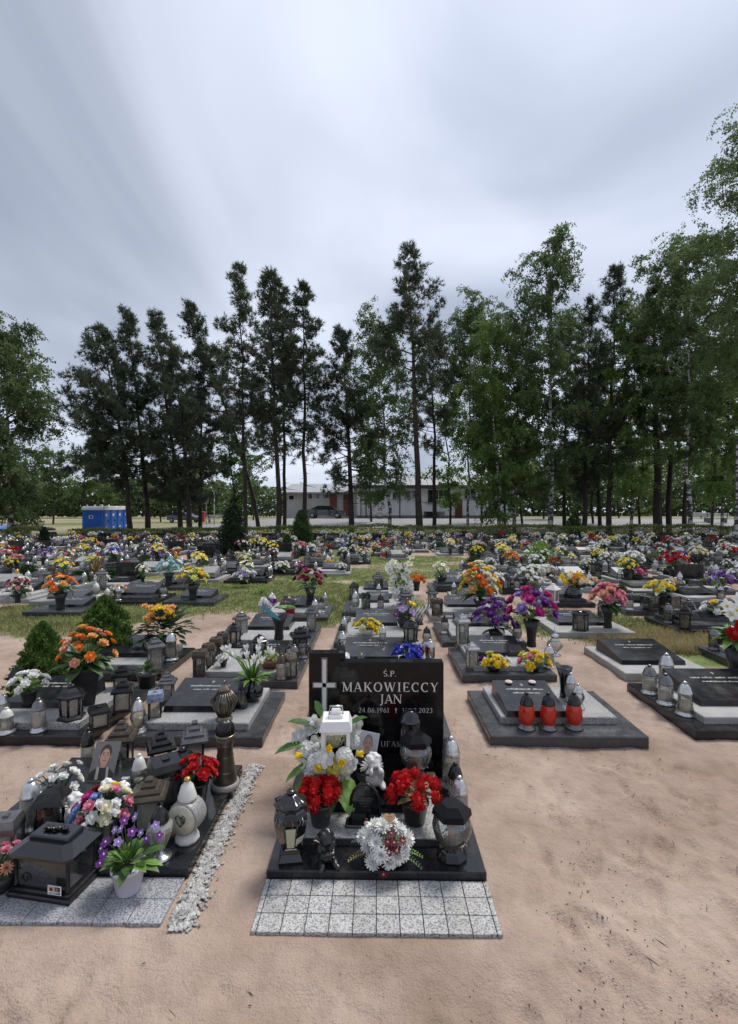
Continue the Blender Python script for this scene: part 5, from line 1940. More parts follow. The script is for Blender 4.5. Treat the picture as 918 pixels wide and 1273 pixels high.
def angel(label, loc, rz, mat_, scale=1.0, pose='sit'):
    k = (mat_.name, pose)
    if k not in ANGEL_CACHE:
        ANGEL_CACHE[k] = [('body', angel_body(mat_, pose)), ('wing', wing(mat_, -1).mesh('wing')), ('wing', wing(mat_, 1).mesh('wing'))]
    return thing('angel_figurine', label, 'figurine', loc, rz, None, scale, ANGEL_CACHE[k])


SKIN = mat('printed skin tone', (.50, .28, .20), .5)
HAIR_G = mat('printed grey hair', (.22, .20, .19), .5)
HAIR_D = mat('printed dark hair', (.045, .032, .026), .5)
COAT = mat('printed dark coat', (.022, .022, .026), .5)
COAT_B = mat('printed beige trim', (.40, .37, .31), .5)
CARD_W = mat('white photo card', (.66, .67, .68), .4)
CARD_BG = mat('printed pale backdrop', (.50, .52, .55), .4)
LIPS = mat('printed lips', (.34, .13, .11), .5)


def portrait_parts(w, h, hair, bgm, trim=None, border=True):
    """a printed head-and-shoulders portrait: flat print layers on a card, in the xz plane facing -y"""
    card, pr = MB(), MB()
    card.box(-w / 2, w / 2, 0, .003, 0, h, CARD_W if border else bgm)

    def lay(poly, k, m_):
        pr.add([(p[0] * w, -.0004 * k, p[1] * h) for p in poly], [tuple(range(len(poly)))], m_)
    e = lambda cx, cz, rx, rz_, n=20: [(cx + rx * math.cos(2 * math.pi * i / n), cz + rz_ * math.sin(2 * math.pi * i / n)) for i in range(n)]
    i = .46 if border else .5
    lay([(-i, .03), (i, .03), (i, .97), (-i, .97)], 1, bgm)
    lay([(-i, .03), (i, .03), (i, .20), (.26, .33), (.10, .38), (-.10, .38), (-.26, .33), (-i, .20)], 2, COAT)
    if trim:
        lay([(-.24, .34), (-.14, .38), (-.10, .05), (-.22, .05)], 3, trim); lay([(.14, .38), (.24, .34), (.30, .05), (.20, .05)], 3, trim)
    lay([(-.10, .34), (.10, .34), (.11, .46), (-.11, .46)], 4, SKIN)
    lay(e(0, .68, .225, .24), 5, hair)
    lay(e(0, .60, .185, .215), 6, SKIN)
    for s in (-1, 1):
        lay(e(s * .215, .62, .035, .06, 10), 4, SKIN)
        lay(e(s * .085, .655, .034, .016, 10), 7, HAIR_D)
        lay([(s * .13, .70), (s * .04, .695), (s * .04, .712), (s * .13, .722)], 7, hair)
    lay([(-.03, .565), (.03, .565), (.015, .65), (-.015, .65)], 7, mat('printed nose shade tone', (.42, .22, .16), .5))
    lay(e(0, .515, .075, .018, 12), 7, LIPS)
    return [('card', card), ('print', pr)]


# ================================================================== the grave in the middle
def rows_of_tiles(parent, x0, x1, y0, y1, z, nx, ny, mat_, gap=.0016, edge=.0, th=.03):
    """saw-cut granite squares, each its own piece"""
    tw = (x1 - x0 - 2 * edge) / nx; tl = (y1 - y0) / ny
    m = MB(); m.cbox(-tw / 2 + gap, tw / 2 - gap, -tl / 2 + gap, tl / 2 - gap, -th, 0, mat_, .0015)
    me = m.mesh('tile')
    rg = random.Random(4)
    for j in range(ny):
        for i in range(nx):
            o = mobj('tile', me, parent)
            o.location = (x0 + edge + tw * (i + .5), y0 + tl * (j + .5), z + rg.uniform(-.0008, .0008))
        if edge:
            e = MB(); e.cbox(-edge / 2 + gap, edge / 2 - gap, -tl / 2 + gap, tl / 2 - gap, -th, 0, mat_, .0015)
            for xx in (x0 + edge / 2, x1 - edge / 2):
                o = mobj('tile', e.mesh('tile'), parent); o.location = (xx, y0 + tl * (j + .5), z)


HB = .064
grave0 = thing('grave', 'black granite grave with cross and large silver name on its headstone', 'grave', (0, 0, 0))
m = MB(); m.cbox(-.502, .502, 2.241, 3.20, -.05, HB, BLACK_GRANITE, .006); mobj('base_slab', m.mesh('base_slab'), grave0)
pad = MB(); pad.cbox(-.499, .499, 1.956, 2.2385, -.06, .024, JOINT, .003); pad_o = mobj('paving_pad', pad.mesh('paving_pad'), grave0)
rows_of_tiles(pad_o, -.502, .502, 1.953, 2.238, .030, 10, 3, TILE_GRANITE, .0017, .022, .06)
m = MB(); m.cbox(-.36, .36, 2.42, 3.04, HB + .0006, .102, GREY_GRANITE, .004); tier0 = mobj('tier', m.mesh('tier'), grave0)
m = MB(); m.box(-.3605, .3605, 2.414, 2.4195, HB + .001, .096, DARK_GRANITE); mobj('tier_edge', m.mesh('tier_edge'), tier0)
m = MB()
m.hexa([(-.25, 2.62, .1026), (.25, 2.62, .1026), (.25, 3.055, .1026), (-.25, 3.055, .1026), (-.247, 2.624, .142), (.247, 2.624, .142), (.247, 3.055, .205), (-.247, 3.055, .205)], MIRROR_GRANITE)
mobj('ledger', m.mesh('ledger'), grave0)
# headstone: tall left stele with a cross, wide tablet beside it
m = MB(); m.cbox(-.425, -.198, 3.098, 3.175, HB + .0006, .812, MIRROR_GRANITE, .004); stele = mobj('stele', m.mesh('stele'), grave0)
m = MB()
for (x0, x1, z0, z1) in ((-.338, -.314, .36, .772), (-.394, -.258, .598, .624)):
    m.box(x0, x1, 3.093, 3.0975, z0, z1, LETTER)
mobj('cross', m.mesh('cross'), stele)
m = MB()
for (x0, x1, z0, z1) in ((-.346, -.306, .36, .785), (-.402, -.250, .592, .630)):
    m.box(x0, x1, 3.0955, 3.0978, z0, z1, PEWTER)
mobj('cross_outline', m.mesh('cross_outline'), stele)
m = MB(); m.cbox(-.228, .418, 3.060, 3.140, HB + .0006, .768, MIRROR_GRANITE, .004); tablet = mobj('tablet', m.mesh('tablet'), grave0)
TY = 3.0588
zl = lambda py: zat(py, TY)
lx = lambda px: xat(px, TY)


def line(*a):
    b_ = MB(); text(b_, *a); mobj('inscription_line', b_.mesh('inscription_line'), tablet)


line('Ś.P.', zl(834) - zl(841), lx(485), zl(841.0), TY, LETTER, .10)
_hm = zl(848.5) - zl(860)
line('MAKOWIECCY', _hm, (lx(425.5) + lx(545.5)) / 2, zl(860), TY, LETTER, (lx(545.5) - lx(425.5)) / _hm / 10 - text_width('MAKOWIECCY', 0) / 10 + .01)
line('JAN', zl(864) - zl(875), lx(486), zl(874.5), TY, LETTER, .05)
line('24.06.1961', zl(879.8) - zl(885.8), lx(465), zl(886), TY, LETTER_DIM, .10)
line('†', zl(879.5) - zl(886), lx(492.5), zl(886.3), TY, LETTER, .1)
line('11.02.2023', zl(879.8) - zl(885.8), lx(519), zl(886), TY, LETTER_DIM, .10)
line('JEZU UFAM TOBIE', zl(921.5) - zl(928.5), lx(490), zl(928.5), TY, LETTER_DIM, .09)


def put(px, py, z):
    p = at(px, py, z); return (p.x, p.y, z)


SLAB, TIER = HB + .0006, .1026
spawn('amphora', amphora(), 'amphora_lantern', 'black glazed amphora lantern with pale window, at the front slab corner', 'lantern', put(362, 1066, SLAB), R(8))
angel('black cherub figurine with folded arms beside the amphora lantern', put(406, 1072, SLAB), R(18), mat('black painted plaster', (.014, .014, .015), .3), 1.15)
spawn('redgera', bouquet(['red'], 'pom', 14, .092, .042, 'pot', .115, .066, mat('grey plastic pot', (.045, .047, .05), .5), LEAF_DARK, .015, .62, 14, True, 3), 'flower_pot',
      'pot of red carnations on the tier beside the amphora lantern', 'flowers', put(399, 1024, TIER), .3)
spawn('redrose', bouquet(['red', 'red', 'red'], 'pom', 11, .115, .046, 'pot', .115, .072, BLACK_PLASTIC, FERN_DRY, .015, .55, 10, True, 8), 'flower_pot',
      'pot of red carnations on the tier beside the globe lantern', 'flowers', put(516, 1022, TIER), 1.2)


def arch_plaque():
    a, rim, c, ins = MB(), MB(), MB(), MB()
    pts = [(-.085, 0), (.085, 0), (.080, .03)] + [(.074 * math.cos(R(t)), .11 + .10 * math.sin(R(t))) for t in range(0, 181, 12)] + [(-.080, .03)]
    a.extr(pts, 0, .022, BLACK_GLOSS)
    out = [(x * 1.0, z) for x, z in pts[3:-1]]
    rim.tube([(p[0], -.002, p[1]) for p in [(.078, .012)] + out + [(-.078, .012)]], .008, BLACK_METAL, 6)
    c.box(-.004, .004, .006, .014, .205, .275, BLACK_METAL); c.box(-.022, .022, .007, .013, .246, .254, BLACK_METAL)
    rg = random.Random(9)
    for k in range(4):
        scribble(ins, 0, .07 - .008 * k, .008, Matrix.Translation((0, -.001, .135 - .014 * k)), PEWTER, rg)
    b = MB(); b.cbox(-.10, .10, -.03, .05, -.0, .012, BLACK_GLOSS)
    return [('foot', b), ('arch', a), ('rim', rim), ('cross', c), ('inscription', ins)]


p = put(454, 1026, TIER)
o = thing('memorial_plaque', 'small black arched plaque topped by a cross, on the tier', 'plaque', p, R(-3), None, 1.0, arch_plaque())
m = MB(); m.lathe([(.013, 0), (.014, .01), (.010, .03), (.014, .045), (.006, .055)], WHITE_PAINT, 10); b = MB(); b.ell((0, 0, .06), (.008, .008, .008), WAX_RED, 8, 5)
thing('candle', 'tiny white candle with red tip before the arched plaque', 'candle', put(456, 1034, TIER), 0, None, 1.0, [('holder', m), ('flame_bead', b)])


def chrys_parts():
    rg = random.Random(21)
    w, red, lv, pot, fd = MB(), MB(), MB(), MB(), MB()
    pot.lathe([(.07, 0), (.10, .03), (.10, .045), (.06, .045)], BLACK_PLASTIC, 16)
    pts = [(-.085, -.03, .145), (-.045, -.06, .135), (-.055, .0, .185), (-.01, -.02, .195), (-.09, -.03, .10), (-.045, -.085, .085), (.035, .03, .185), (.075, .0, .165), (.10, -.045, .12),
           (.06, -.09, .085), (.09, -.075, .085), (-.02, -.10, .10), (-.11, .0, .13), (.02, -.095, .06), (-.065, -.09, .05), (.115, -.01, .13), (-.02, .04, .17)]
    for c in pts:
        v = Vector(c) - Vector((0, .02, .06))
        bloom(w, Vector(c), v, rg.uniform(.038, .046), 'mum', PETALS['white'], PETALS['cream'], rg)
    for c in ((.012, -.075, .150), (.042, -.080, .150), (.018, -.098, .118), (.055, -.098, .122), (.085, -.065, .15), (.03, -.05, .178), (-.01, -.14, .028)):
        bloom(red, Vector(c), Vector(c) - Vector((0, .03, .05)), .024, 'daisy', PETALS['wine'], PETALS['salmon'], rg)
    for k in range(16):
        t = k * 2.4
        leaf(lv, Vector((0, 0, .07)), (math.cos(t), math.sin(t), .4), .12, .045, LEAF_DARK, .4)
    for d, mm in (((-1, -.35, .1), FERN_DRY), ((1, -.25, .2), LEAF_PALE), ((.8, .6, .8), LEAF_PALE), ((-.9, .1, .5), LEAF_DARK), ((1, -.5, -.05), LEAF)):
        fern(fd, Vector((d[0] * .07, d[1] * .06, .07)), d, .125, mm, rg)
    return [('bowl', pot), ('white_blooms', w), ('dark_red_blooms', red), ('leaves', lv), ('fern_fronds', fd)]


p = put(479, 1068, SLAB)
o = thing('flower_arrangement', 'white chrysanthemum arrangement with dark red daisies at the slab front', 'flowers', p, 0, None, (.92, .92, .84), chrys_parts())
m = MB()
hp = [(0, 0)] + [(.030 * math.sin(R(t)) ** 3 * 1.05, .030 * (13 * math.cos(R(t)) - 5 * math.cos(R(2 * t)) - 2 * math.cos(R(3 * t)) - math.cos(R(4 * t))) / 16 + .03) for t in range(170, -171, -20)]
m.extr(hp[1:], 0, .003, mat('tan wooden heart', (.62, .40, .22), .6, var=.1, vscale=40))
m.M = Matrix.Identity(4)
m.tube([(0, .0015, .0), (0, .0015, -.09)], .0025, mat('tan wooden heart', (0, 0, 0)), 5)
for k in range(3):
    scribble(m, 0, .03 - .006 * k, .005, Matrix.Translation((0, -.0012, .036 - .010 * k)), FERN_DRY, random.Random(k))
ht = mobj('heart_tag', m.mesh('heart_tag'), o); ht.location = (.022, -.03, .215); ht.rotation_euler = (R(-14), 0, 0)

spawn('globe', globe(), 'globe_lantern', 'clear globe lantern with black faceted lid at the front slab corner', 'lantern', put(562, 1065, SLAB), R(-3))
spawn('globe', globe(), 'globe_lantern', 'clear globe lantern with faceted lid standing before the tall black lantern', 'lantern', (xat(517, 2.83), 2.83, .176), R(4))
spawn('column', column_lantern(), 'column_lantern', 'tall black dome-topped lantern in front of the name tablet', 'lantern', (xat(510, 2.985), 2.985, .1955), R(10), (1, 1, .80))


def white_lantern():
    base, fr, rf, tp = MB(), MB(), MB(), MB()
    k = .080
    base.cbox(-k - .008, k + .008, -k - .008, k + .008, 0, .025, WHITE_PAINT)
    for sx in (-1, 1):
        for sy in (-1, 1):
            fr.mark(); fr.box(sx * k - .012, sx * k + .012, sy * k - .012, sy * k + .012, .025, .33, WHITE_PAINT)
    fr.mark(); fr.box(-k, k, -k - .01, -k + .01, .315, .331, WHITE_PAINT); fr.box(-k, k, k - .01, k + .01, .315, .331, WHITE_PAINT)
    rf.add([(-.105, -.105, .332), (.105, -.105, .332), (.105, .105, .332), (-.105, .105, .332), (-.085, -.085, .375), (.085, -.085, .375), (.085, .085, .375), (-.085, .085, .375)],
           [(3, 2, 1, 0), (4, 5, 6, 7), (0, 1, 5, 4), (1, 2, 6, 5), (2, 3, 7, 6), (3, 0, 4, 7)], WHITE_PAINT)
    tp.cbox(-.045, .045, -.04, .04, .3755, .392, WHITE_PAINT); tp.cbox(-.032, .032, -.028, .028, .3925, .410, WHITE_PAINT)
    tp.tube([(-.045, 0, .385), (-.040, 0, .425), (.040, 0, .425), (.045, 0, .385)], .006, SILVER, 6)
    return [('base', base), ('post_frame', fr), ('roof', rf), ('vent_cap', tp)]


thing('white_lantern', 'white open-frame lantern standing among the white hydrangeas', 'lantern', (xat(418, 2.70), 2.70, .1545), R(3), None, (.84, .84, 1.13), white_lantern())


def hyd_parts():
    rg = random.Random(31)
    hy, tu, lv, bud, dish, st = MB(), MB(), MB(), MB(), MB(), MB()
    dish.lathe([(.06, 0), (.085, .03), (.08, .035)], BLACK_PLASTIC, 14)
    root = Vector((0, 0, .03))
    P3 = lambda px, py, Y: Vector((xat(px, Y) - ox, Y - oy, zat(py, Y) - oz))
    for px, py, Y, r in ((390, 903, 2.84, .055), (381, 936, 2.74, .060), (440, 904, 2.86, .058), (394, 930, 2.80, .060), (416, 914, 2.84, .066), (438, 922, 2.84, .045), (386, 956, 2.68, .045), (372, 918, 2.80, .045), (404, 944, 2.60, .048), (428, 940, 2.60, .044), (437, 950, 2.62, .042), (393, 948, 2.62, .046), (408, 903, 2.87, .045)):
        bloom(hy, P3(px, py, Y), Vector((rg.uniform(-.3, .3), -.8, .6)), r * 1.05, 'rose' if px in (390, 394, 440, 372, 404, 437, 386) else 'hydrangea', PETALS['white'] if px != 416 else PETALS['cream'], PETALS['cream'], rg)
        st.tube([root, P3(px, py, Y)], .004, LEAF, 4)
    for px, py, Y, r in ((415, 952, 2.64, .056), (400, 954, 2.63, .044), (430, 954, 2.63, .046), (414, 968, 2.62, .044)):
        bloom(hy, P3(px, py, Y), Vector((0, -.8, .6)), r, 'hydrangea', PETALS['lemon'] if px == 415 else PETALS['cream'], PETALS['cream'], rg)
    for px, py, Y, d in ((374, 940, 2.62, (-1, -.3, .05)), (408, 932, 2.56, (.3, -.8, .5)), (425, 948, 2.55, (.1, -.9, .3)), (445, 937, 2.60, (1, -.3, .1)), (402, 900, 2.78, (-.2, -.2, 1)), (398, 955, 2.56, (-.5, -.7, .2))):
        bloom(tu, P3(px, py, Y), Vector(d), .022, 'tulip', PETALS['yellow'], PETALS['yellow'], rg)
        st.tube([root, P3(px, py, Y)], .003, LEAF, 4)
    for k in range(16):
        px = rg.uniform(398, 432); py = rg.uniform(958, 974); Y = 2.635
        bud.mark(); bud.ell(P3(px, py, Y), (.010, .010, .017), PETALS['white'], 7, 5)
    for px, py, Y, d, L in ((430, 962, 2.66, (.25, -.8, -.35), .15), (418, 968, 2.66, (-.1, -.8, -.45), .13), (392, 960, 2.68, (-.6, -.7, -.4), .15), (405, 966, 2.66, (-.3, -.8, -.5), .13),
                           (384, 925, 2.76, (-1, -.3, .05), .16), (392, 905, 2.80, (-.9, .1, .35), .15), (430, 905, 2.80, (.7, .1, .5), .13), (400, 895, 2.82, (-.3, .2, .9), .12), (388, 948, 2.70, (-.9, -.4, -.3), .13), (398, 968, 2.64, (-.5, -.7, -.3), .14), (424, 972, 2.62, (.3, -.8, -.3), .14)):
        leaf(lv, P3(px, py, Y), d, L * 1.2, L * .55, LEAF_PALE if L > .125 and py > 940 else LEAF, .25)
        st.tube([root, P3(px, py, Y)], .003, LEAF, 4)
    fern(lv, P3(385, 925, 2.74), (-1, -.2, .1), .15, LEAF_PALE, rg, .3)
    return [('dish', dish), ('hydrangea_heads', hy), ('yellow_tulips', tu), ('buds', bud), ('leaves', lv), ('stems', st)]


ox, oy, oz = xat(410, 2.80), 2.80, .169
thing('flower_arrangement', 'white hydrangeas with yellow tulips and large leaves round the white lantern', 'flowers', (ox, oy, oz), 0, None, 1.0, hyd_parts())
o = thing('portrait_card', 'white photo card of a grey-haired man leaning on the name tablet', 'photograph', (xat(453, 2.93), 2.93, .195), R(3), None, 1.0, portrait_parts(.125, .185, HAIR_G, CARD_BG))
o.rotation_euler = (R(-22), R(13), R(4))
angel('white plaster cherub on the ledger below the photo card', (xat(465, 2.76), 2.76, .164), R(12), PLASTER, 1.40, 'lean')
for key, px, Y, h, r, lid, gl, lab in (('jar_a', 561, 2.95, .30, .054, SILVER, GLASS_FROST, 'tall milky glass candle with silver lid beside the name tablet'),
                                       ('jar_b', 566.5, 2.77, .235, .042, BLACK_METAL, GLASS, 'glass candle with black lid between two silver-lidded ones'),
                                       ('jar_c', 571.5, 2.61, .245, .046, SILVER, GLASS_FROST, 'milky glass candle with silver lid behind the front globe lantern')):
    spawn(key, jar(h, r, lid, gl), 'glass_candle', lab, 'candle', (xat(px, Y), Y, SLAB))

# ================================================================== the crowded grave at the left
g1 = thing('grave', 'dark granite grave at left crowded with lanterns, white gravel along its side', 'grave', (0, 0, 0))
X0, X1 = -2.02, -.862
m = MB(); m.cbox(X0, X1, 2.245, 3.17, -.05, .070, BLACK_GRANITE, .006); mobj('base_slab', m.mesh('base_slab'), g1)
pd_ = MB(); pd_.cbox(X0, X1 - .016, 1.990, 2.2425, -.06, .024, JOINT, .003); pdo = mobj('paving_pad', pd_.mesh('paving_pad'), g1)
rows_of_tiles(pdo, X0, X1 - .012, 1.986, 2.242, .030, 8, 2, FINE_GRANITE, .0014, 0, .06)
m = MB()
m.hexa([(-1.86, 2.52, .0706), (-1.20, 2.52, .0706), (-1.20, 2.98, .0706), (-1.86, 2.98, .0706), (-1.855, 2.525, .112), (-1.205, 2.525, .112), (-1.205, 2.975, .205), (-1.855, 2.975, .205)], BLACK_GRANITE)
pl = mobj('name_plate', m.mesh('name_plate'), g1)
sl_ = math.atan2(.093, .45)
pt = portrait_parts(.145, .21, HAIR_D, mat('printed stone backdrop', (.16, .15, .145), .5), COAT_B, False)
for n_, mb_ in pt:
    o = mobj(n_ if n_ == 'print' else 'portrait', mb_.mesh(n_), pl)
    o.location = (xat(124, 2.78), 2.775, .168); o.rotation_euler = (R(-30), 0, 0)
ins = MB(); rg = random.Random(12)
for k, (yy, ww, hh) in enumerate(((2.80, .16, .028), (2.755, .14, .022))):
    scribble(ins, -1.38, ww, hh, Matrix.Translation((0, yy, .112 + .093 * ((yy - 2.525) / .45) + .0015)) @ Matrix.Rotation(sl_ - R(90), 4, 'X'), LETTER, rg)
M = Matrix.Translation((-1.38, 2.84, .112 + .093 * (.315 / .45) + .0015)) @ Matrix.Rotation(sl_ - R(90), 4, 'X')
for q in ((-.006, 0, .006, .06), (-.022, .034, .022, .045)):
    ins.add([M @ Vector(v) for v in ((q[0], 0, q[1]), (q[2], 0, q[1]), (q[2], 0, q[3]), (q[0], 0, q[3]))], [(0, 1, 2, 3)], LETTER)
mobj('inscription', ins.mesh('inscription'), pl)


def gravel(x0, x1, y0, y1, n, seed, label, name='gravel', mt=None, size=(.008, .017), skew=None):
    rg = np.random.default_rng(seed); V = []; F = []
    ico = np.array([(0, 0, 1), (.9, 0, .3), (.28, .86, .3), (-.73, .53, .3), (-.73, -.53, .3), (.28, -.86, .3), (.4, .4, -.8), (-.5, .1, -.8), (.2, -.5, -.8)])
    fc = np.array([(0, 1, 2), (0, 2, 3), (0, 3, 4), (0, 4, 5), (0, 5, 1), (1, 6, 2), (2, 6, 7), (2, 7, 3), (3, 7, 4), (4, 7, 8), (4, 8, 5), (5, 8, 1), (1, 8, 6)])
    for k in range(n):
        x = rg.uniform(x0, x1); y = rg.uniform(y0, y1)
        if skew:
            x = skew(y, rg)
        s = rg.uniform(*size) * np.array([rg.uniform(.8, 1.4), rg.uniform(.7, 1.2), rg.uniform(.55, .9)])
        a = rg.uniform(0, 6.28); Rm = np.array([[math.cos(a), -math.sin(a), 0], [math.sin(a), math.cos(a), 0], [0, 0, 1]])
        v = (ico * (1 + rg.uniform(-.2, .2, ico.shape))) * s @ Rm.T + np.array([x, y, .021 + rg.uniform(0, .006)])
        F.append(fc + len(V) * 9); V.append(v)
    o = mobj(name, np_mesh(name, np.concatenate(V), np.concatenate(F), [mt]), kind='stuff')
    o['label'] = label; o['category'] = 'gravel'
    return o


CHIP = mat('white stone chippings', (.38, .37, .355), .8, var=.5, vscale=32)
gravel(0, 1, 1.96, 3.26, 2700, 6, 'white stone chippings along the side of the crowded grave', 'white_gravel', CHIP, (.0045, .0105),
       skew=lambda y, r: X1 + .005 + abs(r.normal()) * .026 + r.uniform(0, .062) * (1.0 if y > 2.2 else 1.3))

S1 = .0706


def casket():
    base, fr, gl, rf, top, orn, inside, plate = (MB() for _ in range(8))
    w, d = .150, .100
    base.cbox(-w - .018, w + .018, -d - .018, d + .018, 0, .018, BLACK_METAL); base.cbox(-w - .006, w + .006, -d - .006, d + .006, .0182, .034, BLACK_METAL)
    for sx in (-1, 1):
        for sy in (-1, 1):
            fr.mark(); fr.lathe([(.011, .034), (.014, .045), (.009, .055), (.009, .165), (.014, .172), (.012, .18)], BLACK_METAL, 8, c=(sx * (w - .012), sy * (d - .012)))
    for a, (ww, dd) in enumerate(((w, d), (d, w), (w, d), (d, w))):
        gl.M = Matrix.Rotation(R(90 * a), 4, 'Z')
        gl.mark(); gl.add([(-ww + .02, -dd + .012, .036), (ww - .02, -dd + .012, .036), (ww - .02, -dd + .012, .178), (-ww + .02, -dd + .012, .178)], [(0, 1, 2, 3)], GLASS_DARK)
    def oct_(q, z, c=.03):
        X, Y = w + q, d + q
        return [(-X + c, -Y, z), (X - c, -Y, z), (X, -Y + c, z), (X, Y - c, z), (X - c, Y, z), (-X + c, Y, z), (-X, Y - c, z), (-X, -Y + c, z)]
    rings = [oct_(.012, .178), oct_(.022, .184), oct_(.022, .196), oct_(-.028, .232), ]
    vs = [p for r in rings for p in r]; fs = [tuple(range(7, -1, -1)), tuple(24 + k for k in range(8))]
    for i in range(3):
        for k in range(8):
            j = (k + 1) % 8; fs.append((i * 8 + k, i * 8 + j, i * 8 + 8 + j, i * 8 + 8 + k))
    rf.add(vs, fs, BLACK_GLOSS)
    top.cbox(-.105, .105, -.055, .055, .2322, .250, BLACK_GLOSS)
    rg = random.Random(8)
    for k in range(5):
        bloom(orn, Vector((-.05 + .025 * k, rg.uniform(-.01, .01), .252)), Vector((0, 0, 1)), .018, 'rose', BLACK_METAL, BLACK_METAL, rg, False)
        leaf(orn, Vector((-.05 + .025 * k, 0, .252)), (rg.uniform(-1, 1), rg.uniform(-1, 1), .1), .035, .014, BLACK_METAL, .0)
    inside.cbox(-.12, .12, -.07, .07, .0345, .04, PEWTER, .001)
    inside.mark(); inside.lathe([(.03, .04), (.03, .11), (.004, .112)], mat('dark candle', (.06, .045, .035), .6), 12, c=(-.03, .01))
    inside.mark(); inside.lathe([(.024, .04), (.024, .10), (.004, .102)], WAX, 12, c=(.07, .02))
    plate.box(.055, .125, -.1145, -.1120, .037, .078, CARD_W)
    for (x0, x1, z0, z1, mm) in ((.060, .088, .053, .074, SKIN), (.091, .120, .053, .074, HAIR_D), (.066, .080, .055, .068, COAT), (.098, .112, .056, .070, SKIN)):
        plate.add([(x0, -.1148, z0), (x1, -.1148, z0), (x1, -.1148, z1), (x0, -.1148, z1)], [(0, 1, 2, 3)], mm) if mm in (SKIN, HAIR_D) else plate.add([(x0, -.1151, z0), (x1, -.1151, z0), (x1, -.1151, z1), (x0, -.1151, z1)], [(0, 1, 2, 3)], mm)
    scribble(plate, .09, .055, .009, Matrix.Translation((0, -.1149, .041)), COAT, rg)
    orn.M = Matrix.Identity(4)
    pts = [(-.085 + .028 * math.cos(t) * (1 - t / 9), -.0905, .075 + .028 * math.sin(t) * (1 - t / 9)) for t in np.linspace(0, 7.5, 26)]
    fr.mark(); fr.tube(pts, .003, BLACK_METAL, 5)
    return [('base', base), ('post_frame', fr), ('glass', gl), ('roof', rf), ('roof_panel', top), ('rose_relief', orn), ('candles', inside), ('photo_plate', plate)]


thing('casket_lantern', 'large black casket-shaped lantern with roses on its lid', 'lantern', (xat(69, 2.19), 2.20, .0305), R(-9), None, (.93, .93, .95), casket())
POT_LILAC = mat('pale lilac glazed pot', (.60, .59, .66), .35, var=.05)


def petunia():
    rg = random.Random(14)
    p, lv, fl, st = pot_mesh('pot', .125, .072, POT_LILAC), MB(), MB(), MB()
    p.lathe([(.064, .112), (.001, .113)], EARTH, 14, cap=False)
    for k in range(46):
        t = k * 2.4; el = rg.uniform(.1, 1.3); L = rg.uniform(.06, .12)
        d = Vector((math.cos(t) * math.cos(el), math.sin(t) * math.cos(el), math.sin(el)))
        leaf(lv, Vector((0, 0, .118)) + d * rg.uniform(.01, .08), d, L, L * .40, LEAF if k % 3 else LEAF_PALE, .35)
    for c in ((-.05, -.02, .30), (-.02, .0, .33), (.02, .02, .335), (.03, -.03, .30), (-.085, -.03, .25), (-.11, -.02, .21), (-.075, -.06, .215), (.12, .0, .31), (.14, -.01, .27), (.09, -.02, .26), (-.02, -.05, .265), (.04, .03, .25), (-.10, -.05, .165), (-.05, .03, .27)):
        bloom(fl, Vector(c), Vector((rg.uniform(-.8, .8), -.7, .6)), rg.uniform(.017, .023), 'orchid', PETALS['purple'] if rg.random() < .6 else PETALS['violet'], PETALS['white'], rg)
        st.tube([(0, 0, .12), Vector(c) * .6 + Vector((0, 0, .06)), c], .002, LEAF, 3)
    return [('pot', p), ('leaves', lv), ('blooms', fl), ('stems', st)]


thing('petunia_pot', 'purple petunias in a pale lilac pot on the paving pad', 'flowers', put(160, 1107, .0305), 0, None, (1, 1, .93), petunia())


def birch_pot():
    if 'birch pot' in MATS:
        return MATS['birch pot']
    m_, N, L, b = new_mat('birch pot')
    t = N.new('ShaderNodeTexCoord'); mp = N.new('ShaderNodeMapping'); mp.inputs['Scale'].default_value = (60, 60, 12)
    n = N.new('ShaderNodeTexNoise'); n.inputs['Scale'].default_value = 1; n.inputs['Detail'].default_value = 4
    L.new(t.outputs['Object'], mp.inputs[0]); L.new(mp.outputs[0], n.inputs['Vector'])
    r = N.new('ShaderNodeValToRGB'); r.color_ramp.elements[0].position = .42; r.color_ramp.elements[0].color = (.05, .05, .045, 1); r.color_ramp.elements[1].position = .56; r.color_ramp.elements[1].color = (.36, .36, .32, 1)
    L.new(n.outputs['Fac'], r.inputs[0]); L.new(r.outputs[0], b.inputs['Base Color']); b.inputs['Roughness'].default_value = .8
    MATS['birch pot'] = m_
    return m_


spawn('mixedbq', bouquet(['cream', 'white', 'skyblue', 'pink', 'crimson', 'white', 'yellow', 'magenta', 'white', 'violet', 'pink', 'cream', 'magenta'], 'rose', 30, .118, .031, 'pot', .125, .070, birch_pot(), LEAF_DARK, .0, .8, 22, True, 5),
      'flower_pot', 'many-coloured rose bouquet in a bark-patterned pot before the portrait', 'flowers', (xat(129, 2.42), 2.42, S1), .6)
spawn('umbrella', umbrella_lantern(), 'umbrella_lantern', 'black lantern with flaring roof and red candle behind the casket lantern', 'lantern', (xat(62, 2.46), 2.46, S1), R(20))
spawn('jar_d', jar(.255, .058, SILVER, GLASS_FROST, 'bell'), 'glass_candle', 'tall milky bell-shaped glass candle behind the casket lantern', 'candle', (xat(38, 2.52), 2.52, S1))
spawn('sqjar', tiered(.11, .19, 1, PEWTER, PEWTER, GLASS_FROST, .42, 4, 1.05), 'glass_candle', 'square milky glass candle with dark dome cut off at the left edge', 'candle', (xat(8, 2.33), 2.33, S1), R(12))
spawn('pinkedge', bouquet(['pink', 'white', 'salmon'], 'mum', 12, .10, .03, 'bowl', .08, .09, BLACK_PLASTIC, LEAF_DARK, 0, .7, 12, True, 6), 'flower_pot',
      'pale pink flowers in a dark bowl at the very left edge', 'flowers', (xat(-3, 2.16), 2.16, .0305), .2)
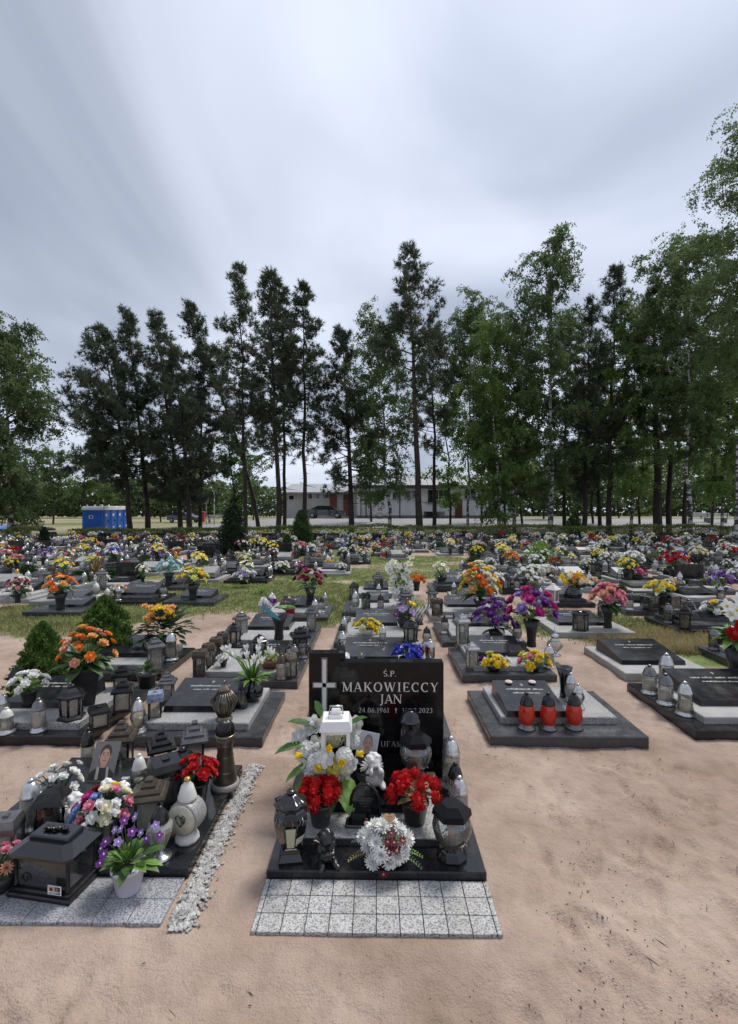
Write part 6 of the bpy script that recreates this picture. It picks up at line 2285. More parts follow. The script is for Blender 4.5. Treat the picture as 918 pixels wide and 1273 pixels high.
spawn('whitebq', bouquet(['white'], 'rose', 13, .10, .030, None, 0, .05, None, LEAF_DARK, .05, .7, 12, True, 9, lean=(.0, 0, .5)), 'flower_bunch',
      'white rose bunch behind the flaring black lantern', 'flowers', (xat(74, 2.66), 2.66, .139), .4)
angel('white plaster cherub in front of the portrait', (xat(134, 2.60), 2.60, .127), R(10), PLASTER, 1.15, 'lean')
angel('white plaster cherub lying right of the portrait', (xat(152, 2.60), 2.60, .127), R(-50), PLASTER, 1.05)
angel('white plaster cherub left of the bark-patterned pot', (xat(94, 2.50), 2.50, .0906), R(25), PLASTER, 1.3, 'lean')
for key, args, px, Y, lab, rz, z in (
        ('tier_brown', dict(w=.115, h=.33, roof=BROWN_METAL, glass=GLASS), 151, 3.05, 'lantern with brown stepped roof at the far side of the crowded grave', 12, S1),
        ('tier_black', dict(w=.11, h=.31, roof=BLACK_METAL, glass=GLASS), 200, 2.96, 'lantern with black stepped roof left of the silver-roofed one', 30, S1),
        ('tier_silver', dict(w=.11, h=.345, roof=PEWTER, glass=GLASS_FROST), 242, 3.02, 'lantern with grey stepped roof beside the tall bell lantern', 20, S1),
        ('tier_front', dict(w=.12, h=.265, roof=BROWN_METAL, glass=GLASS_FROST), 186, 2.52, 'lantern with dark brown stepped roof behind the purple petunias', 14, S1),
        ('house_black', dict(w=.125, h=.26, tiers=1, roof=BLACK_METAL, glass=GLASS_DARK, rh=.30, overhang=1.35), 206, 2.74, 'black lantern with single pitched roof in the middle of the crowded grave', 35, S1)):
    spawn(key, tiered(**args), 'stepped_roof_lantern' if args.get('tiers', 3) > 1 else 'house_lantern', lab, 'lantern', (xat(px, Y), Y, z), R(rz))
spawn('hex_a', hexdome(.13, .26), 'hexagonal_lantern', 'black six-sided lantern behind the red carnations', 'lantern', (xat(227, 2.86), 2.86, S1), R(10))
spawn('jar_e', jar(.25, .045, WHITE_CERAMIC, GLASS, 'belly', WHITE_CERAMIC), 'glass_candle', 'glass candle with white ribbed lid right of the portrait', 'candle', (xat(173, 2.80), 2.80, S1))
spawn('jar_f', jar(.30, .047, BLACK_METAL, GLASS_FROST, 'bell', BLACK_METAL), 'glass_candle', 'glass candle with black dome lid behind the portrait', 'candle', (xat(109, 3.02), 3.02, S1))
spawn('jar_g', jar(.22, .055, BLACK_METAL, GLASS_DARK, 'drop', BLACK_METAL, WAX_RED), 'glass_candle', 'smoked glass candle with red wax below the brown stepped roof', 'candle', (xat(141, 2.93), 2.93, S1))
spawn('redcarn', bouquet(['red', 'crimson', 'red'], 'rose', 16, .095, .034, 'pot', .12, .06, BLACK_PLASTIC, LEAF_DARK, .03, .8, 20, True, 10), 'flower_pot',
      'red roses with dark leaves between hexagonal and bell lanterns', 'flowers', (xat(246, 2.75), 2.75, S1), .3)
spawn('bell', bell_lantern(), 'bell_lantern', 'tall bronze bell-shaped lantern with ribbed dome at the gravel edge', 'lantern', (xat(280, 2.92), 2.92, S1), 0, .95)
spawn('clock', clock_lantern(), 'round_lantern', 'white round lantern with heart relief near the gravel', 'lantern', (xat(233, 2.44), 2.44, S1), R(-12))
spawn('heart_jar', heart_jar(), 'stemmed_lantern', 'stemmed glass lantern with black lid at the front corner by petunias', 'lantern', (xat(199, 2.31), 2.31, S1), R(15))

# ================================================================== the rows behind, grave by grave
FOOT = [(-.52, .52, 1.93, 3.22), (-2.05, -.68, 1.95, 3.22)]      # ground already taken


def grave(key, X, Yf, label, w=1.05, d=.95, detail=True, rz=0, **kw):
    FOOT.append((X - w / 2, X + w / 2, Yf, Yf + d))
    return spawn(key, urn_grave(w, d, **kw), 'grave', label, 'grave', (X, Yf, .0), rz, 1.0, 'low granite graves in rows', detail)


def on(px, Y, z):
    return (xat(px, Y), Y, z)


# --- second row
grave('gA', -2.62, 3.55, 'low grave with black plate and white rose pot, behind the crowded grave', pw=.60, pd=.42, poff=(-.08, -.06), seed=2, base=BLACK_GRANITE)
grave('gB', -1.34, 3.56, 'low grave with black inscribed plate and bronze ribbed lantern', 1.03, .90, pw=.56, pd=.44, poff=(-.06, -.06), seed=3)
grave('gM', 0.0, 3.56, 'low dark grave mostly hidden behind the large headstone', 1.10, .90, pw=.6, pd=.4, seed=4)
grave('gR', 1.405, 3.60, 'low grave with tilted plate and three red candles', 1.15, .92, pw=.47, pd=.50, poff=(-.17, -.12), slope=.07, seed=5, tfront=.21)
m = MB()
for sx in (-1, 1):
    m.M = Matrix.Translation((1.235 + sx * .10, 4.24, .246)) @ Matrix.Rotation(math.atan2(.07, .5), 4, 'X')
    m.lathe([(.030, 0), (.031, .002), (.001, .0025)], CARD_W, 16, cap=False)
    m.lathe([(.020, .003), (.001, .0035)], SKIN, 12, cap=False)
gR = bpy.data.objects['name_plate.002'] if 'name_plate.002' in bpy.data.objects else None
_op = [o for o in bpy.data.objects if o.get('label', '').startswith('low grave with tilted plate')][0]
q = mobj('photo_medallions', m.mesh('photo_medallions'), _op); q.location = (-1.405, -3.60, 0)
grave('gC', 2.95, 3.72, 'low black grave at the right edge with four glass candles', 1.12, 1.02, pw=.80, pd=.55, poff=(.08, -.05), slope=.09, seed=6, base=BLACK_GRANITE, tier=PALE_GRANITE)

zT = .1256   # top of a grey tier
zB = .0706   # top of a base slab
# things on the second row, left
spawn('wrose', bouquet(['white'], 'rose', 14, .12, .036, 'pot', .10, .062, BLACK_PLASTIC, LEAF_PALE, .02, .75, 18, True, 11), 'flower_pot', 'white artificial roses with pale leaves in a black pot', 'flowers', on(36, 3.86, .19), .2)
for key, a, px, Y, z, lab in (
        ('jar_h', (.23, .05, SILVER, GLASS_FROST, 'drop'), 4, 3.78, zB, 'glass candle with silver lid at left edge, behind its neighbour'),
        ('jar_i', (.19, .052, WHITE_CERAMIC, GLASS, 'bell'), 8, 3.60, zB, 'squat glass candle with white lid at the left edge'),
        ('jar_j', (.25, .05, PEWTER, GLASS_FROST, 'cyl'), 48, 3.63, zB, 'milky glass candle with dark lid below the white rose pot'),
        ('jar_k', (.26, .05, SILVER, GLASS, 'belly'), 172, 3.62, zB, 'bulbous glass candle with silver lid behind the crowded grave lanterns'),
        ('jar_red1', (.275, .058, BLACK_METAL, GLASS_RED, 'drop', PEWTER, WAX_RED, .34), 655, 3.73, zB, 'red glass candle, left of the three in a row'),
        ('jar_red2', (.275, .058, BLACK_METAL, GLASS_RED, 'drop', PEWTER, WAX_RED, .34), 682, 3.73, zB, 'red glass candle, middle of the three in a row'),
        ('jar_red3', (.275, .058, BLACK_METAL, GLASS_RED, 'drop', PEWTER, WAX_RED, .34), 714, 3.74, zB, 'red glass candle, right of the three in a row'),
        ('jar_l', (.24, .045, SILVER, GLASS_FROST, 'drop'), 710, 4.12, zT, 'small milky candle with silver lid beside the black cup vase'),
        ('jar_m', (.20, .045, SILVER, GLASS, 'belly'), 719, 3.98, zT, 'small clear candle in front of the black cup vase'),
        ('jar_n', (.26, .060, PEWTER, GLASS_FROST, 'cyl', SILVER), 808, 4.47, zB, 'milky candle farthest left on the right-edge grave'),
        ('jar_o', (.31, .064, SILVER, GLASS_FROST, 'cyl', SILVER), 829, 4.66, zB, 'tallest milky candle at the back of the right-edge grave'),
        ('jar_p', (.265, .060, PEWTER, GLASS_FROST, 'cyl', SILVER), 828, 4.22, zB, 'milky candle with dark lid in the middle of the right-edge grave'),
        ('jar_q', (.27, .062, SILVER, GLASS, 'bell', SILVER), 852, 4.00, zB, 'clear candle in front of the right-edge black plate')):
    spawn(key, jar(*a), 'glass_candle', lab, 'candle', on(px, Y, z), random.uniform(0, 6))
spawn('hex_b', hexdome(.155, .26), 'hexagonal_lantern', 'black domed lantern right of the white rose pot', 'lantern', on(89, 3.74, zT), R(15))
spawn('house_s', tiered(.115, .165, 1, BLACK_METAL, BLACK_METAL, GLASS_FROST, .30, 4, 1.2), 'house_lantern', 'small black house lantern below the big orange rose pot', 'lantern', on(123, 3.70, zB), R(38))
spawn('house_m', tiered(.125, .25, 2, BLACK_METAL, BLACK_METAL, GLASS_FROST, .36, 4, 1.3), 'house_lantern', 'black two-stepped lantern right of the big orange rose pot', 'lantern', on(153, 4.02, zB), R(20))
spawn('house_l', tiered(.125, .25, 2, BLACK_METAL, BLACK_METAL, GLASS_FROST, .36, 4, 1.3), 'house_lantern', 'black two-stepped lantern behind its twin by the orange roses', 'lantern', on(151, 4.40, zB), R(25))
spawn('house_q', tiered(.16, .26, 1, BLACK_METAL, BLACK_METAL, GLASS_DARK, .32, 4, 1.2), 'house_lantern', 'black square lantern with pitched roof beside the dwarf spruce', 'lantern', on(28, 4.30, zB), R(30))
spawn('orose', bouquet(['orange', 'apricot', 'orange', 'salmon'], 'rose', 24, .20, .040, 'square', .30, .11, BLACK_PLASTIC, LEAF, .05, 1.0, 34, True, 12), 'flower_pot',
      'orange roses in a big black square pot between dwarf spruces', 'flowers', on(106, 4.02, zT), R(30))
spawn('tier_s2', tiered(.10, .26, 3, PEWTER, PEWTER, GLASS_FROST, .36), 'stepped_roof_lantern', 'tall grey stepped lantern left of the inscribed plate', 'lantern', on(208, 4.20, zB), R(12))
spawn('tier_bw', tiered(.095, .255, 1, mat('blue white enamel', (.20, .24, .34), .3, var=.5, vscale=60), BLACK_METAL, GLASS, .30, 4, 1.25), 'house_lantern', 'small lantern with blue and white top beside the inscribed plate', 'lantern', on(193, 3.78, zB), R(20))
spawn('diamond', diamond(.30, .100), 'ribbed_lantern', 'bronze ribbed lantern widest in the middle, on grey granite', 'lantern', on(279, 3.72, zT))


def tulip_vase():
    rg = random.Random(17)
    v, fl, lv, st = pot_mesh('ball', .135, .072, BLACK_GLOSS), MB(), MB(), MB()
    for k in range(14):
        t = k * 2.4; q = .03 + .085 * math.sqrt((k + .5) / 14)
        c = Vector((q * math.cos(t) * 1.5 - .03, q * math.sin(t), rg.uniform(.30, .40) - q * .4))
        bloom(fl, c, Vector((c.x * 2, c.y * 2, 1)), .024, 'tulip', PETALS['white'], PETALS['white'], rg)
        st.tube([(0, 0, .12), c * .55 + Vector((0, 0, .09)), c], .004, LEAF_PALE, 4)
    for k in range(26):
        t = k * 2.4 + .4; el = rg.uniform(.1, 1.2)
        leaf(lv, Vector((0, 0, .13)), (math.cos(t) * math.cos(el), math.sin(t) * math.cos(el), math.sin(el)), rg.uniform(.13, .22), .035, LEAF_PALE if k % 2 else LEAF, .45)
    return [('vase', v), ('blooms', fl), ('leaves', lv), ('stems', st)]


thing('tulip_vase', 'white tulips in a round black vase on the inscribed grave', 'flowers', on(314, 4.10, zT), 0, None, (1.22, 1.22, 1.25), tulip_vase())
spawn('jar_wire', jar(.235, .038, BLACK_METAL, GLASS_DARK, 'bell', BLACK_METAL), 'glass_candle', 'slim black candle between ribbed lantern and tulip vase', 'candle', on(301, 3.95, zT))
m = pot_mesh('flare', .27, .075, BLACK_GLOSS)
thing('cup_vase', 'empty tall black cup vase beside the tilted plate', 'vase', on(702, 4.22, zT), 0, None, (.9, .9, .95), [('cup', m)])

# --- third row and beyond, left column
grave('gD', -2.70, 4.95, 'low black grave plate behind the orange roses', pw=.66, pd=.5, seed=7, base=BLACK_GRANITE)
grave('gE', -1.29, 4.74, 'low dark grave with four bronze lanterns in file', 1.06, .98, pw=.5, pd=.4, seed=8, slope=.05, poff=(.05, .05))
grave('gF', -1.32, 5.96, 'low grave with turquoise-wrapped bouquet before a black plate', 1.06, 1.15, pw=.56, pd=.45, seed=9, poff=(-.12, .0))
grave('gG', -1.30, 7.62, 'low grave with little red pot and file of candles', 1.10, 1.0, pw=.62, pd=.42, seed=10)
for k, Y in enumerate((4.83, 5.07, 5.31, 5.55)):
    spawn('bz%d' % (k % 2), tiered(.115, .285, 1, BROWN_METAL, BRONZE if k % 2 else BROWN_METAL, GLASS_DARK, .30, 4 if k != 1 else 6, 1.15), 'house_lantern',
          ('bronze lantern nearest in the file of four', 'bronze lantern second in the file of four', 'bronze lantern third in the file of four', 'bronze lantern last in the file of four')[k], 'lantern', (-1.735, Y, zB), R(8))
spawn('wmini', bouquet(['white'], 'mum', 8, .055, .028, 'pot', .07, .04, BLACK_PLASTIC, LEAF_DARK, 0, .7, 8, True, 13), 'flower_pot', 'small white flower pot beside the file of bronze lanterns', 'flowers', on(278, 5.0, zT), 0)
spawn('brbowl', bouquet(['salmon', 'white'], 'daisy', 10, .10, .018, 'bowl', .085, .11, TERRACOTTA, LEAF_PALE, 0, .35, 16, True, 14), 'flower_bowl', 'brown bowl of small pale flowers behind the tulips', 'flowers', on(336, 4.98, zT), 0)
for key, mk, px, Y, z, lab in (
        ('bzA', tiered(.12, .245, 1, BRONZE, BROWN_METAL, GLASS_FROST, .34, 6, 1.1), 361, 4.86, zB, 'bronze six-sided lantern at the right of the dark grave'),
        ('bzB', jar(.255, .05, BROWN_METAL, GLASS_FROST, 'cyl', BRONZE), 350, 4.80, zB, 'bronze-lidded candle before the six-sided lantern'),
        ('bzC', jar(.27, .058, BLACK_METAL, GLASS, 'drop', PEWTER), 376, 5.50, zB, 'dark-lidded candle behind the six-sided lantern'),
        ('bzD', hexdome(.14, .22), 323, 5.45, zT, 'black domed lantern behind the white tulips'),
        ('bzE', jar(.22, .05, PEWTER, GLASS_DARK, 'cyl', PEWTER), 366, 5.25, zB, 'smoked candle in the middle right of the dark grave')):
    spawn(key, mk, 'glass_candle' if key in ('bzB', 'bzC', 'bzE') else 'hexagonal_lantern', lab, 'candle' if key in ('bzB', 'bzC', 'bzE') else 'lantern', on(px, Y, z), R(15))


def wrapped():
    rg = random.Random(19)
    p = pot_mesh('flare', .24, .085, BLACK_PLASTIC); f, l, w = MB(), MB(), MB()
    for k in range(9):
        bloom(f, Vector((-.09 + rg.uniform(-.06, .06), rg.uniform(-.06, .06), .36 + rg.uniform(-.04, .05))), Vector((rg.uniform(-.5, .5), -.5, .8)), .035, 'mum', PETALS['purple'] if k % 3 == 0 else PETALS['white'], PETALS['cream'], rg)
    for k in range(14):
        t = k * 2.4; leaf(l, Vector((.06, 0, .28)), (math.cos(t), math.sin(t), .8), .14, .085, LEAF_PALE if k % 2 else LEAF, .4)
    w.add([(-.17, -.06, .33), (-.12, -.09, .35), (-.01, -.09, .26), (.04, -.085, .20), (-.06, -.085, .24)], [(0, 1, 2, 3, 4)], mat('turquoise wrap', (.10, .36, .46), .35))
    return [('vase', p), ('blooms', f), ('leaves', l), ('wrap', w)]


thing('wrapped_bouquet', 'purple and white bouquet with turquoise wrap in a black vase', 'flowers', on(347, 6.10, zT), 0, None, 1.25, wrapped())
spawn('redpot', bouquet(['salmon', 'greenish'], 'daisy', 9, .13, .02, 'pot', .13, .085, mat('crimson pot', (.36, .02, .05), .4), LEAF_DARK, .05, .8, 14, True, 15), 'flower_pot', 'little crimson pot with withered plant on the candle-lined grave', 'flowers', on(361, 7.72, zB), 0)
spawn('winevase', bouquet(['magenta', 'wine', 'crimson', 'wine'], 'rose', 15, .24, .055, 'flare', .34, .10, BLACK_PLASTIC, LEAF_DARK, .05, .9, 16, True, 16), 'flower_vase', 'dark red and magenta flowers in a tall black vase', 'flowers', on(386, 8.35, zB), 0)
for k, (px, Y, lid, lab) in enumerate(((325, 7.72, SILVER, 'nearest left'), (333, 8.0, BLACK_METAL, 'middle left'), (338, 8.4, SILVER, 'far left'), (392, 7.75, SILVER, 'nearest right'), (400, 8.0, PEWTER, 'middle right'), (404, 8.4, SILVER, 'far right'))):
    spawn('jg%d' % (k % 3), jar(.26, .055, lid, GLASS_FROST, ('cyl', 'drop', 'bell')[k % 3]), 'glass_candle', 'glass candle %s on the grave with the crimson pot' % lab, 'candle', on(px, Y, zB))

# --- shrubs in pots by the spruces
def potted_bush():
    rg = random.Random(23)
    p = pot_mesh('square', .24, .115, BLACK_PLASTIC); l, f, fd = MB(), MB(), MB()
    for k in range(190):
        t = k * 2.4; el = rg.uniform(-.25, 1.2); q = rg.uniform(.05, .26)
        d = Vector((math.cos(t) * math.cos(el), math.sin(t) * math.cos(el), math.sin(el)))
        leaf(l, Vector((.05, 0, .30)) + d * q, d, rg.uniform(.09, .14), .065, LEAF_DARK if k % 5 else LEAF, .3)
    for k in range(42):
        c = Vector((rg.uniform(-.17, .13), rg.uniform(-.12, .08), rg.uniform(.42, .60)))
        bloom(f, c, Vector((c.x, -.4, .7)), .038, 'rose', PETALS['apricot'] if k % 3 else PETALS['yellow'], PETALS['yellow'], rg, False)
    for k in range(7):
        fern(fd, Vector((.02, -.05, .25)), (math.cos(k), -abs(math.sin(k)) - .2, .3), .16, LEAF, rg)
    return [('pot', p), ('leaves', l), ('blooms', f), ('fern_fronds', fd)]


thing('potted_flowers', 'apricot flowers over dark leaves in a square black pot', 'flowers', on(200, 5.62, 0.0), R(20), None, 1.05, potted_bush())


def succulent():
    rg = random.Random(24)
    p = pot_mesh('pot', .15, .095, BLACK_PLASTIC); l = MB()
    p.lathe([(.11, 0), (.12, .012), (.10, .018)], BLACK_PLASTIC, 16)
    for k in range(70):
        t = k * 2.4; el = rg.uniform(.1, 1.4); d = Vector((math.cos(t) * math.cos(el), math.sin(t) * math.cos(el), math.sin(el)))
        leaf(l, Vector((0, 0, .15)) + d * rg.uniform(.01, .09), d, .045, .022, LEAF if k % 2 else LEAF_DARK, .1)
    return [('pot', p), ('leaves', l)]


thing('potted_plant', 'small green succulent in a round black pot', 'plant', on(183, 4.72, .0), 0, None, 1.0, succulent())

# --- middle column behind the headstone
grave('gH', -.02, 4.74, 'low dark grave with blue roses right behind the headstone', 1.06, 1.15, pw=.62, pd=.58, seed=11, slope=.06, poff=(-.05, .0))
grave('gI', 0.0, 6.12, 'low dark grave with yellow roses on its white swan bowl', 1.06, 1.3, pw=.6, pd=.5, seed=12)
grave('gJ', .02, 8.0, 'low grave with black box lantern and white orchids', 1.15, 1.0, pw=.42, pd=.35, seed=13, slope=.1)
grave('gK', .0, 9.45, 'low grave with small pyramid lantern behind the orchids', 1.05, 1.0, pw=.5, pd=.4, seed=14)
spawn('bluerose', bouquet(['blue'], 'rose', 13, .13, .052, 'bowl', .06, .08, BLACK_PLASTIC, LEAF_DARK, 0, .6, 10, True, 17), 'flower_bunch', 'deep blue roses just above the headstone', 'flowers', on(506, 4.95, .18), 0)
spawn('bluewhite', bouquet(['skyblue', 'white', 'wine'], 'mum', 9, .09, .04, 'bowl', .07, .07, BLACK_PLASTIC, FERN_DRY, 0, .6, 10, True, 18), 'flower_bunch', 'small pale blue and brown flowers behind the deep blue roses', 'flowers', on(520, 5.35, zT), 0)
spawn('ylroses', bouquet(['yellow', 'lemon', 'yellow', 'cream'], 'rose', 11, .15, .055, 'bowl', .08, .10, WHITE_CERAMIC, LEAF, 0, .55, 14, True, 19), 'flower_bowl', 'yellow roses in a white bowl behind the deep blue roses', 'flowers', on(457, 6.30, zT), 0)
spawn('iris', bouquet(['purple', 'violet', 'yellow'], 'orchid', 10, .17, .06, 'bowl', .12, .10, BLACK_PLASTIC, LEAF_DARK, .05, .9, 12, True, 20), 'flower_bunch', 'purple irises with white ribbon behind the yellow roses', 'flowers', on(503, 6.75, zT), 0)
m = MB()
for k in range(4):
    m.tube([(.05 * k - .05, 0, .0), (.06 * k, -.02, .14), (.10 + .06 * k, 0, .27), (.12 + .055 * k, .02, .34)], [.004, .012, .014, .003], PETALS['white'], 4)
thing('ribbon_bow', 'white curled ribbon above the purple irises', 'ribbon', on(514, 6.95, zT), 0, None, .8, [('ribbon_loops', m)])
angel('white cherub kneeling at the left headstone corner behind', on(430, 5.0, zB), R(40), PLASTER, 1.5, 'lean')
for k, (px, Y, kind, z, lab) in enumerate(((424, 5.35, 'a', zB, 'dark-lidded candle in the left file behind the headstone, nearest'), (426, 5.75, 'b', zB, 'clear candle in the left file behind the headstone, second'),
                                     (428, 6.45, 'c', zB, 'silver-lidded candle in the left file behind the headstone, third'), (432, 7.1, 'a', zB, 'dark-lidded candle in the left file behind the headstone, last'),
                                     (534, 4.95, 'd', zB, 'black domed candle at the right headstone corner behind'), (535, 5.4, 'b', zB, 'clear candle in the right file behind the headstone, second'),
                                     (531, 6.1, 'a', zB, 'dark-lidded candle in the right file behind the headstone, third'), (521, 7.15, 'd', zB, 'black domed candle in the right file behind the headstone, last'),
                                     (476, 5.75, 'c', zT, 'silver candle behind the plate of the blue-rose grave'), (449, 4.98, 'e', .19, 'low round candle on the plate below the yellow roses'))):
    mk = dict(a=jar(.22, .055, BLACK_METAL, GLASS_FROST, 'drop'), b=jar(.24, .052, SILVER, GLASS, 'cyl'), c=jar(.26, .05, SILVER, GLASS_FROST, 'bell'), d=jar(.20, .06, BLACK_GLOSS, GLASS_DARK, 'drop', BLACK_METAL),
              e=jar(.09, .035, BRONZE, GLASS_DARK, 'drop'))[kind]
    spawn('jm' + kind, mk, 'glass_candle', lab, 'candle', on(px, Y, z), k)
for key, mk, px, Y, z, lab in (('boxl', tiered(.13, .30, 1, BLACK_GLOSS, BLACK_GLOSS, GLASS_DARK, .12, 4, 1.05), 455, 8.12, zB, 'black box lantern on the orchid grave'),
                              ('jx1', jar(.32, .07, SILVER, GLASS_FROST, 'drop'), 442, 8.2, zB, 'large milky candle left of the black box lantern'),
                              ('jx2', jar(.28, .055, BLACK_METAL, GLASS_FROST, 'cyl'), 473.5, 8.14, zB, 'milky candle right of the black box lantern'),
                              ('pyr', tiered(.17, .36, 3, PEWTER, BLACK_METAL, GLASS_DARK, .4, 4, 1.4), 470.5, 10.1, zT, 'small dark pyramid lantern at the grass edge'),
                              ('jx3', jar(.26, .055, SILVER, GLASS, 'bell'), 471, 9.4, zB, 'clear candle below the pyramid lantern')):
    spawn(key, mk, 'glass_candle' if key.startswith('jx') else 'metal_lantern', lab, 'candle' if key.startswith('jx') else 'lantern', on(px, Y, z), R(10))


def orchid_cascade():
    rg = random.Random(27)
    p = pot_mesh('flare', .24, .09, BLACK_PLASTIC); f, l, lil, st = MB(), MB(), MB(), MB()
    for k in range(30):
        t = k / 29
        c = Vector((-.10 + .16 * math.sin(k * 1.7) + .14 * (1 - t), -.08 + .05 * math.cos(k * 2.3), .15 + .62 * t + rg.uniform(-.04, .04)))
        bloom(f, c, Vector((rg.uniform(-.4, .4), -1, .35)), .062, 'orchid', PETALS['white'], PETALS['lemon'], rg)
        st.tube([(0, 0, .2), c], .004, LEAF, 3)
    for k in range(7):
        c = Vector((-.20 + .06 * k + rg.uniform(-.03, .03), -.05, .62 + rg.uniform(0, .28)))
        bloom(lil, c, Vector((rg.uniform(-.6, .6), -.6, .7)), .075, 'orchid', PETALS['pink'] if k == 3 else PETALS['cream'], PETALS['lemon'], rg)
        st.tube([(0, 0, .2), c], .004, LEAF, 3)
    for k in range(26):
        t = k * 2.4; el = rg.uniform(-.1, 1.3)
        leaf(l, Vector((0, 0, .25 + rg.uniform(0, .45))), (math.cos(t) * math.cos(el), math.sin(t) * math.cos(el), math.sin(el)), rg.uniform(.2, .32), .07, LEAF_PALE if k % 2 else LEAF, .35)
    return [('vase', p), ('orchids', f), ('lilies', lil), ('leaves', l), ('stems', st)]


thing('orchid_bouquet', 'tall cascade of white orchids topped by lilies', 'flowers', on(500, 8.35, zB), 0, None, 1.0, orchid_cascade())
spawn('orcar', bouquet(['orange'], 'pom', 10, .16, .06, 'pot', .2, .08, BLACK_PLASTIC, LEAF, 0, .5, 10, True, 28), 'flower_pot', 'orange carnations right of the orchid cascade', 'flowers', on(518, 10.2, zB), 0)

# --- right columns
grave('gL', 1.34, 4.96, 'low grave with yellow roses and silver lanterns', .95, 1.0, pw=.56, pd=.42, seed=15, poff=(.0, -.05))
grave('gN', 1.36, 6.2, 'low grave with purple flowers behind the silver lanterns', 1.05, 1.1, pw=.5, pd=.4, seed=16)
grave('gO', 1.45, 7.7, 'low grave below the tall yellow and orange arrangement', 1.2, 1.0, pw=.55, pd=.42, seed=17, base=PALE_GRANITE, tier=GREY_GRANITE)
grave('gP', 2.98, 5.02, 'flat black grave plate on pale stone, nothing standing on it', .92, 1.0, pw=.68, pd=.62, seed=18, base=PALE_GRANITE, tier=None, slope=.08, poff=(-.02, .0))
grave('gQ', 2.98, 6.72, 'low grave with pink bouquet and black shell lantern', 1.08, 1.0, pw=.66, pd=.5, seed=19, base=PALE_GRANITE, tier=None, poff=(-.03, .0))
grave('gS', 4.65, 8.2, 'low dark grave with yellow flowers and square lanterns', 1.05, 1.0, pw=.7, pd=.5, seed=20)
grave('gT', 4.75, 6.85, 'low black monument half sunk in dry grass at right', 1.1, .95, pw=.75, pd=.5, seed=21, base=BLACK_GRANITE, tier=DARK_GRANITE)
grave('gU', 4.45, 5.1, 'low grave at right edge under the red roses', 1.1, 1.0, pw=.7, pd=.5, seed=22)
for key, mk, px, Y, z, lab in (('slvA', tiered(.12, .40, 2, SILVER, PEWTER, GLASS_FROST, .26, 4, 1.3), 575, 5.98, zB, 'tall silver lantern left of the purple flowers'),
                              ('slvB', tiered(.10, .28, 2, SILVER, PEWTER, GLASS_FROST, .26, 4, 1.3), 587, 5.12, zB, 'short silver lantern left of the yellow roses'),
                              ('slvC', ring_lantern(.34, .085), 690, 5.62, zB, 'silver ball-crowned lantern behind the black cup vase'),
                              ('shell', tiered(.17, .26, 1, BLACK_GLOSS, BLACK_GLOSS, GLASS_DARK, .18, 6, 1.1), 722, 6.85, zB, 'black shell-shaped lantern beside the pink bouquet'),
                              ('sqA', tiered(.20, .24, 1, PEWTER, BLACK_METAL, GLASS_DARK, .12, 4, 1.05), 808, 8.3, zB, 'square glass lantern left of the yellow flowers'),
                              ('sqB', tiered(.20, .24, 1, PEWTER, BLACK_METAL, GLASS_DARK, .12, 4, 1.05), 835, 8.4, zB, 'square glass lantern right of the yellow flowers'),
                              ('blkD', jar(.30, .10, BLACK_GLOSS, GLASS_DARK, 'drop', BLACK_METAL), 857, 7.6, zB, 'dark urn lantern on the monument in dry grass')):
    spawn(key, mk, 'metal_lantern', lab, 'lantern', on(px, Y, z), R(12))
spawn('jn1', jar(.24, .06, SILVER, GLASS_FROST, 'bell'), 'glass_candle', 'milky candle below the ball-crowned lantern', 'candle', on(683, 5.2, zB))
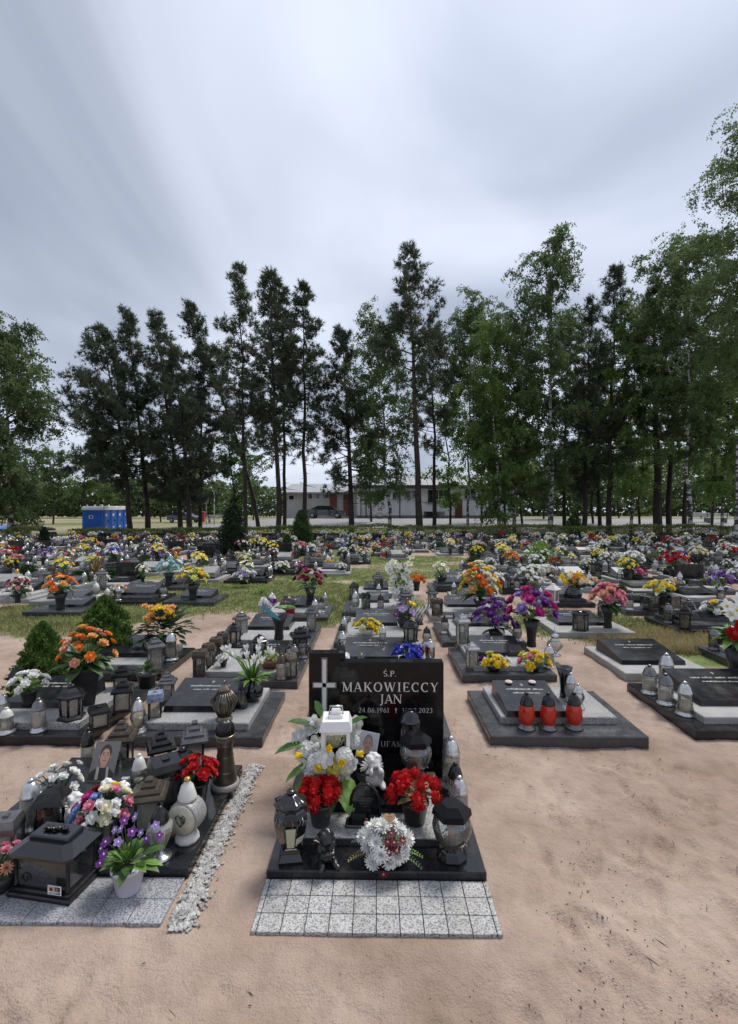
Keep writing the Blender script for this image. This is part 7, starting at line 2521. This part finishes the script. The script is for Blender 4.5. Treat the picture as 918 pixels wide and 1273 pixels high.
for key, mk, px, Y, z, lab in (
        ('fy1', bouquet(['yellow', 'lemon', 'yellow', 'white', 'purple'], 'rose', 11, .13, .048, 'bowl', .06, .08, BLACK_PLASTIC, LEAF, 0, .5, 12, True, 31), 614, 5.08, zB, 'yellow roses with white and purple, left of two on the grave'),
        ('fy2', bouquet(['yellow', 'lemon', 'yellow', 'yellow', 'pink'], 'rose', 13, .135, .048, 'bowl', .06, .08, BLACK_PLASTIC, LEAF_PALE, 0, .7, 14, True, 32), 664, 5.10, zB, 'yellow roses with a pink spike, right of two on the grave'),
        ('fpu', bouquet(['purple', 'purple', 'violet', 'purple'], 'rose', 22, .22, .06, 'bowl', .08, .10, BLACK_PLASTIC, LEAF_DARK, .0, 1.3, 14, True, 33, lean=(-.4, 0, 0)), 617, 6.25, zT, 'deep purple roses trailing over the plate'),
        ('fma', bouquet(['magenta', 'purple', 'magenta', 'violet'], 'rose', 18, .25, .075, 'flare', .32, .10, BLACK_PLASTIC, LEAF, .04, .95, 18, True, 34), 661, 6.0, zB, 'magenta and purple flowers in a tall black vase'),
        ('fpi', bouquet(['pink', 'pink', 'magenta', 'salmon', 'pink'], 'rose', 20, .22, .075, 'flare', .30, .10, BLACK_PLASTIC, LEAF, .04, .85, 22, True, 35), 756, 7.0, zB, 'pink and magenta peonies in a black vase'),
        ('ftall', bouquet(['cream', 'white', 'apricot', 'yellow', 'lemon', 'orange', 'cream', 'yellow'], 'rose', 30, .27, .075, 'flare', .22, .11, BLACK_PLASTIC, LEAF, .05, 1.5, 20, True, 36), 597, 7.95, zB, 'tall cream, yellow and orange arrangement'),
        ('fye', bouquet(['yellow', 'yellow', 'cream'], 'tulip', 9, .20, .06, 'ball', .30, .15, BLACK_GLOSS, LEAF, .03, .7, 12, True, 37), 713, 9.2, .02, 'yellow flowers in a round black vase'),
        ('fyc', bouquet(['yellow', 'lemon'], 'mum', 14, .20, .06, 'pot', .2, .12, BLACK_PLASTIC, LEAF, .05, .6, 12, True, 38), 820, 8.35, zT, 'yellow chrysanthemums between the square lanterns'),
        ('fywm', bouquet(['white', 'yellow', 'violet'], 'rose', 12, .20, .06, 'bowl', .12, .1, BLACK_PLASTIC, LEAF, .0, .8, 14, True, 39), 893, 7.3, zB, 'white and yellow flowers at the right edge of the dry grass')):
    spawn(key, mk, 'flower_vase' if 'vase' in lab else 'flower_bunch', lab, 'flowers', on(px, Y, z), 0)


def edge_vase():
    rg = random.Random(41)
    p = pot_mesh('flare', .42, .10, BLACK_PLASTIC); f, o_, l, st = MB(), MB(), MB(), MB()
    for k, (x, z) in enumerate(((.02, .62), (-.06, .55), (.10, .52))):
        bloom(f, Vector((x, -.06, z)), Vector((-.2, -.8, .5)), .075, 'rose', PETALS['red'], PETALS['red'], rg)
    for x, z in ((-.02, .78), (.08, .80), (-.08, .74), (.06, .70), (.14, .74), (.0, .88), (.10, .90), (-.12, .82), (.16, .84)):
        bloom(o_, Vector((x, -.05, z)), Vector((rg.uniform(-.4, .2), -1, .3)), .07, 'orchid', PETALS['white'], PETALS['lemon'], rg)
        st.tube([(0, 0, .35), (x, -.02, z)], .005, LEAF, 3)
    for k in range(24):
        t = k * 2.4; el = rg.uniform(-.2, 1.0)
        leaf(l, Vector((0, 0, .45 + rg.uniform(0, .1))), (math.cos(t) * math.cos(el), math.sin(t) * math.cos(el), math.sin(el)), rg.uniform(.16, .28), .09, LEAF if k % 3 else LEAF_PALE, .4)
    return [('vase', p), ('red_roses', f), ('orchids', o_), ('leaves', l), ('stems', st)]


thing('tall_vase', 'red roses and white orchids in a tall black vase at the right edge', 'flowers', on(915, 4.72, 0), 0, None, 1.0, edge_vase())

# ================================================================== the field of graves further back
_U = ['', 'first', 'second', 'third', 'fourth', 'fifth', 'sixth', 'seventh', 'eighth', 'ninth', 'tenth', 'eleventh', 'twelfth', 'thirteenth', 'fourteenth', 'fifteenth', 'sixteenth', 'seventeenth', 'eighteenth', 'nineteenth']
ORD = _U + [x for t, c in (('twentieth', 'twenty'), ('thirtieth', 'thirty'), ('fortieth', 'forty')) for x in [t] + [c + '-' + u for u in _U[1:10]]]
FR = random.Random(99)


def to_px(x, y, z):
    d = Vector((x, y, z - CAM_H)); dep = d.dot(_f)
    return CX + FPX * d.dot(_r) / dep, CY - FPX * d.z / dep


GK = [('fg0', dict(w=1.05, d=.95, base=DARK_GRANITE, tier=GREY_GRANITE, plate=BLACK_GRANITE, pw=.62, pd=.5, slope=.10, seed=31), 'low dark grave with grey tier'),
      ('fg1', dict(w=1.05, d=.95, base=BLACK_GRANITE, tier=DARK_GRANITE, plate=BLACK_GRANITE, pw=.7, pd=.5, slope=.13, seed=32), 'low black grave'),
      ('fg2', dict(w=1.0, d=.95, base=PALE_GRANITE, tier=None, plate=DARK_GRANITE, pw=.66, pd=.6, slope=.10, seed=33), 'pale stone grave with dark plate'),
      ('fg3', dict(w=1.1, d=1.0, base=PALE_GRANITE, tier=GREY_GRANITE, plate=BLACK_GRANITE, pw=.5, pd=.42, slope=.12, seed=34), 'pale stepped grave with small black plate'),
      ('fg4', dict(w=1.05, d=1.0, base=DARK_GRANITE, tier=GREY_GRANITE, plate=BLACK_GRANITE, pw=.5, pd=.35, slope=.06, seed=35, head=(.62, .46, BLACK_GRANITE), poff=(0, -.14)), 'low grave with short black headstone'),
      ('fg5', dict(w=1.0, d=1.0, base=CONCRETE, tier=None, plate=DARK_GRANITE, pw=.7, pd=.55, slope=.05, seed=36), 'weathered concrete grave with flat plate'),
      ('fg6', dict(w=1.05, d=1.0, base=PALE_GRANITE, tier=DARK_GRANITE, plate=PALE_GRANITE, pw=.55, pd=.4, slope=.12, seed=37), 'light grey granite grave')]
JK = [('fj0', jar(.27, .060, SILVER, GLASS_FROST, 'cyl'), 'milky candle with silver lid'), ('fj1', jar(.25, .060, BLACK_METAL, GLASS_FROST, 'drop'), 'milky candle with black lid'),
      ('fj2', jar(.30, .065, SILVER, GLASS, 'bell'), 'clear bell-shaped candle'), ('fj3', jar(.24, .060, WHITE_CERAMIC, GLASS_FROST, 'belly', WHITE_CERAMIC), 'white-lidded candle'),
      ('fj4', jar(.26, .058, GILT, GLASS_RED, 'drop', GILT, WAX_RED), 'red glass candle'), ('fj5', jar(.28, .060, PEWTER, GLASS_DARK, 'cyl', PEWTER), 'smoked glass candle'),
      ('fj6', jar(.26, .058, GILT, GLASS_YELLOW, 'drop', GILT), 'amber glass candle')]
LK = [('fl0', tiered(.13, .31, 2, BLACK_METAL, BLACK_METAL, GLASS_DARK, .34), 'black stepped lantern'), ('fl1', tiered(.12, .34, 2, PEWTER, PEWTER, GLASS_FROST, .30), 'grey stepped lantern'),
      ('fl2', hexdome(.16, .28), 'black domed lantern'), ('fl3', tiered(.14, .28, 1, BROWN_METAL, BRONZE, GLASS_DARK, .3, 6, 1.2), 'bronze six-sided lantern'),
      ('fl4', ring_lantern(.30, .075), 'silver ball-crowned lantern'), ('fl5', tiered(.13, .30, 3, WHITE_PAINT, WHITE_PAINT, GLASS_FROST, .34), 'white stepped lantern')]


def BQ(i, cols, kind, words, pot='flare', rb=.19, br=.055, n=15, tall=.05, flat=.8, lm=None, pm=None, ph=.22):
    return ('fb%d' % i, bouquet(cols, kind, n, rb, br, pot, ph, .10 if pot != 'bowl' else .13, pm or BLACK_PLASTIC, lm or LEAF, tall, flat, 12, False, 50 + i), words)


BK = [BQ(0, ['white'], 'rose', 'white rose bouquet'), BQ(1, ['white', 'white', 'cream'], 'mum', 'white chrysanthemum bouquet', 'bowl', .2, .06, 16, 0, .6, None, None, .10),
      BQ(2, ['white', 'greenish'], 'orchid', 'white lily bouquet', 'flare', .2, .07, 13, .1, 1.1), BQ(3, ['yellow', 'lemon'], 'rose', 'yellow rose bouquet'),
      BQ(4, ['yellow'], 'mum', 'yellow chrysanthemum bouquet', 'bowl', .17, .05, 14, 0, .6, None, None, .1), BQ(5, ['red', 'crimson'], 'rose', 'red rose bouquet'),
      BQ(6, ['pink', 'white', 'pink'], 'rose', 'pink and white bouquet'), BQ(7, ['magenta', 'pink'], 'rose', 'magenta bouquet', 'bowl', .17, .055, 13, 0, .7, None, None, .1),
      BQ(8, ['orange', 'apricot'], 'rose', 'orange rose bouquet'), BQ(9, ['purple', 'violet'], 'rose', 'purple bouquet'), BQ(10, ['skyblue', 'white', 'blue'], 'rose', 'pale blue bouquet'),
      BQ(11, ['white', 'yellow', 'white', 'pink'], 'mum', 'mixed white, yellow and pink bouquet'), BQ(12, ['white', 'violet', 'white'], 'rose', 'white and lilac bouquet', 'bowl', .18, .055, 14, 0, .7, None, None, .1),
      BQ(13, ['cream', 'white'], 'rose', 'cream rose bouquet', 'flare', .17, .05, 14), BQ(14, ['white', 'red', 'white'], 'rose', 'white and red bouquet'),
      BQ(15, ['salmon', 'cream', 'white'], 'mum', 'salmon and cream bouquet', 'bowl', .18, .055, 14, 0, .6, None, None, .1), BQ(16, ['yellow', 'white', 'lemon'], 'orchid', 'tall yellow and white bouquet', 'flare', .18, .065, 14, .12, 1.2),
      BQ(17, ['wine', 'crimson', 'pink'], 'rose', 'dark red bouquet'), BQ(18, ['teal', 'white'], 'rose', 'white and turquoise bouquet', 'flare', .22, .06, 15, .03, .7, LEAF_TEAL)]
BW = [11, 11, 9, 5, 3, 3, 6, 2, 2, 1.5, 1.2, 7, 6, 9, 4, 4, 4, 1.5, 1]

# bouquets that stand out in the photograph: pixel of the blooms' foot, kind, size
SEEN = [(75, 760, 8, 1.2, 'big orange bouquet left of the spruces'), (22, 752, 17, .9, 'dark red and yellow flowers in tall vase at left'), (79, 728, 16, 1.0, 'yellow and white flowers in black vase before the junipers'),
        (210, 730, 18, 1.25, 'white and turquoise flowers drooping from a dark vase'), (240, 748, 3, 1.25, 'yellow flowers in a brown bucket'), (303, 728, 12, 1.15, 'white and pale blue flowers on the lone pale slab'),
        (372, 711, 7, .9, 'low pink roses on the grass'), (371, 694, 6, 1.2, 'pink and white roses below the bright thuja'), (409, 706, 4, .9, 'yellow sunflowers on a dark slab'),
        (636, 712, 8, 1.15, 'orange and yellow flowers before the green fern bush'), (678, 718, 1, 1.1, 'white pompom flowers on a thin dark vase'), (787, 718, 0, 1.3, 'white roses in a tall black vase at right'),
        (838, 724, 5, 1.45, 'broad red and pink rose bouquet at right'), (868, 706, 13, 1.3, 'pale yellow roses in a tall black vase at right'), (905, 706, 14, 1.4, 'red and white flowers at the right edge'),
        (746, 706, 3, 1.1, 'yellow flowers beside a pale stone slab'), (54, 704, 9, 1.0, 'violet flowers among the left graves'), (140, 708, 10, 1.3, 'pale blue flowers behind the right juniper'),
        (114, 712, 3, .9, 'yellow flowers beside a tuft of dry stalks'), (158, 714, 7, 1.1, 'magenta flowers in black vase right of the pale blue ones'), (508, 676, 3, 1.2, 'tall yellow bouquet in the middle distance'),
        (508, 692, 12, 1.0, 'lilac flowers behind the grass strip'), (885, 670, 10, 1.2, 'blue bouquet far right near the hedge'), (905, 664, 10, 1.2, 'blue bouquet at the right edge near the hedge'),
        (641, 664, 5, 1.1, 'red bouquet near the hedge below the pines'), (15, 700, 5, 1.1, 'red flowers at the left edge of the field'), (48, 680, 17, 1.1, 'dark pink flowers before the bluish conifer'),
        (450, 700, 11, 1.0, 'mixed flowers left of the tall orchids'), (560, 690, 16, 1.0, 'tall yellow and white flowers behind the cushion bush'), (760, 682, 3, 1.1, 'yellow bouquet in the right middle distance'),
        (830, 684, 5, 1.2, 'red and green bouquet in the right middle distance'), (548, 730, 2, .9, 'white lilies beside the pale slabs'), (300, 690, 6, 1.2, 'tall pink flowers right of the dark thuja'), (97, 690, 15, 1.1, 'salmon flowers before the left hedge gap')]


def free(x0, x1, y0, y1, pad=.05):
    return all(x1 + pad < a or x0 - pad > b or y1 + pad < c or y0 - pad > d for a, b, c, d in FOOT)


def open_ground(x, y):
    """places the photograph leaves as grass or bare sand"""
    u, v = to_px(x, y + .5, 0)
    if 225 < u < 335 and 748 < v < 800: return True
    if 330 < u < 470 and 716 < v < 746 and not (345 < u < 385 and v < 720): return True
    if 232 < u < 330 and 722 < v < 748: return not (262 < u < 300 and 728 < v < 745)
    if 505 < u < 600 and 690 < v < 706: return True
    if 0 < u < 250 and 757 < v < 800: return not (50 < u < 100 and v < 765) and not (205 < u < 262 and v < 765)
    if 430 < u < 540 and v > 700: return True
    if 690 < u < 830 and 768 < v < 800: return True
    if v > 790: return True
    return False


lanterns, bunches, gcount = [], [], 0
seen_left = list(SEEN)
rows = []
Y = 7.55
while Y < 30.2:
    rows.append(Y); Y += 1.36 + .006 * Y
for ri, Y in enumerate(rows):
    half = .76 * Y + 1.0
    xs = []
    x = -half - FR.uniform(0, 1.0)
    while x < half + 1.0:
        xs.append(x); x += FR.choice((1.22, 1.28, 1.34, 1.45, 1.9 if FR.random() < .3 else 1.3))
    k = 0
    for x in xs:
        yy = Y + FR.uniform(-.18, .18)
        u, v = to_px(x, yy + .4, 0)
        if u < -30 or u > 948 or open_ground(x, yy) or not free(x - .52, x + .52, yy, yy + 1.0):
            continue
        if any(abs(x - s[0]) < .9 and abs(yy + .4 - s[1]) < .8 for s in ((xat(290, 19.4), 19.4), (xat(375, 23.4), 23.4), (xat(596, 18.6), 18.6), (xat(99, 11.9), 11.9), (xat(137, 11.9), 11.9), (xat(55, 21), 21))):
            continue
        k += 1
        gkey, kw, gw = GK[FR.choices(range(7), (20, 16, 12, 12, 9, 8, 9))[0]]
        where = 'in the %s row, %s from left' % (ORD[ri + 5], ORD[k])
        grave(gkey, x, yy, '%s %s' % (gw, where), kw['w'], kw['d'], detail=Y < 12, rz=0, **{a: b for a, b in kw.items() if a not in ('w', 'd')})
        gcount += 1
        th = zB if kw.get('tier') is None else zT
        spot = '%s grave of the %s row' % (ORD[k], ORD[ri + 5])
        nj = FR.choices((1, 2, 3, 4, 5), (1, 3, 4, 4, 2))[0]
        slots = [(-.42, .12), (.42, .12), (-.43, .55), (.43, .55), (-.20, .10), (.20, .10), (.42, .85)]
        FR.shuffle(slots)
        used = set()
        for j in range(nj):
            kind = FR.choices(JK + LK, (8, 6, 6, 5, 2, 3, 1, 4, 4, 3, 3, 2, 1))[0]
            if kind[0] in used:
                continue
            used.add(kind[0])
            sx, sy = slots[j]
            lanterns.append((yy + sy, x + sx, zB, kind, '%s on the %s' % (kind[2], spot), FR.uniform(0, 1.5), FR.uniform(.85, 1.2)))
        used = set()
        for j in range(FR.choices((0, 1, 2), (.7, 5, 3.6))[0]):
            kind = FR.choices(BK, BW)[0]
            if kind[0] in used:
                continue
            used.add(kind[0])
            sx, sy = FR.choice(((-.25, .14), (.25, .14), (0, .12), (-.40, .72), (.40, .72), (0.3, .3), (-.3, .3)))
            bunches.append((yy + sy, x + sx, zB if sy < .2 or abs(sx) > .38 else th, kind, '%s on the %s' % (kind[2], spot), FR.uniform(0, 6.28), FR.uniform(.5, 1.1)))

# more candles on the nearer graves, standing at the slab corners
_pos = (('front left', -.44, .08), ('front right', .44, .08), ('back left', -.44, .80), ('back right', .44, .80), ('middle left', -.45, .45), ('middle right', .45, .45))
for gx, gy, w, words, pick in ((-2.70, 4.95, 1.05, 'grave behind the orange roses', (0, 1, 5)), (-1.29, 4.74, 1.06, 'grave with the bronze file', (3,)), (-1.32, 5.96, 1.06, 'grave with the turquoise wrap', (0, 1, 3, 4)),
                               (.0, 6.12, 1.06, 'grave with the white bowl', (0, 1)), (.02, 8.0, 1.15, 'orchid grave', (3, 1)), (.0, 9.45, 1.05, 'grave with the pyramid lantern', (0, 1)),
                               (1.36, 6.2, 1.05, 'grave with purple roses', (1, 3, 4)), (1.45, 7.7, 1.2, 'grave with the tall arrangement', (0, 1, 5, 2)), (2.98, 6.72, 1.08, 'grave with the pink peonies', (3,)),
                               (4.65, 8.2, 1.05, 'grave with the square lanterns', (0, 3, 4)), (4.75, 6.85, 1.1, 'monument in dry grass', (0, 4, 5)), (4.45, 5.1, 1.1, 'grave under the red roses', (0, 2, 4))):
    for j in pick:
        kd = FR.choices(JK[:4] + [JK[5]] + LK[:4], (5, 5, 4, 2, 3, 4, 4, 3, 3))[0]
        pn, sx, sy = _pos[j]
        isl = kd[0].startswith('fl')
        spawn(kd[0], kd[1], 'metal_lantern' if isl else 'glass_candle', '%s at %s of the %s' % (kd[2], pn, words), 'lantern' if isl else 'candle', (gx + sx * w / 1.08, gy + sy, zB), FR.uniform(0, 1), FR.uniform(.9, 1.1), None, True)

for px, py, bi, s, lab in SEEN:
    p = at(px, py, .03)
    bunches = [b for b in bunches if not (abs(b[0] - p.y) < .5 and abs(b[1] - p.x) < .35)]
    if free(p.x - .5, p.x + .5, p.y - .3, p.y + .6, 0):
        grave('fgs', p.x, p.y - .25, 'low grave under the ' + ' '.join(lab.split()[:9]), .95, .9, detail=p.y < 12, base=DARK_GRANITE, tier=None, plate=BLACK_GRANITE, pw=.6, pd=.4, slope=.08, seed=44)
    zz = zB
    kind = BK[bi]
    spawn(kind[0], kind[1], 'flower_bouquet', lab, 'flowers', (p.x, p.y, zz), FR.uniform(0, 6.28), s, 'bouquets across the field', p.y < 12)

lanterns.sort(key=lambda t: t[0]); bunches.sort(key=lambda t: t[0])


FAR = {}


def far_parts(key):
    """lighter stand of the same thing for the rows a few pixels high: fewer sides, no stems"""
    if key not in FAR:
        if key.startswith('fj'):
            m = MB()
            lid, gl = {'fj0': (SILVER, GLASS_FROST), 'fj1': (BLACK_METAL, GLASS_FROST), 'fj2': (SILVER, GLASS), 'fj3': (WHITE_CERAMIC, GLASS_FROST), 'fj4': (GILT, GLASS_RED), 'fj5': (PEWTER, GLASS_DARK), 'fj6': (GILT, GLASS_YELLOW)}[key]
            m.lathe([(.066, 0), (.06, .03), (.062, .10), (.055, .165)], gl, 7)
            m.lathe([(.062, .165), (.06, .19), (.035, .235), (.012, .25), (.016, .268), (.004, .275)], lid, 7)
            FAR[key] = [('candle', m)]
        elif key.startswith('fb'):
            i = int(key[2:]); m = MB(); rg = random.Random(i)
            cols = FARCOL[i]
            m.lathe([(.05, 0), (.055, .12), (.10, .22)], BLACK_PLASTIC, 7)
            for k in range(12):
                z = 1 - 1.05 * (k + .5) / 12; t = k * 2.4; q = math.sqrt(max(0, 1 - z * z))
                c = Vector((q * math.cos(t) * .19, q * math.sin(t) * .19, .29 + z * .16))
                m.ell(c, (.05, .05, .042), PETALS[cols[k % len(cols)]], 5, 3)
            for k in range(8):
                t = k * .785; leaf(m, Vector((0, 0, .26)), (math.cos(t), math.sin(t), .15), .22, .09, LEAF, .3)
            FAR[key] = [('bouquet', m)]
        else:
            FAR[key] = KIND_PARTS[key]
    return FAR[key]


FARCOL = [['white'], ['white', 'cream'], ['white', 'greenish'], ['yellow', 'lemon'], ['yellow'], ['red', 'crimson'], ['pink', 'white'], ['magenta', 'pink'], ['orange', 'apricot'], ['purple', 'violet'],
          ['skyblue', 'white'], ['white', 'yellow', 'pink'], ['white', 'violet'], ['cream', 'white'], ['white', 'red'], ['salmon', 'cream'], ['yellow', 'white'], ['wine', 'crimson'], ['teal', 'white']]


def scatter_kind(lst, name, cat, group, cap, stuff_name, stuff_label, stuff_cat):
    for (y, x, z, kind, lab, rz, s) in lst[:cap]:
        spawn(kind[0], kind[1], name(kind) if callable(name) else name, lab, cat(kind) if callable(cat) else cat, (x, y, z), rz, s, group, y < 12)
    rest = lst[cap:]
    if rest:
        big = MB()
        for (y, x, z, kind, lab, rz, s) in rest:
            if kind[0] not in KIND_PARTS:
                KIND_PARTS[kind[0]] = [(n, m) for n, m in kind[1]() if m.f]
            M = Matrix.Translation((x, y, z)) @ Matrix.Rotation(rz, 4, 'Z') @ Matrix.Scale(s, 4)
            for n_, m_ in far_parts(kind[0]):
                t = MB(); t.v = [tuple(M @ Vector(v)) for v in m_.v]; t.f = m_.f; t.m = m_.m; t.s = m_.s; t.mats = m_.mats
                big.join(t)
        o = mobj(stuff_name, big.mesh(stuff_name), kind='stuff')
        o['label'] = stuff_label; o['category'] = stuff_cat


jars = [l for l in lanterns if l[3][0].startswith('fj')]
lans = [l for l in lanterns if l[3][0].startswith('fl')]
scatter_kind(jars, 'glass_candle', 'candle', 'candles on the far graves', 230, 'far_candles', 'tiny far candles before the hedge', 'candles')
scatter_kind(lans, 'metal_lantern', 'lantern', 'lanterns on the far graves', 240, 'far_lanterns', 'tiny far lanterns before the hedge', 'lanterns')
scatter_kind(bunches, 'flower_bouquet', 'flowers', 'bouquets across the field', 262, 'far_bouquets', 'tiny far bouquets before the hedge', 'flowers')
print('FIELD', gcount, len(jars), len(lans), len(bunches))

# --- a fern-like green bush and dry stalks among the graves
def leafy_bush(px, py, tpy, half, label, n, lm, name='leafy_bush'):
    p = at(px, py, 0); rg = random.Random(px); H = (py - tpy) * p.y / FPX; hw = half * p.y / FPX
    l, s = MB(), MB()
    for k in range(n):
        t = k * 2.4; el = rg.uniform(.0, 1.4); q = rg.uniform(.2, .85)
        d = Vector((math.cos(t) * math.cos(el) * hw, math.sin(t) * math.cos(el) * hw, math.sin(el) * H * .85))
        leaf(l, d * q, d.normalized() + Vector((0, 0, .2)), H * rg.uniform(.25, .4), H * .07, lm, .35)
        if k % 6 == 0:
            s.tube([(0, 0, 0), d * q], .006, lm, 3)
    thing(name, label, 'bush', (p.x, p.y, 0), 0, None, 1.0, [('leaves', l), ('stems', s)])


leafy_bush(672, 704, 668, 22, 'bright green leafy bush among the right graves', 420, LEAF_PALE)
leafy_bush(120, 716, 688, 10, 'tuft of dry brown stalks between the junipers', 160, FERN_DRY, 'dry_stalks')
leafy_bush(325, 738, 726, 12, 'low bright green plant beside the lone pale slab', 120, LEAF_PALE)

for i, (px, py, tpy, hf) in enumerate(((180, 700, 690, 11), (255, 706, 694, 10), (430, 690, 680, 11), (545, 684, 674, 10), (700, 696, 684, 12), (812, 700, 688, 13), (590, 704, 692, 12), (770, 744, 728, 13), (880, 734, 720, 14), (35, 716, 702, 12), (345, 682, 673, 9), (860, 690, 680, 11))):
    shrub_px(px, py, tpy, hf, ('low green cushion shrub ' + ('beside the white and turquoise flowers', 'between graves right of the yellow bucket', 'between far graves left of the orchids', 'at the far side of the grass strip', 'beside the white pompom flowers',
             'before the red and pink rose bouquet', 'left of the orange and yellow flowers', 'behind the pink peonies', 'behind the dry grass at right', 'among the graves at left', 'left of the small thuja', 'before the pale yellow roses')[i]),
             600 + i, 1500, (THUJA_L, SPRUCE, HEDGE_LEAF)[i % 3], .05, .33, name='cushion_shrub')

# ================================================================== grass, straw, litter
def grass_field():
    rg = np.random.default_rng(8)
    n = 90000
    yv = 6.0 + 24 * rg.uniform(0, 1, n) ** 1.5
    xv = rg.uniform(-1, 1, n) * (.78 * yv + .5)
    keep = rg.uniform(0, 1, n) < grass_mask(xv, yv) ** 1.5
    for a, b, c, d in FOOT:
        keep &= ~((xv > a - .02) & (xv < b + .02) & (yv > c - .02) & (yv < d + .02))
    xv, yv = xv[keep][:26000], yv[keep][:26000]
    per = 5; m = len(xv)
    x = np.repeat(xv, per) + rg.normal(size=m * per) * .035; y = np.repeat(yv, per) + rg.normal(size=m * per) * .035
    straw = (((x - 4.3) / 1.6) ** 2 + ((y - 6.1) / 1.0) ** 2 < 1.1)
    h = rg.uniform(.018, .05, m * per) * np.where(straw, 2.2, 1.0); w = rg.uniform(.003, .006, m * per) * (1 + y / 22)
    a = rg.uniform(0, 6.28, m * per); ln = rg.normal(size=(m * per, 2)) * h[:, None] * .55
    dx, dy = np.cos(a) * w, np.sin(a) * w; z0 = -.01
    V = np.stack([np.stack([x - dx, y - dy, np.full_like(x, z0)], -1), np.stack([x + dx, y + dy, np.full_like(x, z0)], -1), np.stack([x + ln[:, 0], y + ln[:, 1], h], -1)], 1).reshape(-1, 3)
    F = np.arange(3 * m * per).reshape(-1, 3)
    dry = (rg.uniform(0, 1, m * per) < np.where(straw, .95, .42)).astype(int)
    me = np_mesh('grass', V, F, [mat('short grass', (.15, .19, .06), .7, var=.4, vscale=1.2, transl=.3), mat('dry straw grass', (.36, .29, .15), .8, var=.3, vscale=2, transl=.25)], dry)
    o = mobj('grass', me, kind='stuff'); o['label'] = 'short patchy grass growing between the graves'; o['category'] = 'grass'


grass_field()


def litter():
    """crumbs of bark, leaf bits and twigs trodden into the sand"""
    rg = np.random.default_rng(15); V = []; F = []; n = 0
    for k in range(1700):
        if rg.random() < .7:
            x, y = rg.uniform(-2.4, 3.2), 1.25 + 3.4 * rg.uniform(0, 1) ** 1.3
        else:
            x, y = rg.uniform(.5, 1.1), rg.uniform(1.4, 4.5)
        if float(fbm(x * 1.7 + 8, y * 1.7)) < .02 and rg.random() < .8:
            continue
        if any(a - .01 < x < b + .01 and c - .01 < y < d + .01 for a, b, c, d in FOOT[:12]):
            continue
        z = .004 + .045 * float(fbm(x * 1.3, y * 1.3, 3)) + .030 * float(fbm(x * 4.5 + 5, y * 4.5, 3)) - .006
        L = rg.uniform(.002, .008) * (2.6 if rg.random() < .07 else 1); w = rg.uniform(.001, .0035); a = rg.uniform(0, 3.14); h = rg.uniform(.002, .006)
        c, s = math.cos(a), math.sin(a)
        for (u, v, q) in ((-L, 0, 0), (0, -w, 0), (L, 0, h * .4), (0, w, 0), (0, 0, h)):
            V.append((x + u * c - v * s, y + u * s + v * c, z + q))
        for f in ((0, 1, 4), (1, 2, 4), (2, 3, 4), (3, 0, 4)):
            F.append([n + i for i in f])
        n += 5
    for k in range(70):                                     # twigs
        x, y = rg.uniform(-1.6, 3.0), rg.uniform(1.25, 4.2)
        if any(a - .03 < x < b + .03 and c - .03 < y < d + .03 for a, b, c, d in FOOT[:12]):
            continue
        z = .004 + .045 * float(fbm(x * 1.3, y * 1.3, 3)) + .030 * float(fbm(x * 4.5 + 5, y * 4.5, 3)) - .004
        L = rg.uniform(.012, .035); w = rg.uniform(.0012, .0022); a = rg.uniform(0, 3.14); h = rg.uniform(.003, .006)
        c, s = math.cos(a), math.sin(a)
        for (u, v, q) in ((-L, 0, .002), (0, -w, .001), (L, w * 3, h), (0, w, .001), (0, 0, h)):
            V.append((x + u * c - v * s, y + u * s + v * c, z + q))
        for f in ((0, 1, 4), (1, 2, 4), (2, 3, 4), (3, 0, 4)):
            F.append([n + i for i in f])
        n += 5
    o = mobj('leaf_litter', np_mesh('leaf_litter', np.array(V), np.array(F), [mat('dark leaf crumbs', (.085, .062, .048), .95, var=.5, vscale=20)]), kind='stuff')
    o['label'] = 'dark crumbs of leaves and twigs on the sand'; o['category'] = 'litter'


litter()
dup = [l for l, c in LABELS.items() if c > 1]
print('DUP LABELS', len(dup), dup[:6])
